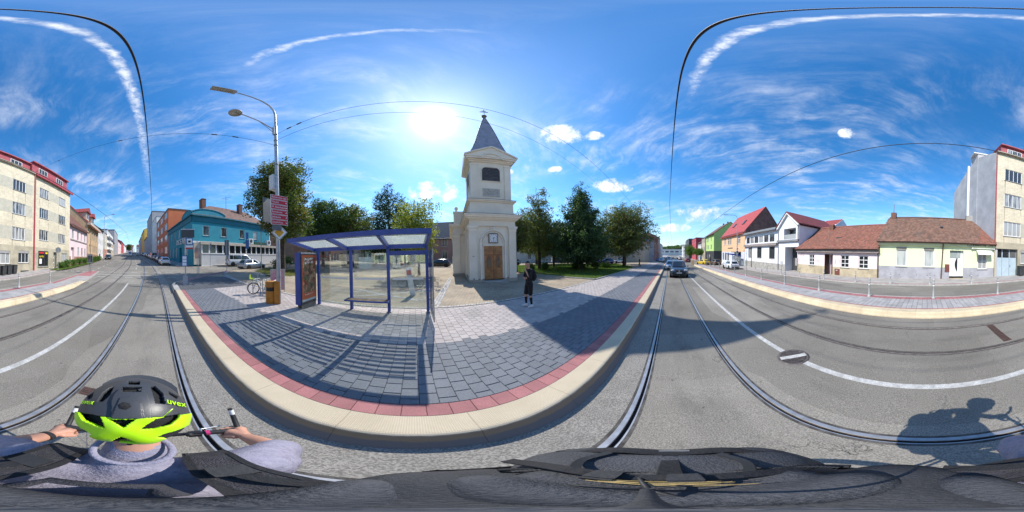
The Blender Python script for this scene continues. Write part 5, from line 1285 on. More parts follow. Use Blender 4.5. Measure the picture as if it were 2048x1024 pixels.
MB().prism([(NX0 - .3, 5.37), (NX1 + .3, 5.37), (CW / 2, 8.4)], NY0 + .3, NY1 + .3).build('nave_roof', MATS['roof_grey'], ch)
for i in range(3):
    y = NY0 + 2.2 + i * 3.6
    MB().prism([(.45 * math.cos(t), .0 + (.6 + .45 * math.sin(t) if math.sin(t) >= 0 else -.9)) for t in np.linspace(0, 2 * math.pi, 20, endpoint=False)], -.02, .02, 0, Matrix.Translation((NX0 - .01, y, 2.9)) @ Matrix.Rotation(R(-90), 4, 'Z')).build('nave_window', MATS['pane_dark'], ch)

# ---------------------------------------------------------------- tram shelter
M('blue_paint', (.038, .082, .34), .42, .1, 3, .04, spec=.5); M('steel_white', (.6, .61, .62), .4, .1, 4, .03); M('steel_grey', (.36, .37, .38), .42, .12, 5, .05, metal=.5)
glassmat('shelter_glass', (.90, .95, .93), .15); glassmat('roof_glass', (.93, .96, .95), .06, .05)
def frosted():
    m = bpy.data.materials.new('frost_strip'); m.use_nodes = True; nt = m.node_tree; nt.nodes.clear(); q = NG(nt)
    d = q.n('ShaderNodeBsdfDiffuse'); d.inputs[0].default_value = (.75, .77, .76, 1); t = q.n('ShaderNodeBsdfTranslucent'); t.inputs[0].default_value = (.62, .66, .65, 1); tr = q.n('ShaderNodeBsdfTransparent')
    a = q.n('ShaderNodeMixShader'); a.inputs[0].default_value = .6; nt.links.new(d.outputs[0], a.inputs[1]); nt.links.new(t.outputs[0], a.inputs[2])
    b = q.n('ShaderNodeMixShader'); b.inputs[0].default_value = .92; nt.links.new(tr.outputs[0], b.inputs[1]); nt.links.new(a.outputs[0], b.inputs[2]); nt.links.new(b.outputs[0], q.n('ShaderNodeOutputMaterial').inputs[0]); MATS['frost_strip'] = m
frosted()
def veil(name, amt):
    m = bpy.data.materials.new(name); m.use_nodes = True; nt = m.node_tree; nt.nodes.clear(); q = NG(nt)
    t = q.n('ShaderNodeBsdfTranslucent'); t.inputs[0].default_value = (.85, .9, .88, 1); tr = q.n('ShaderNodeBsdfTransparent'); tr.inputs[0].default_value = (.95, .98, .97, 1)
    b = q.n('ShaderNodeMixShader'); b.inputs[0].default_value = amt; nt.links.new(tr.outputs[0], b.inputs[1]); nt.links.new(t.outputs[0], b.inputs[2]); nt.links.new(b.outputs[0], q.n('ShaderNodeOutputMaterial').inputs[0]); MATS[name] = m
veil('roof_glass', .10)
sh = thing('tram_shelter', 'blue steel tram shelter with glass back wall and striped glass roof', 'shelter', (0, 0, g(-1.7) + ZP))
PXS = [-3.72, -2.29, -.9, .44]; YB, YF = 5.60, 4.08; ZB, ZF = 2.30, 2.60
for x in PXS:
    p = MB().box((x - .05, YB - .05, -.1), (x + .05, YB + .05, ZB)).build('post', MATS['blue_paint'], sh)
    MB().box((x - .08, YB - .08, .0), (x + .08, YB + .08, .015)).build('base_plate', MATS['steel_grey'], p)
def beam(p0, p1, w, h, name='beam', mat='blue_paint'):
    p0, p1 = Vector(p0), Vector(p1); d = p1 - p0; L = d.length
    rot = d.to_track_quat('X', 'Z').to_matrix().to_4x4(); m_ = Matrix.Translation(p0) @ rot
    return MB().box((0, -w / 2, -h / 2), (L, w / 2, h / 2), 0, m_).build(name, MATS[mat], sh)
XL, XR = -3.98, .46
beam((XL, YF, ZF + .01), (XR, YF, ZF + .01), .10, .135, 'front_beam'); beam((XL, YB, ZB + .03), (XR, YB, ZB + .03), .11, .14, 'rear_beam'); beam((PXS[2], YB + .001, ZB - .2), (XR, YB + .001, ZB - .2), .04, .15, 'rear_panel')
for x in (XL + .05, -2.45, -.92, XR - .05): beam((x, YF + .05, ZF - .01), (x, YB - .06, ZB + .04), .10, .12, 'roof_rib')
for x0, x1 in ((XL + .1, -2.5), (-2.4, -.97), (-.87, XR - .1)):
    sl_ = (ZB + .09 - ZF - .04) / (YB - YF)
    zr_ = lambda y: ZF + .035 + (y - YF) * sl_
    pn = MB().add([(x0 - .04, YF + .02, zr_(YF)), (x1 + .04, YF + .02, zr_(YF)), (x1 + .04, YB, zr_(YB)), (x0 - .04, YB, zr_(YB))], [(0, 1, 2, 3)]).build('roof_pane', MATS['roof_glass'], sh)
    for i in range(8):
        y = YF + .46 + i * .122
        a = MB().add([(x0 + .03, y, zr_(y) + .004), (x1 - .03, y, zr_(y) + .004), (x1 - .03, y + .066, zr_(y + .066) + .004), (x0 + .03, y + .066, zr_(y + .066) + .004)], [(0, 1, 2, 3)]).build('printed_stripe', MATS['frost_strip'], pn)
for x0, x1 in zip(PXS, PXS[1:]):
    pn = MB().box((x0 + .06, YB - .004, .14), (x1 - .06, YB + .004, 2.12)).build('glass_pane', MATS['shelter_glass'], sh)
    MB().box((x0 + .14, YB - .0095, 1.17), (x1 - .14, YB - .0045, 1.245)).build('white_band', MATS['frame_white'], pn)
pn = MB().box((PXS[3] + .055, 4.36, .12), (PXS[3] + .063, YB - .06, 2.15)).build('side_pane', MATS['shelter_glass'], sh)
MB().box((PXS[3] + .045, 4.345, .08), (PXS[3] + .075, 4.36, 2.17)).box((PXS[3] + .05, 4.36, .09), (PXS[3] + .068, YB - .06, .12)).build('pane_edge', MATS['steel_grey'], pn)
for z in (.45, 1.1, 1.9): MB().box((PXS[3] + .04, YB - .12, z), (PXS[3] + .08, YB - .05, z + .07)).build('glass_clamp', MATS['steel_grey'], sh)
bn = thing('shelter_bench', 'wooden bench seat on a blue rail inside the shelter', 'bench', (-1.62, 5.35, g(-1.6) + ZP))
MB().box((-.78, -.19, .44), (.76, -.16, .49)).box((-.78, .14, .44), (.76, .17, .49)).box((-.78, -.16, .44), (-.74, .14, .485)).box((.72, -.16, .44), (.76, .14, .485)).build('seat_frame', MATS['blue_paint'], bn)
for i in range(3): MB().box((-.74, -.15 + i * .097, .455), (.72, -.15 + i * .097 + .088, .492)).build('seat_slat', M('bench_wood', (.30, .19, .10), .7, .25, 4, .2), bn)
for x in (-.67, .72): MB().box((x - .03, .0, .38), (x + .03, .2, .44)).build('bracket', MATS['blue_paint'], bn)
# advertising light box
ad = thing('advertising_box', 'blue advertising showcase with an orange film poster at the shelter end', 'showcase', (-3.92, 0, g(-3.9) + ZP))
MB().box((-.14, 4.52, .17), (.10, 5.52, 2.16)).build('case', MATS['blue_paint'], ad)
MB().box((.1, 4.56, .18), (.125, 5.5, 2.10)).build('door_frame', MATS['frame_dark'], ad)
def postermat():
    m = bpy.data.materials.new('poster_print'); m.use_nodes = True; nt = m.node_tree; nt.nodes.clear(); q = NG(nt)
    b = q.n('ShaderNodeBsdfPrincipled'); nt.links.new(b.outputs[0], q.n('ShaderNodeOutputMaterial').inputs[0]); b.inputs['Roughness'].default_value = .15
    co = q.n('ShaderNodeTexCoord').outputs['Object']; s_ = q.sep(co); y, z = s_[1], s_[2]
    wv = q.v('ADD', q.v('MULTIPLY', co, (0, 1.6, 1)), q.v('MULTIPLY', q.noise(co, 3.5, 4, .6, col=True), (.3, .3, .3)))
    vo = q.n('ShaderNodeTexVoronoi'); q.put(vo.inputs['Vector'], wv); vo.inputs['Scale'].default_value = 5.5
    r = q.n('ShaderNodeValToRGB'); q.put(r.inputs[0], q.sep(vo.outputs['Color'])[0])
    for i, (p_, c_) in enumerate(((0, (.05, .035, .03)), (.2, (.10, .16, .06)), (.38, (.33, .05, .04)), (.55, (.42, .26, .15)), (.75, (.13, .08, .06)), (.9, (.5, .36, .22)))):
        e = r.color_ramp.elements[i] if i < 2 else r.color_ramp.elements.new(p_); e.position = p_; e.color = c_ + (1,)
    k = q.ss(q.noise(co, 12, 4, .6), .3, .7, .6, 1.3); pic = q.mix(1.0, r.outputs[0], q.xyz(k, k, k), 'MULTIPLY')
    ins = q.m('MULTIPLY', q.m('MULTIPLY', q.ss(y, 4.655, 4.665), q.ss(y, 5.43, 5.42)), q.m('MULTIPLY', q.ss(z, .62, .63), q.ss(z, 1.99, 1.98)))
    c = q.mix(ins, (.50, .115, .05, 1), pic)
    c = q.mix(q.ss(z, .37, .365), c, (.42, .5, .5, 1))
    q.put(b.inputs['Base Color'], c); MATS['poster_print'] = m
postermat()
po = MB().box((.126, 4.6, .28), (.128, 5.47, 2.06)).build('poster', MATS['poster_print'], ad)
rnd = random.Random(9)
for j, (z, n, h) in enumerate(((1.84, 6, .09), (1.72, 5, .08), (.52, 11, .035))):
    for i in range(n):
        y = 4.78 + (5.3 - 4.78) * i / n; q = MB(); ww = (.52 / n) * .7
        zz = z + (0.02 * i / n)
        q.box((.1285, y, zz), (.1295, y + ww * .3, zz + h)); q.box((.1285, y + ww * .3, zz + rnd.choice((0, h * .45, h * .75))), (.1295, y + ww, zz + rnd.choice((h * .3, h * .6, h)) + .015))
        q.build('title_stroke', MATS['frame_white'], po)
MB().box((.06, 4.62, -.05), (.11, 5.5, .17)).box((-.12, 4.62, -.05), (-.08, 5.5, .17)).build('plinth_plate', M('base_sand', (.30, .27, .22), .8, .15, 4, .2), ad)
MB().box((.128, 4.58, 2.10), (.135, 5.5, 2.16)).build('header_strip', MATS['frame_white'], ad)
for i in range(12): MB().prism([(0, 0), (.035, 0), (.06, .055), (.025, .055)], 0, .002, 0, Matrix.Translation((.1352, 4.6 + i * .074, 2.102)) @ Matrix.Rotation(R(90), 4, 'Z')).build('header_stripe', MATS['frame_dark'], ad)

# ---------------------------------------------------------------- street lamp with signs
M('galv', (.46, .47, .48), .45, .12, 4, .08, metal=.35); M('galv_dark', (.24, .25, .26), .5, .15, 5, .08, metal=.35)
LP = (-5.03, 4.57)
lpz = g(LP[0]) + ZP
lamp = thing('street_lamp', 'tall grey lamp pole by the litter bin with two lamp arms over the track', 'street lamp', (LP[0], LP[1], lpz))
MB().cyl((0, 0, -.2), (0, 0, 1.2), .098, .096, 14).cyl((0, 0, 1.2), (0, 0, 9.1), .088, .075, 14).cyl((0, 0, 1.15), (0, 0, 1.25), .11, n=14).build('pole', MATS['galv'], lamp)
arm = [(0, 0, 9.0), (0, 0, 10.2), (0, -.08, 10.6), (0, -.3, 10.95), (0, -.7, 11.18), (0, -1.2, 11.27), (0, -1.9, 11.32)]
MB().tube(arm, [.055, .05, .048, .045, .04, .036, .034], 10).build('upper_arm', MATS['galv'], lamp)
hd1 = MB().cbox((0, -2.32, 11.33), (.30, .95, .07)).cbox((0, -2.25, 11.375), (.24, .75, .04)).build('lamp_head', MATS['galv'], lamp); MB().cbox((0, -2.36, 11.288), (.25, .74, .014)).build('lamp_lens', M('lens', (.42, .40, .34), .25, .15, 9, .05), hd1)
MB().tube([(0, -.08, 8.75), (0, -.9, 9.0), (0, -1.7, 9.12)], .03, 8).tube([(0, -.08, 8.45), (0, -.45, 8.7), (0, -.8, 8.93)], .02, 8).box((-.06, -.14, 8.35), (.06, -.07, 8.95)).build('lower_arm', MATS['galv'], lamp)
hd2 = MB().lathe([(.03, .12), (.12, .11), (.25, .05), (.26, 0)], 18, (0, -1.9, 9.07)).build('lamp_head', MATS['galv'], lamp); MB().lathe([(.26, 0), (.2, -.03), (.1, -.05), (.09, -.11), (0.0, -.115)], 18, (0, -1.9, 9.065)).build('lamp_lens', MATS['lens'], hd2)
for z in (8.35, 7.9, 7.55, 6.3): MB().cyl((0, 0, z), (0, 0, z + .06), .095, n=14).build('clamp_ring', MATS['galv_dark'], lamp)
MB().box((-.28, -.2, 5.0), (-.02, .12, 5.75)).build('switch_box', MATS['steel_white'], lamp)
# six red direction boards
M('sign_crimson', (.56, .012, .03), .4, .06, 4, .02); M('sign_back', (.15, .16, .17), .6, .1, 4, .05)
sg = thing('street_sign', 'stack of six crimson street name boards on the lamp pole', 'street sign', (LP[0], LP[1], lpz))
a0 = Vector(atD(538.5, 400, 6.28)); a1 = Vector(atD(577, 400, 6.72)); rz_ = math.atan2(a1.y - a0.y, a1.x - a0.x); mid = (a0 + a1) / 2
names = ['Burianovo nám.', 'Minská', 'M. Steyskalové', 'Šeránkova', 'Jelínkova', 'Smejkalova']; arr = ['', '↑', '→', '', '↗', '']
for i, nm in enumerate(names):
    z = 4.78 - i * .215 - lpz + .02
    bo = MB().box((-.385, -.012, -.098), (.385, .012, .098)).build('name_board', MATS['frame_white'], sg, (mid.x - LP[0], mid.y - LP[1], z), (0, 0, rz_))
    MB().box((-.372, -.0145, -.085), (.372, -.0121, .085)).build('board_face', MATS['sign_crimson'], bo)
    text(nm, .118, bo, (-.345, -.0175, .0), (R(90), 0, 0), MATS['frame_white'], align='LEFT', ext=.001).scale = (.95, 1, 1)
    if i:
        q = MB().prism([(-.03, -.014), (.01, -.014), (.01, -.035), (.045, 0), (.01, .035), (.01, .014), (-.03, .014)], -.0165, -.0146, 0, Matrix.Translation((.31, 0, 0)) @ Matrix.Rotation(R((0, -90, 0, -35, -45, 30)[i]), 4, 'Y')); q.build('arrow', MATS['frame_white'], bo)
MB().box((-.3, .02, -1.2), (.1, .05, .12)).build('mounting_plate', MATS['sign_back'], sg, (mid.x - LP[0], mid.y - LP[1], 4.6 - lpz), (0, 0, rz_))
bs = thing('rear_sign', 'grey back of a sign panel behind the crimson boards', 'sign', (LP[0], LP[1], lpz)); c_ = Vector(atD(535, 420, 6.9))
MB().box((-.26, -.015, -.55), (.26, .015, .55)).build('panel', MATS['sign_back'], bs, (c_.x - LP[0], c_.y - LP[1], c_.z - lpz), (0, 0, rz_ + .35))
M('sign_black_line', (.02, .02, .022), .5, .1, 5, .02)
ps = thing('priority_sign', 'yellow and white diamond priority road sign on the lamp pole', 'traffic sign', (LP[0], LP[1], lpz)); c_ = Vector(atD(558.5, 465, 6.62)); fz = math.atan2(c_.y, c_.x) - R(90)
dm = lambda r, y0, y1: MB().prism([(-r, 0), (0, -r), (r, 0), (0, r)], y0, y1)
o = dm(.335, -.01, .012).build('plate', MATS['frame_white'], ps, (c_.x - LP[0], c_.y - LP[1], c_.z - lpz), (0, 0, fz + .1))
dm(.318, -.0115, -.0101).build('border', MATS['sign_black_line'], o); dm(.295, -.0135, -.0116).build('field', MATS['frame_white'], o); dm(.195, -.0155, -.0136).build('yellow_field', M('sign_amber', (.72, .36, .01), .4, .06, 4, .02), o)
# litter bin
M('bin_orange', (.52, .20, .02), .6, .15, 3, .1, stain=.5, stainc=(.25, .12, .04))
bi = thing('litter_bin', 'weathered orange litter bin at the foot of the lamp pole', 'litter bin', (-5.30, 4.42, g(-5.3) + ZP), R(42))
MB().lathe([(.20, .0), (.215, .02), (.215, .55)], 18, (-.05, 0, 0)).lathe([(.225, .72), (.225, .93), (.215, .95), (.0, .955)], 18, (-.05, 0, 0)).build('body', MATS['bin_orange'], bi)
MB().lathe([(.19, .5), (.19, .75)], 16, (-.05, 0, 0)).build('opening', MATS['black'], bi)
MB().box((.12, -.19, .0), (.36, .19, .93)).build('side_case', MATS['bin_orange'], bi); MB().box((.11, -.20, .93), (.37, .20, .96)).build('case_lid', MATS['bin_orange'], bi)

# ---------------------------------------------------------------- stop post and other signs
sp = gpt(371, 570, .2); st = thing('stop_post', 'tram stop post with display, blue stop sign and timetable at the kerb corner', 'stop sign', tuple(sp))
D_ = math.hypot(sp.x, sp.y); fz = math.atan2(sp.y, sp.x) - R(90)
def zat(py, px=371, D=None): return atD(px, py, D or D_)[2] - sp.z
def panel(parent, px0, px1, py0, py1, mat, name, out=.0, th=.03, D=None, base=None, faz=None):
    base = base if base is not None else sp; D = D or math.hypot(base.x, base.y); fz_ = math.atan2(base.y, base.x) - R(90) if faz is None else faz
    a, b_ = Vector(atD(px0, py0, D)), Vector(atD(px1, py1, D)); c = (a + b_) / 2; w = math.hypot(b_.x - a.x, b_.y - a.y); h = a.z - b_.z
    return MB().box((-w / 2, -th / 2 - out, -h / 2), (w / 2, th / 2 - out, h / 2)).build(name, mat, parent, (c.x - base.x, c.y - base.y, c.z - base.z), (0, 0, fz_))
MB().cyl((0, 0, -.1), (0, 0, zat(462)), .045, n=10).build('pole', MATS['galv'], st)
panel(st, 362.5, 388.5, 459.5, 475, MATS['frame_dark'], 'display', 0, .16); panel(st, 362, 389, 458.5, 459.8, MATS['steel_white'], 'display_hood', 0, .2)
o = panel(st, 372, 385.5, 476, 490, MATS['sign_blue'], 'stop_sign', .05); panel(st, 373.6, 383.9, 477.6, 488.4, MATS['frame_white'], 'sign_field', .07)
panel(st, 376.2, 381.2, 481.5, 485.2, MATS['black'], 'tram_symbol', .09); panel(st, 371.5, 386, 491, 498, MATS['frame_white'], 'name_plate', .05); panel(st, 371.5, 386, 495.2, 498.2, MATS['sign_red'], 'line_plate', .056)
o = panel(st, 363.5, 374.5, 511.5, 532.5, MATS['sign_blue'], 'timetable_case', .05, .06)
for i in range(3): panel(st, 365, 373, 512.6 + i * 6.5, 518 + i * 6.5, MATS['frame_white'], 'timetable_sheet', .082, .006)
panel(st, 366, 375.5, 551.5, 570, M('leaflet', (.5, .5, .55), .6, .25, 30, .05), 'notice_board', .05, .03)
def post(name, label, cat, px, py, top, k=.15, r=.03, group=None, mat='galv'):
    b_ = gpt(px, py, k); t = thing(name, label, cat, tuple(b_), 0, group); zt = atD(px, top, math.hypot(b_.x, b_.y))[2] - b_.z
    MB().cyl((0, 0, -.1), (0, 0, zt), r, n=8).build('pole', MATS[mat], t); return t, b_
t, b_ = post('double_post', 'pair of bare grey posts at the crossing corner', 'post', 394.5, 552, 477); MB().cyl((.24, .1, -.1), (.24, .1, 3.0), .035, n=8).build('pole', MATS['galv'], t)
t, b_ = post('traffic_sign', 'grey back of a tall sign in front of the white van', 'traffic sign', 453.5, 546, 480); panel(t, 449, 458, 480, 510, MATS['sign_back'], 'panel', 0, .03, base=b_)
t, b_ = post('parking_sign', 'blue parking signs on a post by the silver car', 'traffic sign', 494, 532, 464); o = panel(t, 491.5, 497, 465, 479, MATS['sign_blue'], 'panel', .04, .02, base=b_); panel(t, 491, 498, 480, 497, MATS['sign_blue'], 'panel', .04, .02, base=b_)
tq = text('P', .42, t, (0, -.0, 0), (R(90), 0, 0), MATS['frame_white']); z_ = atD(494.5, 487, math.hypot(b_.x, b_.y)); fz = math.atan2(b_.y, b_.x) - R(90); tq.location = (-.06 * -math.sin(fz) * -1, -.06 * math.cos(fz), z_[2] - b_.z); tq.rotation_euler = (R(90), 0, fz)
t, b_ = post('thin_post', 'thin bare pole before the teal pub boarding', 'post', 421, 534, 487); panel(t, 419.8, 422.6, 487, 500, MATS['sign_back'], 'panel', 0, .03, base=b_)
t, b_ = post('thin_post', 'tall thin pole between silver car and big tree', 'post', 523, 545, 465, r=.045)
ip = gpt(180, 545, .1); t = thing('information_board', 'grey information board on two posts on the crossing island', 'sign', tuple(ip))
for s_ in (-.17, .17): MB().cyl((s_ * .55, s_ * .83, -.1), (s_ * .55, s_ * .83, 1.15), .04, n=8).build('post', MATS['galv_dark'], t)
fz = math.atan2(ip.y, ip.x) - R(90)
o = MB().box((-.28, -.05, 1.1), (.28, .05, 2.0)).prism([(-.28, 2.0), (.28, 2.0), (.18, 2.13), (-.18, 2.13)], -.05, .05).build('panel', MATS['galv_dark'], t, (0, 0, 0), (0, 0, fz)); MB().box((-.23, -.055, 1.2), (-.02, -.0501, 1.95)).box((.02, -.055, 1.2), (.23, -.0501, 1.95)).build('glazing', MATS['pane'], o)
t, b_ = post('round_sign', 'grey back of a round sign on a post before the optician', 'traffic sign', 116, 541, 497); c_ = atD(116.5, 500, math.hypot(b_.x, b_.y)); 
MB().cyl((0, -.015, 0), (0, .015, 0), .36, n=24, sm=False).build('disc', MATS['galv_dark'], t, (c_[0] - b_.x, c_[1] - b_.y, c_[2] - b_.z), (0, 0, math.atan2(b_.y, b_.x) - R(90)))
ab = thing('poster_stand', 'pink poster stand behind the parked bicycle', 'poster stand', (-6.9, 6.2, g(-6.9) + .21), R(38))
MB().box((-.38, -.02, .1), (.38, .02, 1.25)).build('poster', M('poster_pink', (.50, .16, .24), .5, .35, 2.2, .05, c2=(.5, .36, .36)), ab); MB().box((-.4, -.03, 1.25), (.4, .03, 1.29)).box((-.41, -.03, 0), (-.38, .03, 1.29)).box((.38, -.03, 0), (.41, .03, 1.29)).build('frame', MATS['galv'], ab)
wb = thing('sandwich_board', 'white leaning board on the square behind the shelter glass', 'board', (-.1, 8.3, g(0) + .21), R(8))
MB().box((-.14, -.02, 0), (.14, .02, 1.45), 0, Matrix.Rotation(R(-9), 4, 'Y')).build('board', MATS['frame_white'], wb); MB().box((-.11, -.024, 1.1), (.11, -.0205, 1.35), 0, Matrix.Rotation(R(-9), 4, 'Y')).build('printed_patch', MATS['sign_red'], wb)

# bollards
M('bollard_grey', (.40, .41, .405), .5, .12, 5, .1, stain=.2, stainc=(.4, .4, .38))
def bollard_proto():
    t = thing('bollard', 'grey bollard', 'bollard')
    MB().lathe([(.085, -.05), (.085, .05), (.06, .075), (.048, .1), (.044, .70), (.060, .72), (.060, .75), (.044, .77), (.042, .84), (.052, .86), (.05, .9), (.03, .935), (.0, .945)], 14).build('shaft', MATS['bollard_grey'], t)
    MB().lathe([(.047, .60), (.047, .66)], 14).build('band', MATS['frame_white'], t); return t
bp = bollard_proto(); first = True
near = [(-16.2 + 3.02 * 0, -8.2)] + [(-10.17, -7.9), (-6.89, -7.84), (-3.67, -7.72), (-.39, -7.64), (2.69, -7.52), (5.72, -7.5), (8.77, -7.48), (11.8, -7.45), (14.7, -7.42), (17.7, -7.4), (20.7, -7.4), (23.7, -7.4), (26.7, -7.4), (29.7, -7.4), (32.7, -7.4)][0:]
near = near[1:]
nb = ['by the optician', 'opposite the red downpipe', 'standing before the blue garage door', 'before the white front door of the lime house', 'before the seam of lime and pink houses', 'before the pink house windows', 'before the grey house gateway', 'before the barred grey house windows', 'before the grey house left end', 'before the orange house shop door', 'beside the white hatchback front', 'beside the white hatchback rear', 'before the lime green house end', 'near the yellow post', 'near the end of the row']
for i, (x, y) in enumerate(near):
    o = bp if first else copy_tree(bp); first = False
    o.location = (x, y, g(x) + (ZP if x > -9.7 else .1)); o.rotation_euler = (0, 0, 0)
    o['label'] = 'grey bollard on the far platform, ' + nb[i % len(nb)]; o['group'] = 'bollards on the far platform'
farb = [(-3.52, -12.2), (-.34, -12.2), (2.66, -12.2), (5.6, -12.2), (8.78, -12.2), (11.91, -12.2), (15, -12.2), (18, -12.2), (21, -12.2)]
fb = ['under the awning of the lime house', 'left of the white front door', 'under the first lime house window', 'near the downpipe of the pink house', 'by the pink house doorway', 'at the left end of the pink house', 'before the grey house gateway', 'before the grey house', 'before the grey house far window']
for i, (x, y) in enumerate(farb):
    o = copy_tree(bp); o.location = (x, y, g(x) + .11); o['label'] = 'grey bollard on the house pavement, ' + fb[i]; o['group'] = 'bollards along the house pavement'
for i, (px, py) in enumerate(((1384, 529), (1387, 530))):
    b_ = gpt(px, py, .2); t = thing('yellow_post', ['yellow post nearer the taxi at the far platform end', 'yellow post nearer the bollards at the far platform end'][i], 'post', tuple(b_), 0, 'yellow posts'); MB().box((-.09, -.09, -.1), (.09, .09, 1.15)).box((-.1, -.1, 1.15), (.1, .1, 1.19)).build('shaft', MATS['sign_amber'], t)
# wheelie bins
M('bin_grey', (.045, .047, .05), .6, .15, 5, .1)
def wbin():
    t = thing('wheelie_bin', 'x', 'wheelie bin')
    MB().add([(-.24, -.27, .06), (.24, -.27, .06), (.24, .27, .06), (-.24, .27, .06), (-.29, -.34, .98), (.29, -.34, .98), (.29, .34, .98), (-.29, .34, .98)], [(3, 2, 1, 0), (4, 5, 6, 7), (0, 1, 5, 4), (1, 2, 6, 5), (2, 3, 7, 6), (3, 0, 4, 7)]).build('body', MATS['bin_grey'], t)
    MB().box((-.31, -.37, .985), (.31, .36, 1.04)).box((-.26, -.3, 1.04), (.26, .28, 1.07)).build('lid', MATS['bin_grey'], t)
    for s_ in (-.22, .22): MB().cyl((s_ - .03, .3, .1), (s_ + .03, .3, .1), .1, n=12).build('wheel', MATS['black'], t)
    return t
w0 = wbin()
for i, x in enumerate((-9.55, -10.35, -11.1, -11.85)):
    o = w0 if i == 0 else copy_tree(w0); o.location = (x, -14.45, g(x) + .13); o.rotation_euler = (0, 0, R(180 + (i * 7) % 11 - 5)); o['group'] = 'wheelie bins by the apartment block'
    o['label'] = ['dark wheelie bin standing alone by the scrawled wall right of the garage', 'dark wheelie bin right of the middle pair', 'dark wheelie bin left of the middle of the row', 'dark wheelie bin at the left end under the cellar window'][i]

# ---------------------------------------------------------------- further lamps, poles, overhead wires
def lamp_far(label, x, y, h, armdir, L=1.6):
    t = thing('street_lamp', label, 'street lamp', (x, y, g(x) + .12)); ax, ay = armdir
    MB().cyl((0, 0, -.2), (0, 0, h * .72), .10, .075, 10).build('pole', MATS['galv'], t)
    MB().tube([(0, 0, h * .7), (0, 0, h - .7), (ax * .15, ay * .15, h - .25), (ax * .5, ay * .5, h - .02), (ax * L, ay * L, h + .05)], .05, 8).build('arm', MATS['galv'], t)
    MB().cbox((ax * (L + .35), ay * (L + .35), h + .06), (.8, .28, .1), 0, math.atan2(ay, ax)).build('lamp_head', MATS['galv'], t); return t
lr = lamp_far('lamp post before the orange house with a no turn sign', 29.8, -13.0, 10.4, (.35, .93), 2.0)
MB().cyl((0, 0, 0), (0, .03, 0), .34, n=20, sm=False).build('round_plate', MATS['frame_white'], lr, (-.14, 0, 2.9), (0, 0, R(-75))); MB().cyl((0, -.002, 0), (0, .0, 0), .26, n=20, sm=False).build('dark_disc', MATS['sign_back'], lr, (-.142, 0, 2.9), (0, 0, R(-75)))
dm(.3, -.01, .012).build('diamond_plate', MATS['frame_white'], lr, (-.14, 0, 3.55), (0, 0, R(-75))); dm(.18, -.015, -.0105).build('diamond_field', MATS['sign_amber'], lr, (-.14, 0, 3.55), (0, 0, R(-75)))
lamp_far('lamp post rising from the hedge before the ochre house', -37.5, -12.9, 11.2, (.2, .95), 2.2)
lamp_far('lamp post before the grey slab building on the shady side', -70, -.6, 10, (-.1, -.95), 2)
fpole = (60.5, 4.0)
t = thing('wire_pole', 'tall bare steel pole carrying wires before the distant beige house', 'pole', (fpole[0], fpole[1], g(60.5) + .1)); MB().cyl((0, 0, -.2), (0, 0, 9.2), .16, .12, 10).build('shaft', MATS['galv'], t); MB().box((-.25, -.25, 9.2), (.25, .25, 9.5)).build('head', MATS['galv_dark'], t)
for x, y, lb in ((75, -7.2, 'wire pole by the first street tree far right'), (92, -7.5, 'wire pole by the dark block far right')):
    t = thing('wire_pole', lb, 'pole', (x, y, g(x))); MB().cyl((0, 0, -.2), (0, 0, 9), .14, .1, 8).build('shaft', MATS['galv'], t); MB().cyl((0, 0, 7.5), (0, 4, 8.2), .05, n=6).cyl((0, -1.5, 8.6), (0, 3, 8.6), .03, n=6).build('bracket', MATS['galv_dark'], t)
M('wire', (.012, .010, .012), .6, .1, 5, 0)
def wire(name, label, pts, r=.012, cat='overhead wire'): return tag(MB().tube(pts, r, 6).build(name, MATS['wire']), label, cat)
def cw(ys):
    out = []
    for x, y in ys: out.append((x, y + off(x), g(x) + 5.52))
    return out
wire('contact_wire', 'tram contact wire over the track of the cyclist', cw([(-110, -.4), (-80, -.3), (-60, -.5), (-45, -.25), (-35, -.4), (-25, -.2), (-16, -.3), (-9, -.32), (-4.4, -.26), (1.6, -.11), (10, .02), (22, -.1), (40, -.4), (60, .1), (90, -.4), (140, 0)]), .011)
wire('contact_wire', 'tram contact wire over the track by the bollard platform', cw([(-110, -4), (-60, -3.9), (-40, -4.1), (-25, -3.9), (-12, -4.0), (0, -3.95), (15, -4.0), (40, -3.8), (70, -4.1), (140, -4)]), .011)
P0 = Vector((LP[0], LP[1], lpz))
def span(label, a, b_, sag=.12, ins=()):
    a, b_ = Vector(a), Vector(b_); pts = []
    for i in range(13):
        t = i / 12; p = a.lerp(b_, t); p.z -= sag * 4 * t * (1 - t); pts.append(p)
    o = wire('span_wire', label, pts, .008, 'span wire')
    for t in ins:
        p = a.lerp(b_, t); p.z -= sag * 4 * t * (1 - t); d = (b_ - a).normalized()
        MB().cyl(p - d * .12, p + d * .12, .03, n=8).build('insulator', MATS['frame_dark'], o)
e1 = Vector(atY(45, 358, -14.95))
span('span wire from the lamp pole across both tracks to the apartment block', P0 + Vector((0, 0, 7.58)), e1, .15, (.08, .12, .33, .6, .85))
span('upper span wire from the lamp pole past the church spire to a far pole', P0 + Vector((0, 0, 8.38)), Vector((fpole[0], fpole[1], g(60.5) + 9.2)), .35, (.012, .02))
span('lower span wire from the lamp pole behind the trees', P0 + Vector((0, 0, 7.93)), Vector(atD(1232, 402, 48)), .3, ())
span('short span wire holding the contact wire down the right street', Vector((fpole[0], fpole[1], g(60.5) + 7.6)), Vector((75, -7.2, g(75) + 8.2)), .2, (.3, .6))

s2 = copy_tree(sh); s2.location = (31.4, -8.6, g(33) + .12); s2.rotation_euler = (0, 0, math.pi); s2['label'] = 'small blue shelter across the street behind the white hatchback'; s2['group'] = 'tram shelters'; sh['group'] = 'tram shelters'
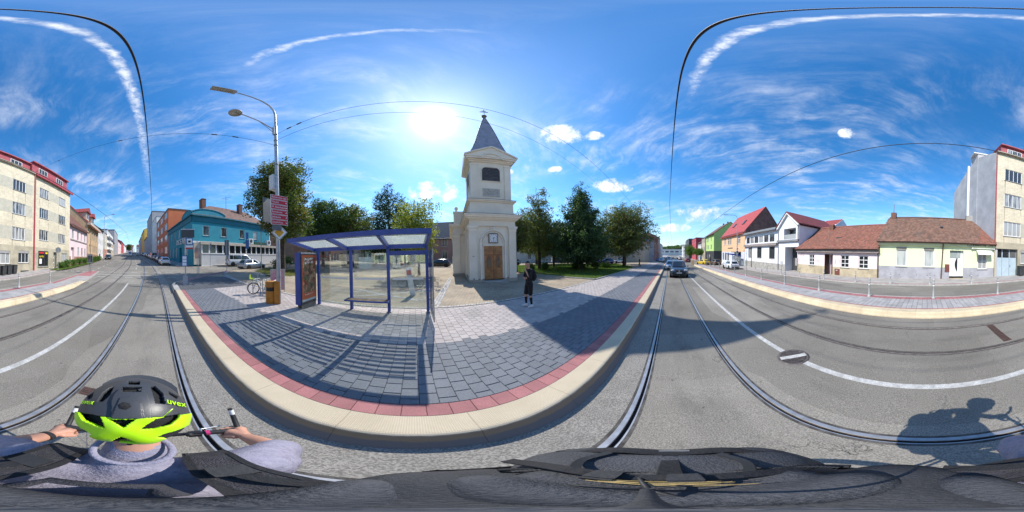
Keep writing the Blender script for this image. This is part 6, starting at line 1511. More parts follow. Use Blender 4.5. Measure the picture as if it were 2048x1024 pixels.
# ---------------------------------------------------------------- trees and plants
M('bark', (.10, .075, .055), .95, .35, 6, .6, 14); M('bark_pale', (.26, .23, .19), .9, .3, 6, .5, 14)
leafmat('leaf_deep', (0.051, 0.096, 0.026), (0.109, 0.173, 0.038), (0.028, 0.058, 0.019))
leafmat('leaf_rust', (0.077, 0.122, 0.031), (0.141, 0.179, 0.045), (0.192, 0.109, 0.045))
leafmat('leaf_lime', (0.038, 0.079, 0.033), (0.079, 0.134, 0.044), (0.026, 0.054, 0.026))
leafmat('leaf_blue', (0.038, 0.077, 0.045), (0.070, 0.115, 0.058), (0.023, 0.051, 0.033))
leafmat('leaf_yellow', (0.205, 0.243, 0.045), (0.307, 0.320, 0.064), (0.102, 0.154, 0.038), .5)
leafmat('leaf_olive', (0.090, 0.122, 0.036), (0.154, 0.173, 0.054), (0.166, 0.128, 0.051))
leafmat('leaf_hedge', (0.070, 0.147, 0.028), (0.128, 0.218, 0.041), (0.045, 0.102, 0.026))
def foliage(blobs, n_clusters, per, size, spread, seed, flat=0.0, ncol=1):
    """leaf sized faces gathered in sprays through the volume of several lobes"""
    r = np.random.RandomState(seed); B = np.array(blobs, float)
    w = (B[:, 3] * B[:, 4] * B[:, 5]) ** .75; w /= w.sum()
    k = r.choice(len(B), n_clusters, p=w); d = r.normal(size=(n_clusters, 3)); d /= np.linalg.norm(d, axis=1)[:, None]
    rad = (r.rand(n_clusters) ** .42) * (1 + .16 * np.sin(d[:, 0] * 5 + seed) * np.sin(d[:, 1] * 6 + d[:, 2] * 4))
    c = B[k, :3] + d * rad[:, None] * B[k, 3:6]
    c = c[c[:, 2] > B[:, 2].min() - B[:, 5].max() * .9]
    nC = len(c); sp = spread * (.55 + .9 * r.rand(nC))
    q = r.normal(size=(nC, per, 3)); q *= (r.rand(nC, per, 1) ** .5) / (np.linalg.norm(q, axis=2)[:, :, None] + 1e-6)
    p = (c[:, None, :] + q * sp[:, None, None] * np.array([1, 1, .75])).reshape(-1, 3); n = len(p)
    a = r.normal(size=(n, 3)); a[:, 2] -= .3; a /= np.linalg.norm(a, axis=1)[:, None]
    nn = r.normal(size=(n, 3)); nn[:, 2] += .8; b = np.cross(nn, a); b /= np.linalg.norm(b, axis=1)[:, None] + 1e-6
    s = (size * (.6 + .8 * r.rand(n)))[:, None]
    V = np.stack([p - a * s * .5, p + b * s * .34 - a * s * .05, p + a * s * .55, p - b * s * .34 - a * s * .05], 1)
    return V.reshape(-1, 3), np.arange(n * 4).reshape(n, 4)
def tree(name, label, x, y, blobs, trunk, mat, n=900, per=16, size=.17, spread=.55, seed=1, bark='bark', group=None, zb=None, cat='tree', limbs=6, leanx=0.0):
    z = g(x) + .2 if zb is None else zb; rnd = random.Random(seed)
    t = thing(name, label, cat, (x, y, z), 0, group); r0, th = trunk
    q = MB(); top = max(b_[2] + b_[5] * .4 for b_ in blobs)
    pts = [(leanx * s_ + rnd.uniform(-.05, .05) * s_ * 2, rnd.uniform(-.05, .05) * s_ * 2, top * s_) for s_ in (0, .08, .25, .45, .65, .85, 1)]
    pts[0] = (0, 0, -.2)
    q.tube(pts, [r0 * 1.35, r0 * 1.05, r0 * .9, r0 * .7, r0 * .5, r0 * .3, .03], 9)
    for i in range(limbs):
        b_ = blobs[i % len(blobs)]; s_ = rnd.uniform(.3, .75); st = Vector(pts[2]).lerp(Vector(pts[5]), s_) if th > .2 else Vector((0, 0, th))
        st = Vector((st.x, st.y, max(th, min(st.z, b_[2]))))
        a_ = rnd.uniform(0, 6.28); e = Vector((b_[0] + math.cos(a_) * b_[3] * .75, b_[1] + math.sin(a_) * b_[4] * .75, b_[2] + rnd.uniform(0, .5) * b_[5]))
        m_ = st.lerp(e, .5) + Vector((0, 0, rnd.uniform(.1, .5)))
        q.tube([st, st.lerp(m_, .5) + Vector((rnd.uniform(-.1, .1),) * 3), m_, e], [r0 * .38, r0 * .3, r0 * .2, .02], 6)
    q.build('trunk', MATS[bark], t)
    V, F = foliage(blobs, n, per, size, spread, seed)
    ob('crown', fastmesh('crown', V, F, MATS[mat]), t)
    return t
def blobset(seed, n, R_, z0, z1, rr=(.35, .6), squash=.8, taper=None):
    rnd = random.Random(seed); out = []
    for i in range(n):
        f = (i + .5) / n; z = z0 + (z1 - z0) * f
        rad = R_ * (taper(f) if taper else math.sin(math.pi * (.12 + .80 * f)) ** .7)
        a_ = i * 2.4 + rnd.uniform(-.4, .4); d = rad * rnd.uniform(.25, .62); br = max(.5, rad * rnd.uniform(*rr) * 1.25)
        out.append((math.cos(a_) * d, math.sin(a_) * d, z, br, br, br * squash))
    return out
tree('chestnut_tree', 'large chestnut with rusty leaves rising behind the lamp pole', -13.5, 12.9, blobset(1, 18, 3.9, 4.2, 13.2, squash=.9), (.33, 2.2), 'leaf_rust', 2600, 17, .20, .6, 1, limbs=10)
tree('broadleaf_tree', 'dark green tree second from the lamp pole, behind the shelter left end', -15.0, 24.0, blobset(2, 12, 4.5, 4.4, 11.6), (.28, 2.5), 'leaf_deep', 1500, 16, .23, .65, 2)
tree('broadleaf_tree', 'dark green tree above the middle of the shelter roof edge', -10.9, 27.5, blobset(3, 12, 4.6, 3.8, 10.6), (.26, 2.5), 'leaf_rust', 1400, 16, .23, .65, 3)
tree('broadleaf_tree', 'low dark tree filling the gap between the shelter trees and the tall bluish one', -14.5, 34, blobset(31, 9, 3.8, 4.0, 10), (.26, 2.5), 'leaf_deep', 700, 16, .25, .7, 33)
tree('tall_tree', 'tall bluish tree in the sun glare left of the yellow tree', -5.6, 37.0, [(0, 0, 17.6, 1.5, 1.5, 2.2), (-1.2, 0, 15, 2.6, 2.6, 2.6), (2.4, 0, 14.6, 2.0, 2.0, 2.4), (0, .5, 12, 4.2, 4, 3), (-3, 0, 9.5, 3.2, 3.2, 2.8), (3, 0, 10, 3.2, 3, 3), (0, 0, 7, 4.8, 4.6, 3), (-3.4, 0, 5, 3.4, 3.4, 2.4), (3.4, 0, 5.2, 3.4, 3.4, 2.4), (0, 0, 4.2, 4, 4, 2.2)], (.3, 1.5), 'leaf_blue', 1700, 16, .27, .7, 4)
tree('linden_tree', 'light yellow green tree behind the shelter, left of the church', .5, 17.4, blobset(5, 14, 3.1, 2.9, 7.9, squash=.85), (.13, 1.8), 'leaf_yellow', 900, 14, .16, .5, 5, limbs=9)
tree('pollard_tree', 'small pale barked tree right beside the church wall', 12.0, 16.6, blobset(6, 10, 2.5, 2.8, 7.4), (.15, 2.4), 'leaf_olive', 750, 15, .17, .5, 6, 'bark_pale')
tree('sparse_tree', 'open crowned tree with dry twigs right of the church', 17.6, 18.2, blobset(7, 16, 3.9, 2.6, 12.2, rr=(.32, .52), taper=lambda f: .95 if f < .6 else 1.15 - .7 * f), (.24, 2.5), 'leaf_olive', 1150, 16, .19, .55, 7, limbs=14)
tree('lime_tree', 'dense dark cone shaped tree on the lawn right of the church', 18.95, 11.55, [(0, 0, 2.3, 4.2, 4.2, 1.5), (0, 0, 4.2, 4.4, 4.4, 1.8), (.2, 0, 6.0, 3.5, 3.5, 1.8), (0, .1, 7.8, 2.7, 2.7, 1.6), (0, 0, 9.6, 1.7, 1.7, 1.5), (0, 0, 11.2, .9, .9, 1.3)] + blobset(8, 16, 4.0, 2.2, 10.6, taper=lambda f: 1.05 - .8 * f), (.2, 1.3), 'leaf_lime', 3600, 18, .18, .5, 8, limbs=4)
tree('maple_tree', 'broad round crowned tree at the right end of the lawn', 30.49, 8.86, blobset(9, 20, 6.8, 3.0, 11.2, squash=.75), (.27, 2.4), 'leaf_olive', 3000, 17, .21, .62, 9, limbs=10)
tree('maple_tree', 'darker spreading tree behind the right end of the lawn', 37.5, 10.6, blobset(10, 11, 3.9, 2.9, 8.0), (.25, 2.2), 'leaf_lime', 900, 16, .22, .6, 10)
tree('broadleaf_tree', 'tree filling the background between the church and the cone shaped tree', 28, 30, blobset(11, 12, 5.2, 3.0, 11), (.28, 2.2), 'leaf_deep', 1500, 16, .25, .7, 11)
tree('broadleaf_tree', 'tree behind the cone shaped and the round trees', 36, 22, blobset(12, 12, 4.4, 2.8, 9.0), (.28, 2.2), 'leaf_lime', 1400, 16, .25, .7, 12)
for i, (x, y, s_) in enumerate(((68, -8.6, 1.0), (75.5, -9.2, 1.25), (60, -10.6, .8))):
    tree('street_tree', ['round street tree before the beige house far right', 'taller street tree before the red box building', 'small street tree before the lime green house'][i], x, y, blobset(20 + i, 8, 2.6 * s_, 2.8, 5.6 * s_), (.12, 2), ('leaf_hedge', 'leaf_olive', 'leaf_hedge')[i], 330, 15, .26, .6, 20 + i, group='street trees far right')
tree('broadleaf_tree', 'tree behind the teal pub, before the brown house', -24.5, 35, blobset(14, 10, 3.6, 2.6, 8.2), (.25, 2), 'leaf_deep', 600, 15, .25, .65, 14)
tree('broadleaf_tree', 'bushy tree at the back of the square behind the shelter bench', -10, 42, blobset(15, 11, 5, 2.6, 9.0), (.25, 2), 'leaf_deep', 650, 15, .28, .75, 15)
tree('broadleaf_tree', 'tree at the back of the square left of the dusky pink house', -2.5, 45, blobset(16, 11, 4.5, 2.6, 9.5), (.25, 2), 'leaf_blue', 650, 15, .28, .75, 16)
def shrub(name, label, x, y, rx, ry, h, mat='leaf_deep', n=200, seed=1, group=None, size=.10, zb=None, cat='shrub'):
    t = thing(name, label, cat, (x, y, g(x) + .2 if zb is None else zb), 0, group)
    rnd = random.Random(seed); bl = [(rnd.uniform(-.45, .45) * rx, rnd.uniform(-.45, .45) * ry, h * rnd.uniform(.4, .62), rx * .6, ry * .6, h * .42) for _ in range(6)]
    V, F = foliage(bl, n, 15, size, .22, seed); V[:, 2] = np.abs(V[:, 2]); ob('foliage', fastmesh('foliage', V, F, MATS[mat]), t)
    q = MB()
    for i in range(5): q.tube([(0, 0, -.1), (rnd.uniform(-.3, .3) * rx, rnd.uniform(-.3, .3) * ry, h * .6)], [.025, .01], 5)
    q.build('stems', MATS['bark'], t); return t
sb = [(-15.6, 14.2, 1.2, 1.0, 1.5, 'dark clipped shrub at the foot of the chestnut'), (-13.4, 16.4, 1.6, 1.1, 1.7, 'dark shrub behind the park bench'), (-16.6, 17.4, 1.4, 1.4, 1.9, 'dark shrub between the silver car and the chestnut trunk'),
      (20.6, 13.3, .9, .9, 1.2, 'light green shrub behind the cone shaped tree trunk'), (22.6, 11.2, 1.3, 1.1, 1.4, 'dark shrub on the lawn right of the cone shaped tree'), (25.2, 10.6, .8, .8, 1.1, 'small pale shrub near the blue bin on the lawn'), (16.2, 15.7, .6, .6, 1.2, 'small dark shrub on the lawn left of the cone shaped tree'), (13.4, 15.3, .5, .5, 1.1, 'small dark shrub by the church corner'), (21.6, 13.0, .5, .5, .9, 'low green shrub under the cone shaped tree')]
for i, (x, y, rx, ry, h, lb) in enumerate(sb): shrub('shrub', lb, x, y, rx, ry, h, 'leaf_hedge' if 'light' in lb or 'pale' in lb or 'low' in lb else 'leaf_deep', 190, 40 + i)
hx = [-19.8, -21.4, -23.6, -25.8, -28.0, -30.2, -32.4, -34.6, -36.8, -39.0]
hn = ['roundish bush at the near end of the hedge, right of the sign', 'big bush second from the near end of the hedge', 'third bush of the hedge behind the information board', 'fourth bush of the hedge', 'fifth bush of the hedge, before the pink house', 'sixth bush of the hedge', 'seventh bush of the hedge, by the lamp post', 'eighth bush of the hedge', 'ninth bush of the hedge', 'last bush of the hedge up the street']
for i, x in enumerate(hx): shrub('hedge_bush', hn[i], x, -12.9 + off(x) * .55, .95 if i else .75, .8, 1.25 if i else 1.0, 'leaf_hedge', 170, 60 + i, 'bushes along the kerb up the street', zb=g(x) + .1)
M('flower_pink', (.55, .12, .10), .7, .3, 9, 0)
# lawn
LAWN = [(12.45, 6.15), (26, 6.0), (29.5, 7.0), (34, 9.5), (40, 14), (33, 26), (14, 28), (11.6, 18), (12.0, 13.8)]
M('grass_base', (.075, .12, .022), .95, .3, 1.2, .5, 25)
lawn = tag(slab('lawn', LAWN, .27, .12, [MATS['grass_base'], MATS['concrete']]), 'mown lawn under the trees right of the church', kind='structure')
tag(slab('lawn', [(-16.0, 10.8), (-13.2, 10.4), (-11.0, 11.6), (-10.6, 13.4), (-12.4, 18.4), (-17.6, 19.0), (-18.2, 14.0)], .24, .08, [M('grass_dry', (.20, .19, .07), .95, .35, 1.0, .5, 25, c2=(.10, .13, .03)), MATS['concrete']]), 'dry grass patch round the chestnut', kind='structure')
leafmat('grass_blade', (.09, .17, .022), (.15, .24, .04), (.12, .16, .04), .4); leafmat('grass_blade_dry', (.26, .24, .09), (.16, .18, .05), (.3, .26, .12), .3)
def inside(px, py, poly):
    c = np.zeros(len(px), bool); j = len(poly) - 1
    for i in range(len(poly)):
        xi, yi = poly[i]; xj, yj = poly[j]
        c ^= ((yi > py) != (yj > py)) & (px < (xj - xi) * (py - yi) / (yj - yi + 1e-9) + xi); j = i
    return c
def grass(name, poly, n, k, mat, h=.09, parent=None, bias=None):
    P_ = np.array(poly); r = np.random.RandomState(5); x = r.uniform(P_[:, 0].min(), P_[:, 0].max(), n); y = r.uniform(P_[:, 1].min(), P_[:, 1].max(), n); ok = inside(x, y, poly)
    x, y = x[ok], y[ok]; m = len(x); z = np.array([g(v) for v in x]) + k; a = r.uniform(0, 6.28, m); w = .012 + .012 * r.rand(m); hh = h * (.5 + r.rand(m)); lx, ly = r.normal(0, .03, m), r.normal(0, .03, m)
    V = np.stack([np.stack([x - np.cos(a) * w, y - np.sin(a) * w, z], 1), np.stack([x + np.cos(a) * w, y + np.sin(a) * w, z], 1), np.stack([x + lx, y + ly, z + hh], 1)], 1)
    return tag(ob(name, fastmesh(name, V.reshape(-1, 3), np.arange(m * 3).reshape(m, 3), MATS[mat])), 'grass blades of the ' + ('lawn' if mat == 'grass_blade' else 'dry verge'), kind='stuff')
grass('lawn_grass', LAWN, 90000, .268, 'grass_blade')
grass('dry_grass', [(-16.0, 10.8), (-13.2, 10.4), (-11.0, 11.6), (-10.6, 13.4), (-12.4, 18.4), (-17.6, 19.0), (-18.2, 14.0)], 14000, .238, 'grass_blade_dry', .1)
VERGE = [(-17.5, -12.2), (-20, -12.0), (-30, -12.9), (-40, -14.9), (-40, -16.0), (-30, -14.0), (-19, -13.8), (-16.8, -13.2)]
tag(slab('verge', VERGE, .13, 0, [MATS['grass_dry']]), 'dry grass verge under the hedge', kind='structure'); grass('verge_grass', VERGE, 16000, .13, 'grass_blade', .12)
# hill woods as one mass
r = np.random.RandomState(3); n = 420; yy = r.uniform(-150, 90, n); xx = r.uniform(372, 450, n)
bl = [(xx[i], yy[i], (13 + 9 * math.exp(-((yy[i] + 30) / 60) ** 2)) * (.55 + .42 * (xx[i] - 380) / 70) - 3, 5, 5, 3.5) for i in range(n)]
V, F = foliage(bl, 5200, 6, 2.4, 2.2, 3); tag(ob('hill_woods', fastmesh('hill_woods', V, F, MATS['leaf_deep'])), 'wooded slope of the distant hill', kind='stuff')
# kerb of the lawn
mb = MB()
lk = LAWN + LAWN[:1]
for a, b_ in list(zip(lk, lk[1:]))[:3] + [(LAWN[-1], LAWN[0])]:
    a, b_ = Vector(a), Vector(b_); n = int((b_ - a).length); d = (b_ - a) / n; nr = Vector((d.y, -d.x)).normalized() * .11
    for i in range(n):
        p, q_ = a + d * i, a + d * (i + .985); vs = []
        for c in (p, q_):
            for w_, zz in ((1, .15), (1, .30), (-.2, .305)): vs.append((c.x + nr.x * w_, c.y + nr.y * w_, g(c.x) + zz))
        mb.add(vs, [(0, 1, 4, 3)[::-1], (1, 2, 5, 4)[::-1]])
tag(mb.build('lawn_kerb', MATS['concrete']), 'concrete edging of the lawn', kind='structure')

# ---------------------------------------------------------------- cars
def paintmat(name, c, rough=.22, metal=.0):
    return M(name, c, rough, .03, 1.2, 0, metal=metal, coat=.6, spec=.5)
M('tyre', (.018, .018, .019), .85, .2, 9, .2); M('rim', (.42, .43, .44), .3, .1, 6, 0, metal=.8); M('car_glass', (.018, .022, .026), .05, .1, 2, 0, spec=.9); M('trim_black', (.02, .02, .021), .6, .1, 6, .1)
M('light_clear', (.62, .64, .66), .12, .2, 20, 0, spec=.9); M('light_red', (.33, .012, .012), .2, .2, 12, 0); M('plate_white', (.62, .62, .60), .5, .05, 9, 0); M('chrome', (.6, .6, .6), .15, .05, 4, 0, metal=1)
CARS = {
 # length, width, height, belt, bonnet z, [x of: front, wind base, wind top, rear top, rear base, tail], clearance
 'suv': (4.75, 1.90, 1.72, 1.08, 1.02, (2.37, 1.05, .35, -1.85, -2.15, -2.37), .24, .36),
 'hatch': (4.05, 1.75, 1.46, .94, .86, (2.02, .95, .15, -1.45, -1.85, -2.02), .18, .31),
 'wagon': (4.6, 1.80, 1.48, .95, .86, (2.3, .95, .2, -1.8, -2.15, -2.3), .17, .32),
 'sedan': (4.5, 1.78, 1.43, .93, .88, (2.25, .95, .15, -1.15, -1.75, -2.25), .17, .31),
 'van': (5.0, 1.92, 1.95, 1.12, 1.08, (2.5, 1.75, .95, -2.35, -2.44, -2.5), .2, .33)}
CCACHE = {}
def car(name, label, cat, kind, paint, loc, yaw, group=None, plate=True):
    L, W, H, belt, hood, xs_, cl_, wr = CARS[kind]; xf, xw, xt, xr, xb, xe = xs_
    t = thing(name, label, cat, loc, 0, group, rot=(0, 0, yaw))
    pitch = math.atan((g(loc[0] + math.cos(yaw)) - g(loc[0] - math.cos(yaw))) / 2)
    t.rotation_euler = (0, -pitch, yaw)
    key = (kind,)
    if key not in CCACHE:
        D = {}; hw = W / 2
        # lower body: sections along the car
        def sec(x, w_, z0, zb_, r=.10): 
            return [(x, -w_ + .10, z0), (x, -w_ + .02, z0 + .10), (x, -w_, z0 + .28), (x, -w_ + .015, zb_ - .16), (x, -w_ + .07, zb_ - .03), (x, -w_ + .16, zb_), (x, w_ - .16, zb_), (x, w_ - .07, zb_ - .03), (x, w_ - .015, zb_ - .16), (x, w_, z0 + .28), (x, w_ - .02, z0 + .10), (x, w_ - .10, z0)]
        st = [(xe, hw - .14, cl_ + .16, belt - .14), (xe + .06, hw - .06, cl_ + .06, belt - .05), (xe + .3, hw - .01, cl_, belt - .01), (xb + .3, hw, cl_, belt), (0, hw, cl_, belt), (xw - .1, hw, cl_, belt - .01), (xw + .25, hw - .005, cl_, hood + .02), (xf - .45, hw - .03, cl_, hood - .06), (xf - .14, hw - .10, cl_ + .02, hood - .15), (xf - .02, hw - .22, cl_ + .06, hood - .28), (xf, hw - .30, cl_ + .12, hood - .40)]
        m_ = MB(); vs = []; n = 12
        for x, w_, z0, zb_ in st: vs += sec(x, w_, z0, zb_)
        fs = [(i * n + k, (i + 1) * n + k, (i + 1) * n + (k + 1) % n, i * n + (k + 1) % n) for i in range(len(st) - 1) for k in range(n)]
        m_.add(vs, fs, 0, True); m_.add(vs[:n], [tuple(range(n))]); m_.add(vs[-n:], [tuple(range(n))[::-1]])
        # cabin shell
        bw, tw = hw - .10, hw - .28
        if kind == 'van': tw = hw - .20
        rows = [(belt - .04, xw + .12, xb - .0, bw), (belt + (H - belt) * .55, xw + (xt - xw) * .58, xb + (xr - xb) * .55, bw - (bw - tw) * .5), (H - .09, xt + .06, xr - .05, tw + .03), (H - .02, xt - .12, xr + .12, tw - .06), (H, xt - .45, xr + .45, tw - .22)]
        vs = []
        for z, x1, x0, w_ in rows: 
            c_ = .1 if z < H - .05 else .12
            vs += [(x1, -w_ + .16, z), (x1 - c_ * .8, -w_ + .02, z), (x0 + c_, -w_, z), (x0, -w_ + .14, z), (x0, w_ - .14, z), (x0 + c_, w_, z), (x1 - c_ * .8, w_ - .02, z), (x1, w_ - .16, z)]
        n = 8; fs = [(i * n + k, i * n + (k + 1) % n, (i + 1) * n + (k + 1) % n, (i + 1) * n + k)[::-1] for i in range(4) for k in range(n)]
        m_.add(vs, fs, 0, True); m_.add(vs[-n:], [tuple(range(n))[::-1]])
        D['body'] = m_
        def lerp(a, b_, f): return a + (b_ - a) * f
        def pane(p): return MB().add(p, [tuple(range(len(p)))])
        z0, z1 = belt + .03, H - .12
        f0, f1 = .06, (z1 - belt + .04) / (H - .09 - belt + .04)
        xw_ = lambda f: lerp(xw + .12, xt + .06, f) + .012; xb_ = lambda f: lerp(xb, xr - .05, f) - .012; sw = lambda f: lerp(bw, tw + .03, f) + .008
        D['windscreen'] = pane([(xw_(f0), -sw(f0) + .2, z0), (xw_(f0), sw(f0) - .2, z0), (xw_(f1), sw(f1) - .2, z1), (xw_(f1), -sw(f1) + .2, z1)])
        rz0 = z0 + .05 if kind != 'van' else z0
        D['rear_window'] = pane([(xb_(f0), sw(f0) - .2, rz0), (xb_(f0), -sw(f0) + .2, rz0), (xb_(f1), -sw(f1) + .2, z1), (xb_(f1), sw(f1) - .2, z1)])
        div = [xw - .28, lerp(xw - .3, xb, .42), lerp(xw - .3, xb, .78), xb + .22] if kind != 'sedan' else [xw - .28, -.25, xr + .15, xr - .1]
        tops = [xt - .12, div[1], div[2], xr + .12 if kind != 'sedan' else xr + .05]
        D['sides'] = []
        for s_ in (-1, 1):
            for i in range(3):
                p = [(div[i] - .04, s_ * sw(f0), z0), (div[i + 1] + .04, s_ * sw(f0), z0), (tops[i + 1] + .04, s_ * sw(f1), z1), (tops[i] - .04, s_ * sw(f1), z1)]
                D['sides'].append(pane(p if s_ > 0 else p[::-1]))
        D['bumper'] = MB().box((xf - .12, -hw + .32, cl_ + .05), (xf + .012, hw - .32, cl_ + .22)); D['rbumper'] = MB().box((xe - .01, -hw + .25, cl_ + .12), (xe + .08, hw - .25, cl_ + .3))
        D['grille'] = MB().box((xf - .10, -.36, hood - .36), (xf - .005, .36, hood - .22)); [D['grille'].box((xf - .006, -.35 + i * .058, hood - .35), (xf + .0, -.335 + i * .058, hood - .23)) for i in range(13)]
        D['sill'] = MB().box((xe + .7, -hw - .004, cl_ - .01), (xf - .7, -hw + .06, cl_ + .1)); D['sill2'] = MB().box((xe + .7, hw - .06, cl_ - .01), (xf - .7, hw + .004, cl_ + .1))
        D['head'] = MB().ball((0, 0, 0), (.10, .21, .095), 12); D['tail'] = MB().ball((0, 0, 0), (.06, .10, .19 if kind in ('suv', 'van', 'wagon') else .12), 10)
        D['plate'] = MB().box((-.008, -.26, -.055), (.008, .26, .055))
        D['mirror'] = MB().ball((0, 0, 0), (.10, .09, .075), 10).cyl((0, 0, 0), (.03, -.12, -.05), .025, n=6)
        D['arch'] = MB().cyl((0, -.012, 0), (0, .012, 0), wr + .075, n=22, sm=False)
        D['tyre'] = MB().lathe([(wr * .66, -.10), (wr * .93, -.105), (wr, -.07), (wr, .07), (wr * .93, .105), (wr * .66, .10)], 22, (0, 0, 0), 0, Matrix.Rotation(R(90), 4, 'X'))
        rm = MB().lathe([(.0, .07), (.06, .085), (.08, .06)], 12, (0, 0, 0), 0, Matrix.Rotation(R(90), 4, 'X')); rm.lathe([(wr * .58, .03), (wr * .66, .09), (wr * .68, .08)], 22, (0, 0, 0), 0, Matrix.Rotation(R(90), 4, 'X'))
        for i in range(5): a_ = i * 1.2566; rm.cbox((math.cos(a_) * wr * .36, -.062, math.sin(a_) * wr * .36), (wr * .58, .03, .055), 0, 0, -a_)
        D['rim'] = rm
        E = {k: v.mesh(k, []) for k, v in D.items() if k != 'sides'}; E['sides'] = [v.mesh('side_window', MATS['car_glass']) for v in D['sides']]
        for k, mn in (('windscreen', 'car_glass'), ('rear_window', 'car_glass'), ('bumper', 'trim_black'), ('grille', 'trim_black'), ('sill', 'trim_black'), ('rbumper', 'trim_black'), ('sill2', 'trim_black'), ('head', 'light_clear'), ('tail', 'light_red'), ('plate', 'plate_white'), ('mirror', 'trim_black'), ('arch', 'trim_black'), ('tyre', 'tyre'), ('rim', 'rim')): E[k].materials.append(MATS[mn])
        CCACHE[key] = E
    E = CCACHE[key]; hw = W / 2
    bm_ = E['body'].copy(); bm_.materials.clear(); bm_.materials.append(MATS[paint]); ob('body', bm_, t)
    for k, nm in (('windscreen', 'windscreen'), ('rear_window', 'rear_window'), ('bumper', 'bumper_trim'), ('grille', 'grille'), ('sill', 'sill_trim'), ('rbumper', 'bumper_trim'), ('sill2', 'sill_trim')): ob(nm, E[k], t)
    for m_ in E['sides']: ob('side_window', m_, t)
    for s_ in (-1, 1):
        ob('headlight', E['head'], t, (xf - .13, s_ * (hw - .30), hood - .22)); ob('taillight', E['tail'], t, (xe + .07, s_ * (hw - .17), belt - .12)); ob('mirror', E['mirror'], t, (xw - .1, s_ * (hw + .06), belt + .08), (0, 0, 0 if s_ > 0 else 0)).scale = (1, s_, 1)
        for x in (xf - .85, xe + .82):
            o = ob('wheel_arch', E['arch'], t, (x, s_ * (hw - .004), wr + .02)); w_ = ob('wheel', E['tyre'], t, (x, s_ * (hw - .09), wr), (0, 0, 0 if s_ < 0 else math.pi)); ob('rim', E['rim'], w_)
    if plate: ob('number_plate', E['plate'], t, (xf + .016, 0, cl_ + .3)); ob('number_plate', E['plate'], t, (xe - .012, 0, belt - .3))
    return t
paintmat('p_darkblue', (.045, .06, .085), .25, .3); paintmat('p_white', (.66, .66, .66)); paintmat('p_silver', (.42, .43, .44), .28, .5); paintmat('p_black', (.012, .013, .016)); paintmat('p_grey', (.12, .13, .14), .25, .4)
paintmat('p_yellow', (.62, .42, .02)); paintmat('p_brown', (.13, .085, .05), .25, .3); paintmat('p_red', (.20, .015, .02)); paintmat('p_blue', (.03, .06, .28)); paintmat('p_green', (.05, .12, .08))
def onroad(x, y, k=0.0): return (x, y, g(x) + k)
W_ = math.pi
v = car('suv_car', 'dark blue grey estate car with roof rails driving up between the rails', 'car', 'suv', 'p_darkblue', onroad(18.6, -.93), W_)
[MB().box((-1.9, y_ - .02, 1.73), (.1, y_ + .02, 1.77)).build('roof_rail', MATS['trim_black'], v) for y_ in (-.7, .7)]; MB().lathe([(.08, 0), (.08, .02)], 14, (0, 0, 0), 0, Matrix.Translation((2.36, 0, .73)) @ Matrix.Rotation(R(90), 4, 'Y')).build('badge', MATS['chrome'], v)
for s_ in (-1, 1): MB().ball((2.22, s_ * .62, .40), .07, 8).build('fog_light', MATS['light_clear'], v)
car('white_car', 'white car following behind the dark estate car', 'car', 'wagon', 'p_white', onroad(27.5, -.1), W_)
car('grey_car', 'dark grey car third in the queue on the tracks', 'car', 'sedan', 'p_grey', onroad(38, -1.2), W_)
car('white_van', 'small white van far back in the queue on the tracks', 'van', 'van', 'p_white', onroad(72, .3), W_)
car('parked_car', 'silver blue car parked before the distant beige house', 'car', 'hatch', 'p_silver', onroad(58, 3.0, .1), W_ * .97)
car('parked_car', 'blue car parked second before the distant row', 'car', 'wagon', 'p_blue', onroad(66, 4.6, .1), W_ * .97)
car('white_hatchback', 'white sporty hatchback with black roof driving along the house side lane', 'car', 'hatch', 'p_white', onroad(26.6, -10.4), R(2))
car('taxi', 'yellow car turning beyond the far platform end', 'car', 'sedan', 'p_yellow', onroad(41.0, -8.5), R(20))
car('brown_car', 'brown car beside the yellow car beyond the far platform', 'car', 'hatch', 'p_brown', onroad(39.5, -11.4), R(2))
car('red_car', 'dark red car beyond the yellow car', 'car', 'hatch', 'p_red', onroad(58, -6.2), R(2))
for i, (x, y, k_, p_, lb) in enumerate(((88, -5.5, 'hatch', 'p_silver', 'silver car parked far right beyond the red one'), (97, -5.6, 'wagon', 'p_black', 'black car parked far right'), (106, -5.4, 'sedan', 'p_white', 'white car parked at the far right end'))): car('parked_car', lb, 'car', k_, p_, onroad(x, y), R(2), 'cars parked far right')
# left street
def lane(X, lat): return (X, lat + off(X), g(X))
def lyaw(X): return math.atan2(-(off(X - 1) - off(X)), 1.0)
wc = gpt(327, 531, 0)
lst = [(-29.6, 2.75, 'hatch', 'p_white', 'white hatchback parked first in the row by the teal pub'), (-35.3, 3.0, 'hatch', 'p_black', 'black car parked second in the row by the teal pub'), (-47.5, 3.2, 'van', 'p_silver', 'silver van parked before the orange house'), (-42.0, 3.3, 'sedan', 'p_grey', 'dark grey car parked before the silver van'),
       (-54, 3.2, 'hatch', 'p_silver', 'silver hatchback parked beyond the van'), (-60, 3.2, 'wagon', 'p_red', 'red car parked sixth in the row'), (-66, 3.2, 'hatch', 'p_green', 'green car parked seventh in the row'), (-72, 3.2, 'sedan', 'p_white', 'white saloon parked eighth in the row'), (-78, 3.2, 'hatch', 'p_blue', 'blue car parked ninth in the row'), (-85, 3.2, 'wagon', 'p_black', 'black estate parked tenth in the row'), (-92, 3.2, 'hatch', 'p_silver', 'silver car parked last in the row')]
for i, (x, lat, k_, p_, lb) in enumerate(lst):
    p = lane(x, lat); car('parked_car', lb, 'car', k_, p_, p, W_ - math.atan((off(x + .5) - off(x - .5))) * -1, 'cars parked up the left street')
p = lane(-72, -3.8); car('delivery_van', 'white van coming down the left street', 'van', 'van', 'p_white', p, math.atan(off(-71.5) - off(-72.5)))
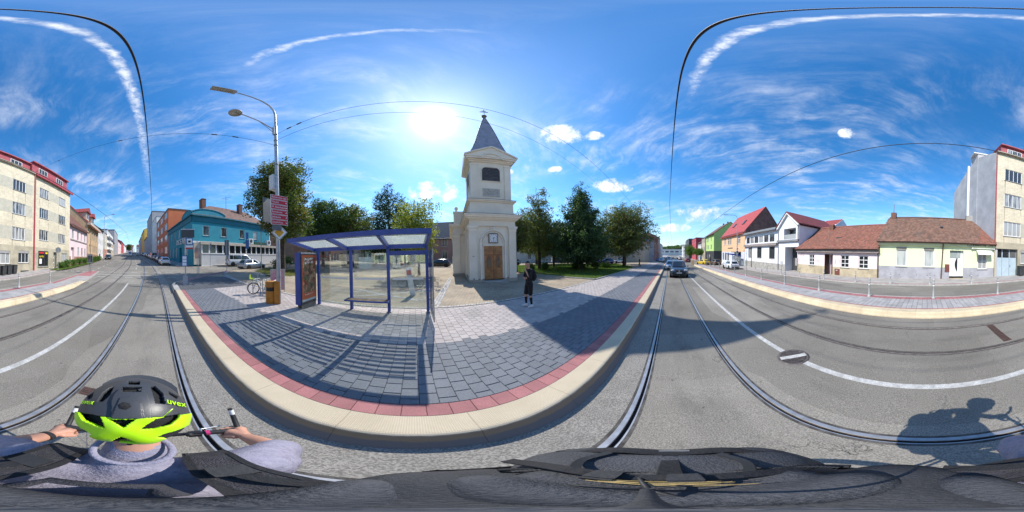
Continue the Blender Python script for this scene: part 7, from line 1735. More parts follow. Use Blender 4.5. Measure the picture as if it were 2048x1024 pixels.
p = lane(-84, .2); car('white_car', 'white car driving away up the left street', 'car', 'sedan', 'p_white', p, W_ + .16)
p = lane(-46, -10.2); car('parked_car', 'dark car parked at the far end of the hedge', 'car', 'hatch', 'p_black', p, math.atan(off(-45.5) - off(-46.5)))
# by the pub and round the square
car('white_minibus', 'white minibus parked before the pub annex', 'van', 'van', 'p_white', (-24.6, 13.6, g(-24.6) + .02), R(84))
p = gpt(503, 536, 0); car('silver_car', 'silver hatchback parked nose in beside the chestnut', 'car', 'hatch', 'p_silver', (-19.4, 12.6, g(-19.4) + .03), R(96))
car('black_car', 'black car parked left of the church behind the square', 'car', 'wagon', 'p_black', (4.6, 30.5, g(4.6) + .2), R(165))
car('silver_estate', 'silver estate car parked under the trees right of the church', 'car', 'wagon', 'p_silver', (19.6, 29.5, g(19.6) + .2), R(172))
car('blue_car', 'blue car parked behind the round crowned tree', 'car', 'wagon', 'p_blue', (38.5, 16.2, g(38) + .2), R(150)); car('white_car', 'pale car parked right of the blue one behind the lawn', 'car', 'hatch', 'p_silver', (43.5, 14.5, g(43) + .2), R(150))
bb = thing('bottle_bank', 'rounded blue recycling container behind the lawn', 'container', (27.6, 13.4, g(27.6) + .25)); MB().lathe([(.5, 0), (.62, .2), (.66, .8), (.55, 1.2), (.3, 1.42), (.05, 1.48)], 16).build('shell', MATS['p_blue'], bb); MB().cyl((-.4, -.35, .85), (-.48, -.42, .85), .14, n=12).build('opening', MATS['frame_white'], bb)

# park bench by the dry lawn
pb = thing('park_bench', 'slatted park bench before the dark shrubs behind the poster showcase', 'bench', (-12.9, 13.9, g(-12.9) + .21), R(40))
for i in range(4): MB().box((-.9, -.22 + i * .11, .42), (.9, -.13 + i * .11, .45)).build('seat_slat', MATS['bench_wood'] if 0 else M('bench_grey', (.34, .31, .29), .8, .15, 5, .2), pb)
for i in range(4): MB().cbox((0, .26 + i * .03, .55 + i * .11), (1.8, .03, .09), 0, 0, 0, R(-12)).build('back_slat', MATS['bench_grey'], pb)
for x in (-.7, .7): MB().box((x - .03, -.22, 0), (x + .03, -.15, .42)).box((x - .03, .16, 0), (x + .03, .23, .42)).box((x - .03, -.22, .38), (x + .03, .23, .419)).cbox((x, .30, .68), (.05, .04, .62), 0, 0, 0, R(-14)).build('leg_frame', MATS['trim_black'], pb)

for i, (x, y) in enumerate(((-250, -45), (-275, -30), (-240, -12))):
    tree('broadleaf_tree', ['dark tree on the crest, left of the road end', 'dark tree behind the white house on the crest', 'dark tree on the crest, right of the road end'][i], x, y, blobset(70 + i, 8, 5, 3, 11), (.3, 2.5), 'leaf_deep', 260, 12, .8, 1.2, 70 + i)

tree('broadleaf_tree', 'mid sized tree between the dry twigged tree and the cone shaped one', 22.5, 19.5, blobset(81, 11, 3.6, 2.4, 8.2), (.2, 2.0), 'leaf_deep', 900, 16, .2, .6, 81)
tree('broadleaf_tree', 'mid sized tree between the cone shaped tree and the round crowned maple', 28.5, 14.2, blobset(82, 11, 3.4, 2.2, 7.8), (.2, 2.0), 'leaf_olive', 900, 16, .2, .6, 82)
# ---------------------------------------------------------------- bodies
def prim_mb(prims):
    mb = MB()
    for p in prims:
        if p[0] == 'c':
            _, a, ra, b_, rb = p; a, b_ = Vector(a), Vector(b_); n = 16; d = b_ - a; L = d.length; d.normalize(); u = d.orthogonal().normalized(); w = d.cross(u); vs = []; rings = []
            for i in range(1, 6): t = math.pi / 2 * i / 6; rings.append((a - d * ra * math.cos(t), ra * math.sin(t)))
            for i in range(5): f = i / 4; rings.append((a.lerp(b_, f), ra + (rb - ra) * f))
            for i in range(1, 6): t = math.pi / 2 * i / 6; rings.append((b_ + d * rb * math.sin(t), rb * math.cos(t)))
            for c, r_ in rings:
                for k in range(n): t = 2 * math.pi * k / n; vs.append(c + (u * math.cos(t) + w * math.sin(t)) * r_)
            m_ = len(rings); vs += [a - d * ra, b_ + d * rb]
            fs = [(i * n + k, i * n + (k + 1) % n, (i + 1) * n + (k + 1) % n, (i + 1) * n + k) for i in range(m_ - 1) for k in range(n)]
            fs += [((k + 1) % n, k, m_ * n) for k in range(n)] + [((m_ - 1) * n + k, (m_ - 1) * n + (k + 1) % n, m_ * n + 1) for k in range(n)]
            mb.add(vs, fs)
        else:
            _, c, r_ = p[:3]; rot = Euler(p[3]).to_matrix() if len(p) > 3 else Matrix.Identity(3); n, h = 18, 12; vs = [Vector(c) + rot @ Vector((0, 0, r_[2]))]
            for i in range(1, h):
                a = math.pi * i / h
                for k in range(n): t = 2 * math.pi * k / n; vs.append(Vector(c) + rot @ Vector((r_[0] * math.sin(a) * math.cos(t), r_[1] * math.sin(a) * math.sin(t), r_[2] * math.cos(a))))
            vs.append(Vector(c) - rot @ Vector((0, 0, r_[2]))); e = len(vs) - 1
            fs = [(0, 1 + k, 1 + (k + 1) % n) for k in range(n)] + [(1 + i * n + k, 1 + (i + 1) * n + k, 1 + (i + 1) * n + (k + 1) % n, 1 + i * n + (k + 1) % n) for i in range(h - 2) for k in range(n)] + [(1 + (h - 2) * n + (k + 1) % n, 1 + (h - 2) * n + k, e) for k in range(n)]
            mb.add(vs, fs)
    return mb
def flesh(name, prims, voxel, mats, matfn=None, parent=None, smooth=6, disp=None, **kw):
    """one continuous surface grown round a set of tapered limbs"""
    me = prim_mb(prims).mesh('tmp', []); o = bpy.data.objects.new('tmp', me); COL.objects.link(o)
    m = o.modifiers.new('r', 'REMESH'); m.mode = 'VOXEL'; m.voxel_size = voxel; m.use_smooth_shade = True
    s_ = o.modifiers.new('s', 'SMOOTH'); s_.iterations = smooth; s_.factor = .5
    dg = bpy.context.evaluated_depsgraph_get(); dg.update()
    nm = bpy.data.meshes.new_from_object(o.evaluated_get(dg)); nm.name = name
    bpy.data.objects.remove(o); bpy.data.meshes.remove(me)
    nm.materials.clear()
    for q in mats: nm.materials.append(q)
    n = len(nm.vertices); co = np.empty(n * 3, np.float32); nm.vertices.foreach_get('co', co); co = co.reshape(-1, 3)
    if disp:
        nr = np.empty(n * 3, np.float32); nm.vertices.foreach_get('normal', nr); co = co + nr.reshape(-1, 3) * disp(co)[:, None]; nm.vertices.foreach_set('co', co.ravel())
    pn = len(nm.polygons); c = np.empty(pn * 3, np.float32); nm.polygons.foreach_get('center', c); c = c.reshape(-1, 3)
    if matfn: nm.polygons.foreach_set('material_index', np.array(matfn(c), np.int32))
    nm.polygons.foreach_set('use_smooth', np.ones(pn, bool)); nm.update()
    return ob(name, nm, parent, **kw)
def wrinkle(amp, f):
    def d(c): return (np.sin(c[:, 0] * f + 3 * np.sin(c[:, 1] * f * .6)) * np.sin(c[:, 2] * f * .9 + 2 * np.sin(c[:, 0] * f * .7)) + .6 * np.sin(c[:, 1] * f * 1.7 + c[:, 2] * f * 1.3)) * amp
    return d
M('skin', (.52, .27, .185), .55, .06, 9, .05, 60); M('skin_dark', (.50, .27, .19), .55, .06, 9, .05, 60); M('cloth_black', (.016, .016, .019), .85, .2, 12, .3, 90); M('cloth_short', (.010, .010, .012), .9, .2, 12, .3, 90)
M('shoe_white', (.68, .68, .70), .6, .08, 9, .1); M('hair_dark', (.03, .022, .018), .7, .3, 30, .5, 90); M('sock', (.014, .014, .017), .9, .2, 20, .2)
def dist(c, p): return np.linalg.norm(c - np.array(p), axis=1)

# --- the man waiting on the platform: x forward, y to his left
mp = gpt(1059, 613, ZP)
man = thing('person', 'man in black shirt, shorts and knee socks with hand on chin and backpack', 'person', (mp.x, mp.y, mp.z), R(172))
prims = [('e', (0, 0, .97), (.125, .165, .13)), ('c', (0, 0, 1.0), .135, (.0, 0, 1.25), .14), ('e', (.0, 0, 1.36), (.125, .19, .17)), ('c', (-.01, -.15, 1.48), .07, (-.01, .15, 1.48), .07),
         ('c', (.0, 0, 1.5), .062, (.03, 0, 1.62), .056), ('e', (.045, 0, 1.72), (.098, .078, .125)), ('e', (.075, 0, 1.655), (.06, .055, .05)), ('c', (.13, 0, 1.715), .014, (.15, 0, 1.69), .018),
         ('e', (.03, .08, 1.71), (.022, .012, .034)), ('e', (.03, -.08, 1.71), (.022, .012, .034)), ('e', (.12, .03, 1.735), (.02, .02, .012)), ('e', (.12, -.03, 1.735), (.02, .02, .012)),
         # left arm: upper arm down, forearm up to the chin
         ('c', (-.01, .19, 1.46), .062, (.09, .215, 1.20), .048), ('c', (.09, .215, 1.20), .045, (.19, .06, 1.50), .030),
         # right arm across, hand under the left elbow
         ('c', (-.01, -.19, 1.46), .062, (.08, -.235, 1.19), .048), ('c', (.08, -.235, 1.19), .044, (.225, .05, 1.17), .030),
         ('c', (.0, .09, .93), .098, (.02, .10, .52), .062), ('c', (.02, .10, .52), .060, (-.01, .105, .33), .058), ('c', (-.01, .105, .33), .056, (-.03, .11, .08), .038),
         ('c', (.0, -.09, .93), .098, (.07, -.12, .52), .062), ('c', (.07, -.12, .52), .060, (.07, -.13, .33), .058), ('c', (.07, -.13, .33), .056, (.06, -.14, .08), .038)]
def manmat(c):
    z = c[:, 2]; m = np.zeros(len(c), int)                # skin
    armL = (dist(c, (.13, .15, 1.33)) < .2) & (z < 1.62) & (c[:, 0] > .055)
    m[(z < 1.53) & (z > .97)] = 1
    fore = ((c[:, 0] > .145) & (z > 1.08)) | (c[:, 0] > .165)
    m[fore & (z > 1.05)] = 0
    m[(z <= .98) & (z > .56)] = 2; m[(z < .41) & (z > .05)] = 3
    m[(z > 1.76) | ((z > 1.68) & (c[:, 0] < .0))] = 4
    return m
flesh('body', prims, .012, [MATS['skin_dark'], MATS['cloth_black'], MATS['cloth_short'], MATS['sock'], MATS['hair_dark']], manmat, man, 5, wrinkle(.0022, 30))
flesh('shorts', [('e', (0, 0, .96), (.135, .178, .12)), ('c', (.0, .092, .92), .108, (.02, .115, .56), .088), ('c', (.0, -.092, .92), .108, (.065, -.13, .56), .088)], .013, [MATS['cloth_short']], None, man, 4, wrinkle(.004, 26))
for s_, fx, yw in ((1, -.0, .1), (-1, .1, -.35)):
    m_ = Matrix.Translation((fx, s_ * .125, 0)) @ Matrix.Rotation(yw, 4, 'Z')
    pr = [('c', m_ @ Vector((-.06, 0, .045)), .045, m_ @ Vector((.11, 0, .042)), .043), ('c', m_ @ Vector((-.05, 0, .09)), .042, m_ @ Vector((.02, 0, .08)), .04)]
    flesh('shoe', pr, .01, [MATS['shoe_white']], None, man, 4)
def hand(parent, base, dirx, up, mats, s=1.0, curl=1.0, side=1, name='hand'):
    """palm, four bent fingers of unequal length and a thumb; dirx points along the fingers"""
    x = Vector(dirx).normalized(); z = (Vector(up) - x * Vector(up).dot(x)).normalized(); y = z.cross(x)
    P_ = lambda a, b_, c: Vector(base) + (x * a + y * b_ * side + z * c) * s
    pr = [('c', P_(0, 0, 0), .026 * s, P_(.05, -.018, .002), .022 * s), ('c', P_(0, 0, 0), .026 * s, P_(.05, .018, .002), .022 * s), ('c', P_(.05, -.03, 0), .016 * s, P_(.05, .03, 0), .016 * s)]
    for i, (o_, L) in enumerate(((-.031, .86), (-.011, .98), (.010, .94), (.030, .76))):
        a = P_(.066, o_, .003); b_ = P_(.066 + .036 * L, o_ * 1.08, -.006 * curl); c = P_(.066 + .05 * L - .006 * curl, o_ * 1.08, -.034 * curl * L); d = P_(.066 + .034 * L - .012 * curl, o_ * 1.06, -.052 * curl * L)
        pr += [('c', a, .0105 * s, b_, .0098 * s), ('c', b_, .0098 * s, c, .009 * s), ('c', c, .009 * s, d, .0078 * s)]
    pr += [('c', P_(.012, -.03, -.008), .014 * s, P_(.045, -.052, -.022), .0115 * s), ('c', P_(.045, -.052, -.022), .0115 * s, P_(.072, -.045, -.034), .0095 * s)]
    return flesh(name, pr, .0042 * s, mats, None, parent, 3)
hand(man, (.19, .06, 1.50), (-.15, -.25, .9), (-.6, .5, .3), [MATS['skin_dark']], 1.0, 1.1, 1)
hand(man, (.225, .05, 1.17), (-.2, .9, .15), (.2, -.1, -1), [MATS['skin_dark']], 1.0, 1.0, -1)
bpk = thing('backpack', 'black backpack worn by the waiting man', 'backpack', (mp.x, mp.y, mp.z), R(172))
flesh('pack_body', [('e', (-.21, 0, 1.27), (.10, .15, .22)), ('e', (-.26, 0, 1.2), (.08, .12, .15)), ('c', (-.17, -.1, 1.1), .06, (-.17, .1, 1.1), .06)], .014, [MATS['cloth_black']], None, bpk, 6, wrinkle(.004, 22))
for s_ in (-1, 1): MB().tube([(-.13, s_ * .1, 1.42), (-.06, s_ * .11, 1.545), (.05, s_ * .11, 1.53), (.125, s_ * .12, 1.40), (.11, s_ * .14, 1.2), (-.08, s_ * .15, 1.1)], .018, 6).build('strap', MATS['cloth_short'], bpk)
# distant walkers
def walker(label, loc, yaw, shirt, legs, group=None):
    t = thing('person', label, 'person', loc, yaw, group)
    pr = [('e', (0, 0, .95), (.11, .15, .12)), ('c', (0, 0, 1), .125, (0, 0, 1.3), .14), ('c', (0, -.14, 1.43), .065, (0, .14, 1.43), .065), ('c', (0, 0, 1.45), .055, (.02, 0, 1.6), .05), ('e', (.03, 0, 1.68), (.09, .075, .115)),
          ('c', (0, .18, 1.42), .055, (-.05, .22, 1.12), .045), ('c', (-.05, .22, 1.12), .04, (.06, .22, .88), .035), ('c', (0, -.18, 1.42), .055, (.04, -.22, 1.12), .045), ('c', (.04, -.22, 1.12), .04, (.16, -.2, .92), .035),
          ('c', (0, .08, .92), .09, (.12, .09, .5), .06), ('c', (.12, .09, .5), .058, (.08, .09, .09), .04), ('c', (.08, .09, .05), .04, (.2, .09, .04), .035), ('c', (0, -.08, .92), .09, (-.05, -.09, .5), .06), ('c', (-.05, -.09, .5), .058, (-.22, -.09, .12), .04), ('c', (-.22, -.09, .08), .04, (-.12, -.09, .04), .035)]
    def mf(c):
        z = c[:, 2]; m = np.zeros(len(c), int); m[(z < 1.5) & (z > .93) & ~((np.abs(c[:, 1]) > .19) & (z < 1.1))] = 1; m[z <= .94] = 2; m[(z > 1.72)] = 3; return m
    flesh('body', pr, .022, [MATS['skin_dark'], MATS[shirt], MATS[legs], MATS['hair_dark']], mf, t, 4)
w_ = gpt(1279, 534, .2); walker('distant person in black walking on the pavement beyond the lawn', tuple(w_), R(100), 'cloth_black', 'cloth_short')
M('shirt_blue', (.06, .10, .25), .85, .1, 8, .1)
walker('distant person in blue walking past the ochre house', (-42.5, LY(-42.5) + 1.6, g(-42.5) + .15), R(10), 'shirt_blue', 'cloth_black')

# ---------------------------------------------------------------- bicycles (x forward, rear hub at the origin, z = wheel radius)
M('bike_black', (.018, .018, .02), .35, .1, 5, 0); M('bike_white', (.62, .63, .62), .35, .06, 5, 0); M('bike_green', (.30, .40, .02), .45, .1, 5, 0); M('alloy', (.5, .5, .5), .3, .1, 6, 0, metal=.9)
def bike(t, frame, step=False, r=.345, steer=0.0, barw=.62, barh=1.02, guards=False, wb=1.06):
    z = r
    def wheel(parent, x, m_):
        ty = MB().tube([(r_ * math.cos(a), 0, r_ * math.sin(a)) for a, r_ in ((2 * math.pi * i / 36, r - .022) for i in range(36))], .024, 8, 0, True).build('wheel', MATS['tyre'], parent)
        ty.matrix_local = m_
        MB().tube([((r - .05) * math.cos(2 * math.pi * i / 36), 0, (r - .05) * math.sin(2 * math.pi * i / 36)) for i in range(36)], .011, 6, 0, True).cyl((0, -.04, 0), (0, .04, 0), .022, n=10).build('rim', MATS['alloy'], ty)
        sp_ = MB()
        for i in range(20): a = 2 * math.pi * i / 20; sp_.cyl((.02 * math.cos(a + .4), (-1) ** i * .025, .02 * math.sin(a + .4)), ((r - .055) * math.cos(a), 0, (r - .055) * math.sin(a)), .0018, n=4, cap=False)
        tag(sp_.build('spokes', MATS['alloy'], ty), kind='stuff')
        if guards: MB().tube([((r + .02) * math.cos(a), 0, (r + .02) * math.sin(a)) for a in np.linspace(R(15), R(175), 14)], .028, 6).build('mudguard', MATS[frame], ty)
        return ty
    wheel(t, 0, Matrix.Translation((0, 0, z)))
    bb = (.44, 0, .30); st = (.30, 0, .86); hb, ht = (wb - .19, 0, .74), (wb - .25, 0, .90)
    f = MB()
    if step: f.tube([hb, (.70, 0, .42), (.55, 0, .32), bb], .026, 8).cyl(bb, st, .022).cyl((hb[0] - .02, 0, hb[2] + .05), (.40, 0, .5), .02)
    else: f.cyl(hb, bb, .024).cyl(ht, st, .019).cyl(bb, st, .019)
    f.cyl(hb, ht, .024)
    for s_ in (-.055, .055): f.cyl((bb[0], s_ * .6, bb[2]), (0, s_, z), .011).cyl((st[0], s_ * .4, st[2] - .05), (0, s_, z), .010)
    f.build('frame', MATS[frame], t)
    MB().cyl(st, (.255, 0, 1.0), .014).build('seat_post', MATS['alloy'], t)
    flesh('saddle', [('c', (.16, 0, 1.015), .055, (.38, 0, 1.02), .022), ('c', (.14, -.05, 1.01), .035, (.14, .05, 1.01), .035)], .01, [MATS['cloth_short']], None, t, 4)
    ax = (Vector(ht) - Vector(hb)).normalized(); S = Matrix.Translation(ht) @ Matrix.Rotation(steer, 4, ax) @ Matrix.Translation(-Vector(ht))
    fk = MB()
    for s_ in (-.05, .05): fk.cyl(S @ Vector((hb[0], s_, hb[2])), S @ Vector((wb, s_, z)), .016, .012)
    fk.cyl(S @ Vector((hb[0], -.06, hb[2])), S @ Vector((hb[0], .06, hb[2])), .02); fk.build('fork', MATS[frame if guards else 'bike_black'], t)
    wheel(t, wb, S @ Matrix.Translation((wb, 0, z)))
    sm_ = Vector((ht[0] - .0, 0, barh)); fwd = Vector((.07, 0, .0)) if not guards else Vector((-.05, 0, .03))
    hbm = MB().cyl(S @ Vector(ht), S @ sm_, .018).cyl(S @ sm_, S @ (sm_ + fwd), .02)
    c0 = sm_ + fwd
    bar = [(-.0 - .03, -barw / 2, .02), (0, -barw / 4, .015), (0, -.05, 0), (0, .05, 0), (0, barw / 4, .015), (-.03, barw / 2, .02)]
    hbm.tube([S @ (c0 + Vector(p)) for p in bar], .013, 8); hbm.build('handlebar', MATS['bike_black' if not guards else 'alloy'], t)
    for s_ in (-1, 1):
        MB().cyl(S @ (c0 + Vector((-.03, s_ * barw / 2, .02))), S @ (c0 + Vector((-.013, s_ * (barw / 2 - .12), .018))), .018, n=10).build('grip', MATS['trim_black'], t)
        MB().tube([S @ (c0 + Vector(p)) for p in ((-.005, s_ * (barw / 2 - .15), .0), (.045, s_ * (barw / 2 - .14), -.01), (.055, s_ * (barw / 2 - .05), -.02))], .007, 6).build('brake_lever', MATS['alloy'], t)
    cr = MB().lathe([(.09, -.004), (.09, .004)], 24, (0, 0, 0), 0, Matrix.Translation((bb[0], -.06, bb[2])) @ Matrix.Rotation(R(90), 4, 'X')); cr.cyl(bb, (bb[0] + .12, -.09, bb[2] - .12), .012).cyl(bb, (bb[0] - .12, .09, bb[2] + .12), .012); cr.build('crank', MATS['alloy'], t)
    MB().cbox((bb[0] + .12, -.14, bb[2] - .12), (.09, .09, .02)).build('pedal', MATS['trim_black'], t); MB().cbox((bb[0] - .12, .14, bb[2] + .12), (.09, .09, .02)).build('pedal', MATS['trim_black'], t)
    MB().tube([(bb[0], -.06, bb[2] + .09), (0, -.05, z + .035)], .006, 5).tube([(bb[0], -.06, bb[2] - .09), (0, -.05, z - .035)], .006, 5).build('chain', MATS['trim_black'], t)
    return S, c0
fw, rw = Vector((-7.2, 4.75, 0)), Vector((-6.42, 5.45, 0)); d = fw - rw
sbk = thing('share_bicycle', 'white and green step through hire bicycle leaning at the rack', 'bicycle', (rw.x, rw.y, g(rw.x) + ZP), 0, rot=(R(-6), 0, math.atan2(d.y, d.x)))
bike(sbk, 'bike_white', True, .33, R(22), .6, 1.08, True, 1.04)
MB().cbox((1.1, 0, .86), (.20, .30, .02)).cbox((1.2, 0, .96), (.02, .30, .2)).build('front_basket', MATS['bike_green'], sbk); MB().cbox((.0, .0, .62), (.3, .012, .2)).build('rear_panel', MATS['bike_green'], sbk)
rk = thing('bicycle_rack', 'steel hoop bicycle rack beside the litter bin', 'bicycle rack', (-6.75, 5.15, g(-6.75) + ZP), R(20))
for x in (-.5, .1, .7): MB().tube([(x, -.35, -.05), (x, -.35, .7), (x, -.28, .8), (x, .28, .8), (x, .35, .7), (x, .35, -.05)], .024, 8).build('hoop', MATS['galv'], rk)

# ---------------------------------------------------------------- the cyclist carrying the camera (riding towards -x)
M('shirt_heather', (.30, .285, .36), .92, .12, 55, .35, 160, c2=(.22, .21, .28)); M('denim', (.035, .045, .11), .9, .2, 20, .3, 120); M('pack_fabric', (.040, .041, .046), .8, .15, 14, .35, 220, fine=.15); M('pack_mesh', (.055, .053, .062), .9, .2, 40, .6, 300); M('pack_panel', (.052, .054, .062), .75, .15, 9, .4, 180, fine=.15)
M('neon', (.48, .88, .01), .35, .05, 3, .04); M('helmet_grey', (.055, .057, .062), .42, .08, 4, .04); M('liner', (.018, .018, .019), .9, .3, 30, .4, 80); M('magenta', (.50, .03, .16), .4, .1, 5, 0)
CR = (0, TILT, 0); CL = (-CAM_H * math.sin(TILT), 0, CAM_H * (1 - math.cos(TILT)))
BY = -.04
rider = thing('person', 'cyclist in heathered grey T-shirt seen from above and behind, hands on the handlebar', 'person', CL, rot=CR)
hip, kneeL, kneeR = Vector((-.02, BY, 1.0)), Vector((-.44, BY - .13, .84)), Vector((-.42, BY + .13, .66))
elL, elR, wrL, wrR = Vector((-.25, -.385, 1.22)), Vector((-.315, .285, 1.22)), Vector((-.475, -.365, 1.085)), Vector((-.495, .30, 1.085))
prims = [('e', hip, (.14, .17, .13)), ('c', hip, .135, (-.12, BY, 1.24), .145), ('e', (-.16, BY, 1.34), (.125, .185, .15)), ('c', (-.20, BY - .13, 1.455), .075, (-.20, BY + .13, 1.455), .075), ('c', (-.21, BY, 1.49), .062, (-.325, BY, 1.65), .052),
         ('e', (-.36, BY, 1.70), (.092, .076, .11)), ('e', (-.435, BY, 1.675), (.055, .052, .055)), ('c', (-.47, BY, 1.72), .014, (-.485, BY, 1.695), .017), ('e', (-.355, BY - .08, 1.715), (.022, .013, .033)), ('e', (-.355, BY + .08, 1.715), (.022, .013, .033)),
         ('c', (-.20, BY - .165, 1.45), .072, elL, .052), ('c', elL, .048, wrL, .031), ('c', (-.20, BY + .165, 1.45), .072, elR, .052), ('c', elR, .048, wrR, .031),
         ('c', hip + Vector((0, -.09, -.02)), .10, kneeL, .066), ('c', kneeL, .062, (-.40, BY - .13, .46), .043), ('c', (-.40, BY - .13, .42), .043, (-.55, BY - .14, .40), .038),
         ('c', hip + Vector((0, .09, -.02)), .10, kneeR, .066), ('c', kneeR, .062, (-.31, BY + .13, .22), .043), ('c', (-.30, BY + .13, .20), .043, (-.45, BY + .14, .18), .038)]
def ridermat(c):
    m = np.zeros(len(c), int); z = c[:, 2]
    dL = np.linalg.norm(c - np.array(elL), axis=1); dR = np.linalg.norm(c - np.array(elR), axis=1)
    torso = (z < 1.612 - .3 * (c[:, 0] + .2)) & (z > 1.0) & (np.abs(c[:, 1] - BY) < .26) & (c[:, 0] > -.36)
    up = ((c[:, 1] < BY - .2) & (z > 1.20) & (c[:, 0] > -.31)) | ((c[:, 1] > BY + .2) & (z > 1.215) & (c[:, 0] > -.355))
    m[torso | up] = 1
    m[(z <= 1.03) & (z > .3) & (np.abs(c[:, 1] - BY) < .27) & (c[:, 0] > -.53)] = 2
    m[(z < .5) & (c[:, 0] < -.36)] = 3; m[z < .26] = 3
    m[(z > 1.665) & (c[:, 0] > -.36) & (np.abs(c[:, 1] - BY) < .074)] = 4
    return m
flesh('body', prims, .009, [MATS['skin'], MATS['shirt_heather'], MATS['denim'], MATS['cloth_black'], MATS['hair_dark']], ridermat, rider, 6, wrinkle(.0018, 34))
def ring(pts, r, name, mat, parent): return MB().tube(pts, r, 8, 0, True).build(name, mat, parent)
nr = [(-.252 + .060 * math.cos(t), BY + .062 * math.sin(t), 1.624 - .018 * math.cos(t)) for t in np.linspace(0, 2 * math.pi, 28, endpoint=False)]
ring(nr, .0075, 'collar', MATS['shirt_heather'], rider)
sleeve = lambda sh_, el_, f, r0, r1: flesh('sleeve', [('c', Vector(sh_), .082, Vector(sh_).lerp(el_, .92), r1)], .009, [MATS['shirt_heather']], None, rider, 5, wrinkle(.0045, 26))
sleeve((-.20, BY - .15, 1.445), elL, .9, .08, .070); sleeve((-.20, BY + .15, 1.445), elR, .9, .08, .070)
hand(rider, wrL + Vector((-.02, .0, -.004)), (-1, .12, -.22), (0, 0, 1), [MATS['skin']], 1.12, 1.05, 1)
hand(rider, wrR + Vector((-.02, .0, -.004)), (-1, -.10, -.22), (0, 0, 1), [MATS['skin']], 1.12, 1.05, -1)
MB().lathe([(.036, -.012), (.038, 0), (.036, .012)], 16, (0, 0, 0), 0, Matrix.Translation(wrL + Vector((.03, 0, .02))) @ Matrix.Rotation(R(65), 4, 'Y')).build('wristband', MATS['trim_black'], rider)
# the bicycle he rides
rb = thing('bicycle', 'black mountain bicycle ridden by the cyclist, with bar ends', 'bicycle', (.31 + CL[0], -.025, 0), rot=(0, TILT, 0))
rbi = ob('turned', None, rb, (0, 0, 0), (0, 0, math.pi)) if 0 else None
class Turn: pass
_b = thing('bicycle_tmp', 'x', 'x')
S, c0 = bike(_b, 'bike_black', False, .35, 0, .68, 1.04, False, 1.10)
for ch_ in list(_b.children):
    ch_.parent = rb; ch_.matrix_local = Matrix.Rotation(math.pi, 4, 'Z') @ ch_.matrix_basis
bpy.data.objects.remove(_b)
gx_ = .10 - c0.x
for s_, y in ((-1, -.365), (1, .315)):
    MB().tube([(.02 - c0.x - 0, y + .025 - .0, c0.z + .02), (-.06 - c0.x, y + .025 + s_ * .02, c0.z + .06), (-.10 - c0.x, y + .025 + s_ * .02, c0.z + .135)], [.014, .014, .013], 8).build('bar_end', MATS['trim_black'], rb)
    MB().cyl((-.075 - c0.x, y + .025 + s_ * .02, c0.z + .09), (-.095 - c0.x, y + .025 + s_ * .02, c0.z + .125), .0148, n=8).build('bar_end_sticker', MATS['frame_white'], rb)
    MB().cyl((.01 - c0.x, s_ * .205, c0.z + .018), (.01 - c0.x, s_ * .222, c0.z + .018), .021, n=10).build('lock_ring', MATS['magenta'], rb)
    MB().cbox((-.0 - c0.x, s_ * .165, c0.z + .0), (.04, .05, .035)).ball((.02 - c0.x, s_ * .14, c0.z + .03), .018, 8).build('shifter', MATS['trim_black'], rb)
# helmet: shell panels cut from a swept grid, vents left open, dark liner inside
hl = thing('bicycle_helmet', 'grey and neon yellow bicycle helmet with vents on the head of the cyclist', 'helmet', CL, rot=CR)
HC = Vector((-.362, -.055, 1.748)); HR = Vector((.130, .122, .105))
def inpoly(x, y, p):
    c = False; j = len(p) - 1
    for i in range(len(p)):
        if (p[i][1] > y) != (p[j][1] > y) and x < (p[j][0] - p[i][0]) * (y - p[i][1]) / (p[j][1] - p[i][1]) + p[i][0]: c = not c
        j = i
    return c
vents = [[(470, 305), (575, 322), (598, 378), (560, 374), (495, 345)], [(632, 338), (762, 338), (708, 376)], [(815, 388), (885, 335), (1012, 312), (1006, 332), (955, 362), (880, 386)], [(445, 375), (528, 420), (482, 434), (460, 412)], [(893, 430), (1060, 368), (1036, 410), (985, 448)], [(632, 464), (690, 436), (785, 466)],
         [(562, 226), (585, 190), (612, 168), (640, 160), (620, 200), (588, 228)], [(866, 162), (886, 158), (922, 190), (932, 238), (888, 234)], [(708, 156), (794, 156), (788, 184), (708, 184)], [(736, 121), (790, 121), (788, 138), (738, 138)], [(965, 182), (1012, 206), (1000, 218), (968, 196)], [(500, 205), (528, 190), (520, 215), (498, 222)]]
bound = [(300, 290), (440, 296), (520, 308), (600, 322), (690, 330), (780, 330), (900, 322), (1000, 316), (1080, 306), (1200, 295)]
def bz(x):
    for (x0, y0), (x1, y1) in zip(bound, bound[1:]):
        if x0 <= x <= x1: return y0 + (y1 - y0) * (x - x0) / (x1 - x0)
    return 295
def grow(p, k):
    cx_, cy_ = sum(a for a, _ in p) / len(p), sum(b for _, b in p) / len(p); return [(cx_ + (a - cx_) * k, cy_ + (b - cy_) * k) for a, b in p]
vents = [grow(p, 1.16 if i < 6 else 1.32) for i, p in enumerate(vents)]
NU, NV = 220, 120
sx_, sy_ = (1080 - 432) / 2, (495 - 118) / 2; HCX, HCY = 757, 306
def hp(u, v, r=1.0):
    a = 2 * math.pi * u / NU; back = .5 + .5 * math.cos(a); vm = R(94 + 34 * back ** 2); th = vm * v / NV
    w = Vector((math.cos(a) * math.sin(th), math.sin(a) * math.sin(th), math.cos(th)))
    return HC + Vector((w.x * HR.x, w.y * HR.y, w.z * (HR.z if w.z > 0 else .105))) * r
pts = [[hp(u, v) for u in range(NU)] for v in range(NV + 1)]
def photo(p):
    d = p - Vector((0, 0, CAM_H)); th = math.degrees(math.atan2(d.x, d.y)); e = math.degrees(math.asin(d.z / d.length)); px = 828 + th / .17578125
    return (px * 2.8444, (512 - e / .17578125 - 720) * 2.8444)
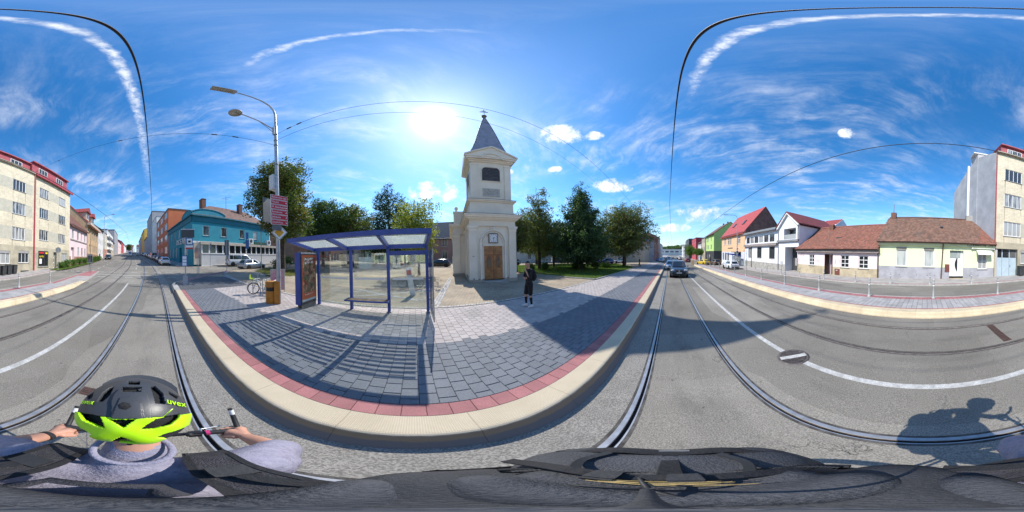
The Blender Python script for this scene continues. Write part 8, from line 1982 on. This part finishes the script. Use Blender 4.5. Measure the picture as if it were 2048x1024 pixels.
ptc = [photo(hp(u, v)) for v in range(4, NV, 6) for u in range(NU) if hp(u, v).x > -.43]
shells = {0: MB(), 1: MB()}
vi = {0: {}, 1: {}}
hn_ = [[(pts[v][u] - HC) for u in range(NU)] for v in range(NV + 1)]
def vget(k, v, u):
    u %= NU
    if (v, u) not in vi[k]:
        p = pts[v][u]; x, y = photo(p); b_ = 0.0
        if k == 0 and 640 < x < 860 and 170 < y < 330 and inpoly(x, y, [(600, 330), (655, 200), (690, 165), (800, 165), (835, 200), (870, 330)]): b_ = .007
        if k == 0 and inpoly(x, y, [(640, 330), (690, 222), (745, 215), (800, 250), (810, 330)]): b_ = .011
        if k == 1: b_ = .006 + .004 * math.sin((x - 757) * .02) * math.sin(y * .045)
        vi[k][(v, u)] = len(shells[k].v); shells[k].v.append(tuple(p + hn_[v][u].normalized() * b_))
    return vi[k][(v, u)]
for v in range(NV):
    for u in range(NU):
        c = (pts[v][u] + pts[v + 1][(u + 1) % NU]) / 2; x, y = photo(c)
        if c.x > HC.x - .10 or True:
            if any(inpoly(x, y, p) for p in vents): continue
        k = 1 if (y > bz(x) and c.x > HC.x - .06) else 0
        shells[k].f.append((vget(k, v, u), vget(k, v + 1, u), vget(k, v + 1, u + 1), vget(k, v, u + 1))); shells[k].mi.append(0); shells[k].sm.append(True)
for k, nm, mt in ((0, 'crown_shell', 'helmet_grey'), (1, 'rear_shell', 'neon')):
    o = shells[k].build(nm, MATS[mt], hl); s_ = o.modifiers.new('thick', 'SOLIDIFY'); s_.thickness = .009; s_.offset = -1 if 0 else (1 if 0 else -1)
    b_ = o.modifiers.new('edge', 'BEVEL'); b_.width = .0025; b_.segments = 1; b_.limit_method = 'ANGLE'; b_.angle_limit = R(50)
li = MB(); li.v = [tuple(hp(u * 2, v * 4, .86)) for v in range(31) for u in range(110)]; li.f = [(v * 110 + u, (v + 1) * 110 + u, (v + 1) * 110 + (u + 1) % 110, v * 110 + (u + 1) % 110) for v in range(30) for u in range(110)]; li.mi = [0] * len(li.f); li.sm = [True] * len(li.f)
li.build('liner', MATS['liner'], hl)
rim_ = [hp(u, NV, .965) for u in range(0, NU, 5)]; MB().tube(rim_, .010, 6, 0, True).build('rim', MATS['liner'], hl)
vz = [hp(u, NV * .97, 1.0) for u in range(NU // 2 - 40, NU // 2 + 41, 8)]
MB().add([tuple(p) for p in vz] + [tuple(p + Vector((-.055, 0, .012))) for p in vz], [(i, i + 1, len(vz) + i + 1, len(vz) + i) for i in range(len(vz) - 1)]).build('visor', MATS['helmet_grey'], hl)
def onhelmet(cx_, cy_):
    best = min(((math.hypot(photo(pts[v][u])[0] - cx_, photo(pts[v][u])[1] - cy_), v, u) for v in range(10, NV, 2) for u in range(0, NU) if pts[v][u].x > HC.x - .12 and (hn_[v][u]).dot(Vector((0, 0, CAM_H)) - pts[v][u]) > 0))
    p = pts[best[1]][best[2]]; n_ = Vector((hn_[best[1]][best[2]].x / HR.x ** 2, hn_[best[1]][best[2]].y / HR.y ** 2, hn_[best[1]][best[2]].z / HR.z ** 2)).normalized(); return p, n_
for cx_, cy_, s_ in ((995, 246, .024), (503, 243, .020)):
    p, n_ = onhelmet(cx_, cy_); rt = Vector((0, 1, 0)); rt = (rt - n_ * rt.dot(n_)).normalized(); up_ = n_.cross(rt)
    m_ = Matrix((rt, up_, n_)).transposed().to_4x4(); m_.translation = p + n_ * .0035
    o = text('uvex', s_ * 1.25, hl, (0, 0, 0), (0, 0, 0), MATS['neon'], ext=.0008); o.matrix_local = m_
p, n_ = onhelmet(712, 268); MB().lathe([(.0, .002), (.011, .002), (.013, 0)], 6, (0, 0, 0), 0, Matrix.Translation(p + n_ * .011) @ n_.to_track_quat('Z', 'Y').to_matrix().to_4x4()).build('badge', MATS['liner'], hl)
p, n_ = onhelmet(735, 482); MB().ball(p + n_ * .006, .005, 8).build('rear_button', MATS['liner'], hl)
# backpack under the camera
bp_ = thing('backpack', 'large black backpack on the back of the cyclist, directly under the camera', 'backpack', CL, rot=CR)
flesh('pack_body', [('c', (.02, -.115 + BY + .02, 1.53), .075, (.02, .125 + BY + .02, 1.53), .075), ('c', (.05, -.10, 1.50), .085, (.13, -.10, 1.15), .10), ('c', (.05, .10, 1.50), .085, (.13, .10, 1.15), .10), ('e', (.09, 0, 1.33), (.14, .19, .25)), ('c', (.10, -.12, 1.2), .11, (.10, .12, 1.2), .11)], .010, [MATS['pack_fabric']], None, bp_, 8, wrinkle(.0035, 20))
flesh('front_pocket', [('c', (.16, -.10, 1.46), .085, (.16, .10, 1.46), .085), ('c', (.20, -.10, 1.42), .115, (.20, .10, 1.42), .115), ('c', (.24, -.09, 1.2), .085, (.24, .09, 1.2), .085)], .010, [MATS['pack_panel']], None, bp_, 8, wrinkle(.0045, 17))
flesh('top_lid', [('c', (-.03, -.12, 1.57), .034, (-.03, .10, 1.57), .034), ('c', (.05, -.115, 1.588), .036, (.05, .105, 1.588), .036), ('c', (.11, -.10, 1.56), .035, (.11, .10, 1.56), .035)], .008, [MATS['pack_panel']], None, bp_, 8, wrinkle(.003, 24))
arc = lambda r_, x0, z0, n: [(x0 + r_ * .62 * math.cos(t), r_ * math.sin(t) + BY + .03, z0 - .05 * math.cos(t) ** 2) for t in np.linspace(-1.45, 1.45, n)]
MB().tube(arc(.165, .075, 1.575, 24), .0065, 6).build('zip_piping', MATS['cloth_black'], bp_)
q = MB()
for p in arc(.150, .085, 1.586, 60): q.cbox(p, (.004, .006, .006))
tag(q.build('zip_teeth', MATS['trim_black'], bp_), kind='stuff')
MB().tube([(-.07, BY - .045, 1.58), (-.10, BY - .04, 1.61), (-.10, BY + .04, 1.61), (-.07, BY + .045, 1.58)], .011, 8).build('grab_handle', MATS['pack_mesh'], bp_)
def ribbon(pts, w, th, name, mat, parent, side=Vector((0, 1, 0))):
    pts = [Vector(p) for p in pts]; P2 = []
    for i in range(len(pts) - 1):
        a, b_, c, d = pts[max(i - 1, 0)], pts[i], pts[i + 1], pts[min(i + 2, len(pts) - 1)]
        for k in range(5): t = k / 5; P2.append(.5 * ((2 * b_) + (c - a) * t + (2 * a - 5 * b_ + 4 * c - d) * t * t + (3 * b_ - a - 3 * c + d) * t ** 3))
    P2.append(pts[-1]); vs = []
    for i, p in enumerate(P2):
        d = (P2[min(i + 1, len(P2) - 1)] - P2[max(i - 1, 0)]).normalized(); s_ = (side - d * side.dot(d)).normalized(); n_ = d.cross(s_)
        for a, b_ in ((-1, -.6), (-.9, 1), (.9, 1), (1, -.6)): vs.append(p + s_ * a * w / 2 + n_ * b_ * th / 2)
    fs = [(i * 4 + k, i * 4 + (k + 1) % 4, (i + 1) * 4 + (k + 1) % 4, (i + 1) * 4 + k) for i in range(len(P2) - 1) for k in range(4)]
    m_ = MB(); m_.add(vs, fs); return m_.build(name, mat, parent)
for s_ in (-1, 1):
    y = BY + s_ * .115
    st_ = ribbon([(.0, BY + s_ * .09, 1.56), (-.09, y, 1.565), (-.17, y, 1.556), (-.235, y + s_ * .004, 1.53), (-.29, y + s_ * .01, 1.45), (-.31, y + s_ * .02, 1.33), (-.22, y + s_ * .07, 1.18), (-.02, y + s_ * .08, 1.10)], .072, .018, 'shoulder_strap', MATS['pack_mesh'], bp_)
    for e in (-1, 1): ribbon([(.0, BY + s_ * .09 + e * .036, 1.56), (-.09, y + e * .036, 1.566), (-.17, y + e * .036, 1.557), (-.235, y + s_ * .004 + e * .036, 1.531), (-.29, y + s_ * .01 + e * .036, 1.451)], .012, .022, 'strap_binding', MATS['cloth_black'], st_)
    ribbon([(-.02, BY + s_ * .15, 1.56), (-.10, y + s_ * .01, 1.582), (-.15, y, 1.578)], .024, .006, 'load_strap', MATS['cloth_black'], st_)
    MB().cbox((-.155, y, 1.578), (.04, .05, .016)).build('buckle', MATS['trim_black'], st_)
ribbon([(.02, -.2, 1.47), (.13, -.21, 1.36), (.2, -.2, 1.22)], .03, .006, 'side_strap', MATS['cloth_black'], bp_, Vector((.5, 0, .8)))
ribbon([(.02, .2, 1.47), (.13, .21, 1.36), (.2, .2, 1.22)], .03, .006, 'side_strap', MATS['cloth_black'], bp_, Vector((.5, 0, .8)))
ribbon([(.12, .0, 1.607), (.2, .0, 1.545), (.29, .0, 1.50), (.33, 0, 1.40)], .028, .006, 'centre_strap', MATS['cloth_black'], bp_)
for y_ in (.058, -.012):
    q = MB().cbox((.132, y_, 1.612), (.035, .028, .022)).cbox((.132, y_, 1.626), (.022, .03, .006)); q.build('buckle', MATS['trim_black'], bp_)
ribbon([(.13, .20, 1.52), (.14, .12, 1.60), (.135, .02, 1.612), (.135, -.06, 1.608), (.13, -.17, 1.55)], .026, .006, 'top_strap', MATS['cloth_black'], bp_, Vector((1, 0, 0)))
ribbon([(.245, .19, 1.46), (.284, .10, 1.500), (.286, .0, 1.502), (.284, -.10, 1.500), (.245, -.19, 1.46)], .06, .010, 'rear_flap', MATS['cloth_black'], bp_, Vector((.6, 0, -.7)))
ribbon([(.292, -.035, 1.506), (.293, .0, 1.507), (.292, .02, 1.506)], .012, .004, 'reflective_patch', MATS['steel_grey'], bp_, Vector((.6, 0, -.7)))
ribbon([(.13, .09, 1.60), (.20, .12, 1.545), (.26, .10, 1.525)], .016, .005, 'compression_strap', MATS['trim_black'], bp_)
ribbon([(.13, -.07, 1.60), (.20, -.10, 1.545), (.26, -.08, 1.525)], .016, .005, 'compression_strap', MATS['trim_black'], bp_)
sw_ = thing('dry_straw', 'golden dry grass stalks caught in the strap of the backpack', 'straw', CL, rot=CR)
rnd = random.Random(2); M('straw', (.55, .40, .16), .7, .2, 30, .1)
for i in range(7):
    a = Vector((.112 + rnd.uniform(-.008, .008), .055 + rnd.uniform(-.01, .01), 1.615)); b_ = Vector((.108 + rnd.uniform(-.014, .014), -.045 + rnd.uniform(-.015, .01), 1.618 + rnd.uniform(-.002, .006)))
    MB().tube([a, a.lerp(b_, .5) + Vector((rnd.uniform(-.004, .004), 0, .003)), b_], [.0012, .001, .0006], 5).build('stalk', MATS['straw'], sw_)
# stick and the little camera it carries
sk = thing('selfie_stick', 'thin stick rising from the backpack with a slim camera on top', 'camera stick', CL, rot=CR)
MB().tube([(.09, .012, 1.55), (.085, .012, 1.63), (.03, .004, 1.80), (.001, 0, 1.98)], [.004, .004, .003, .0018], 8).build('stick', MATS['pack_panel'], sk)
for a_ in (.3, 1.6, 3.6, 5.2): MB().tube([(.09, .012, 1.618), (.09 + .02 * math.cos(a_), .012 + .02 * math.sin(a_), 1.624), (.09 + .048 * math.cos(a_), .012 + .048 * math.sin(a_), 1.612)], .0028, 6).build('mount_leg', MATS['trim_black'], sk)
MB().box((-.003, -.0035, 1.98), (.003, .0035, 2.10)).build('camera_body', MATS['pack_panel'], sk)
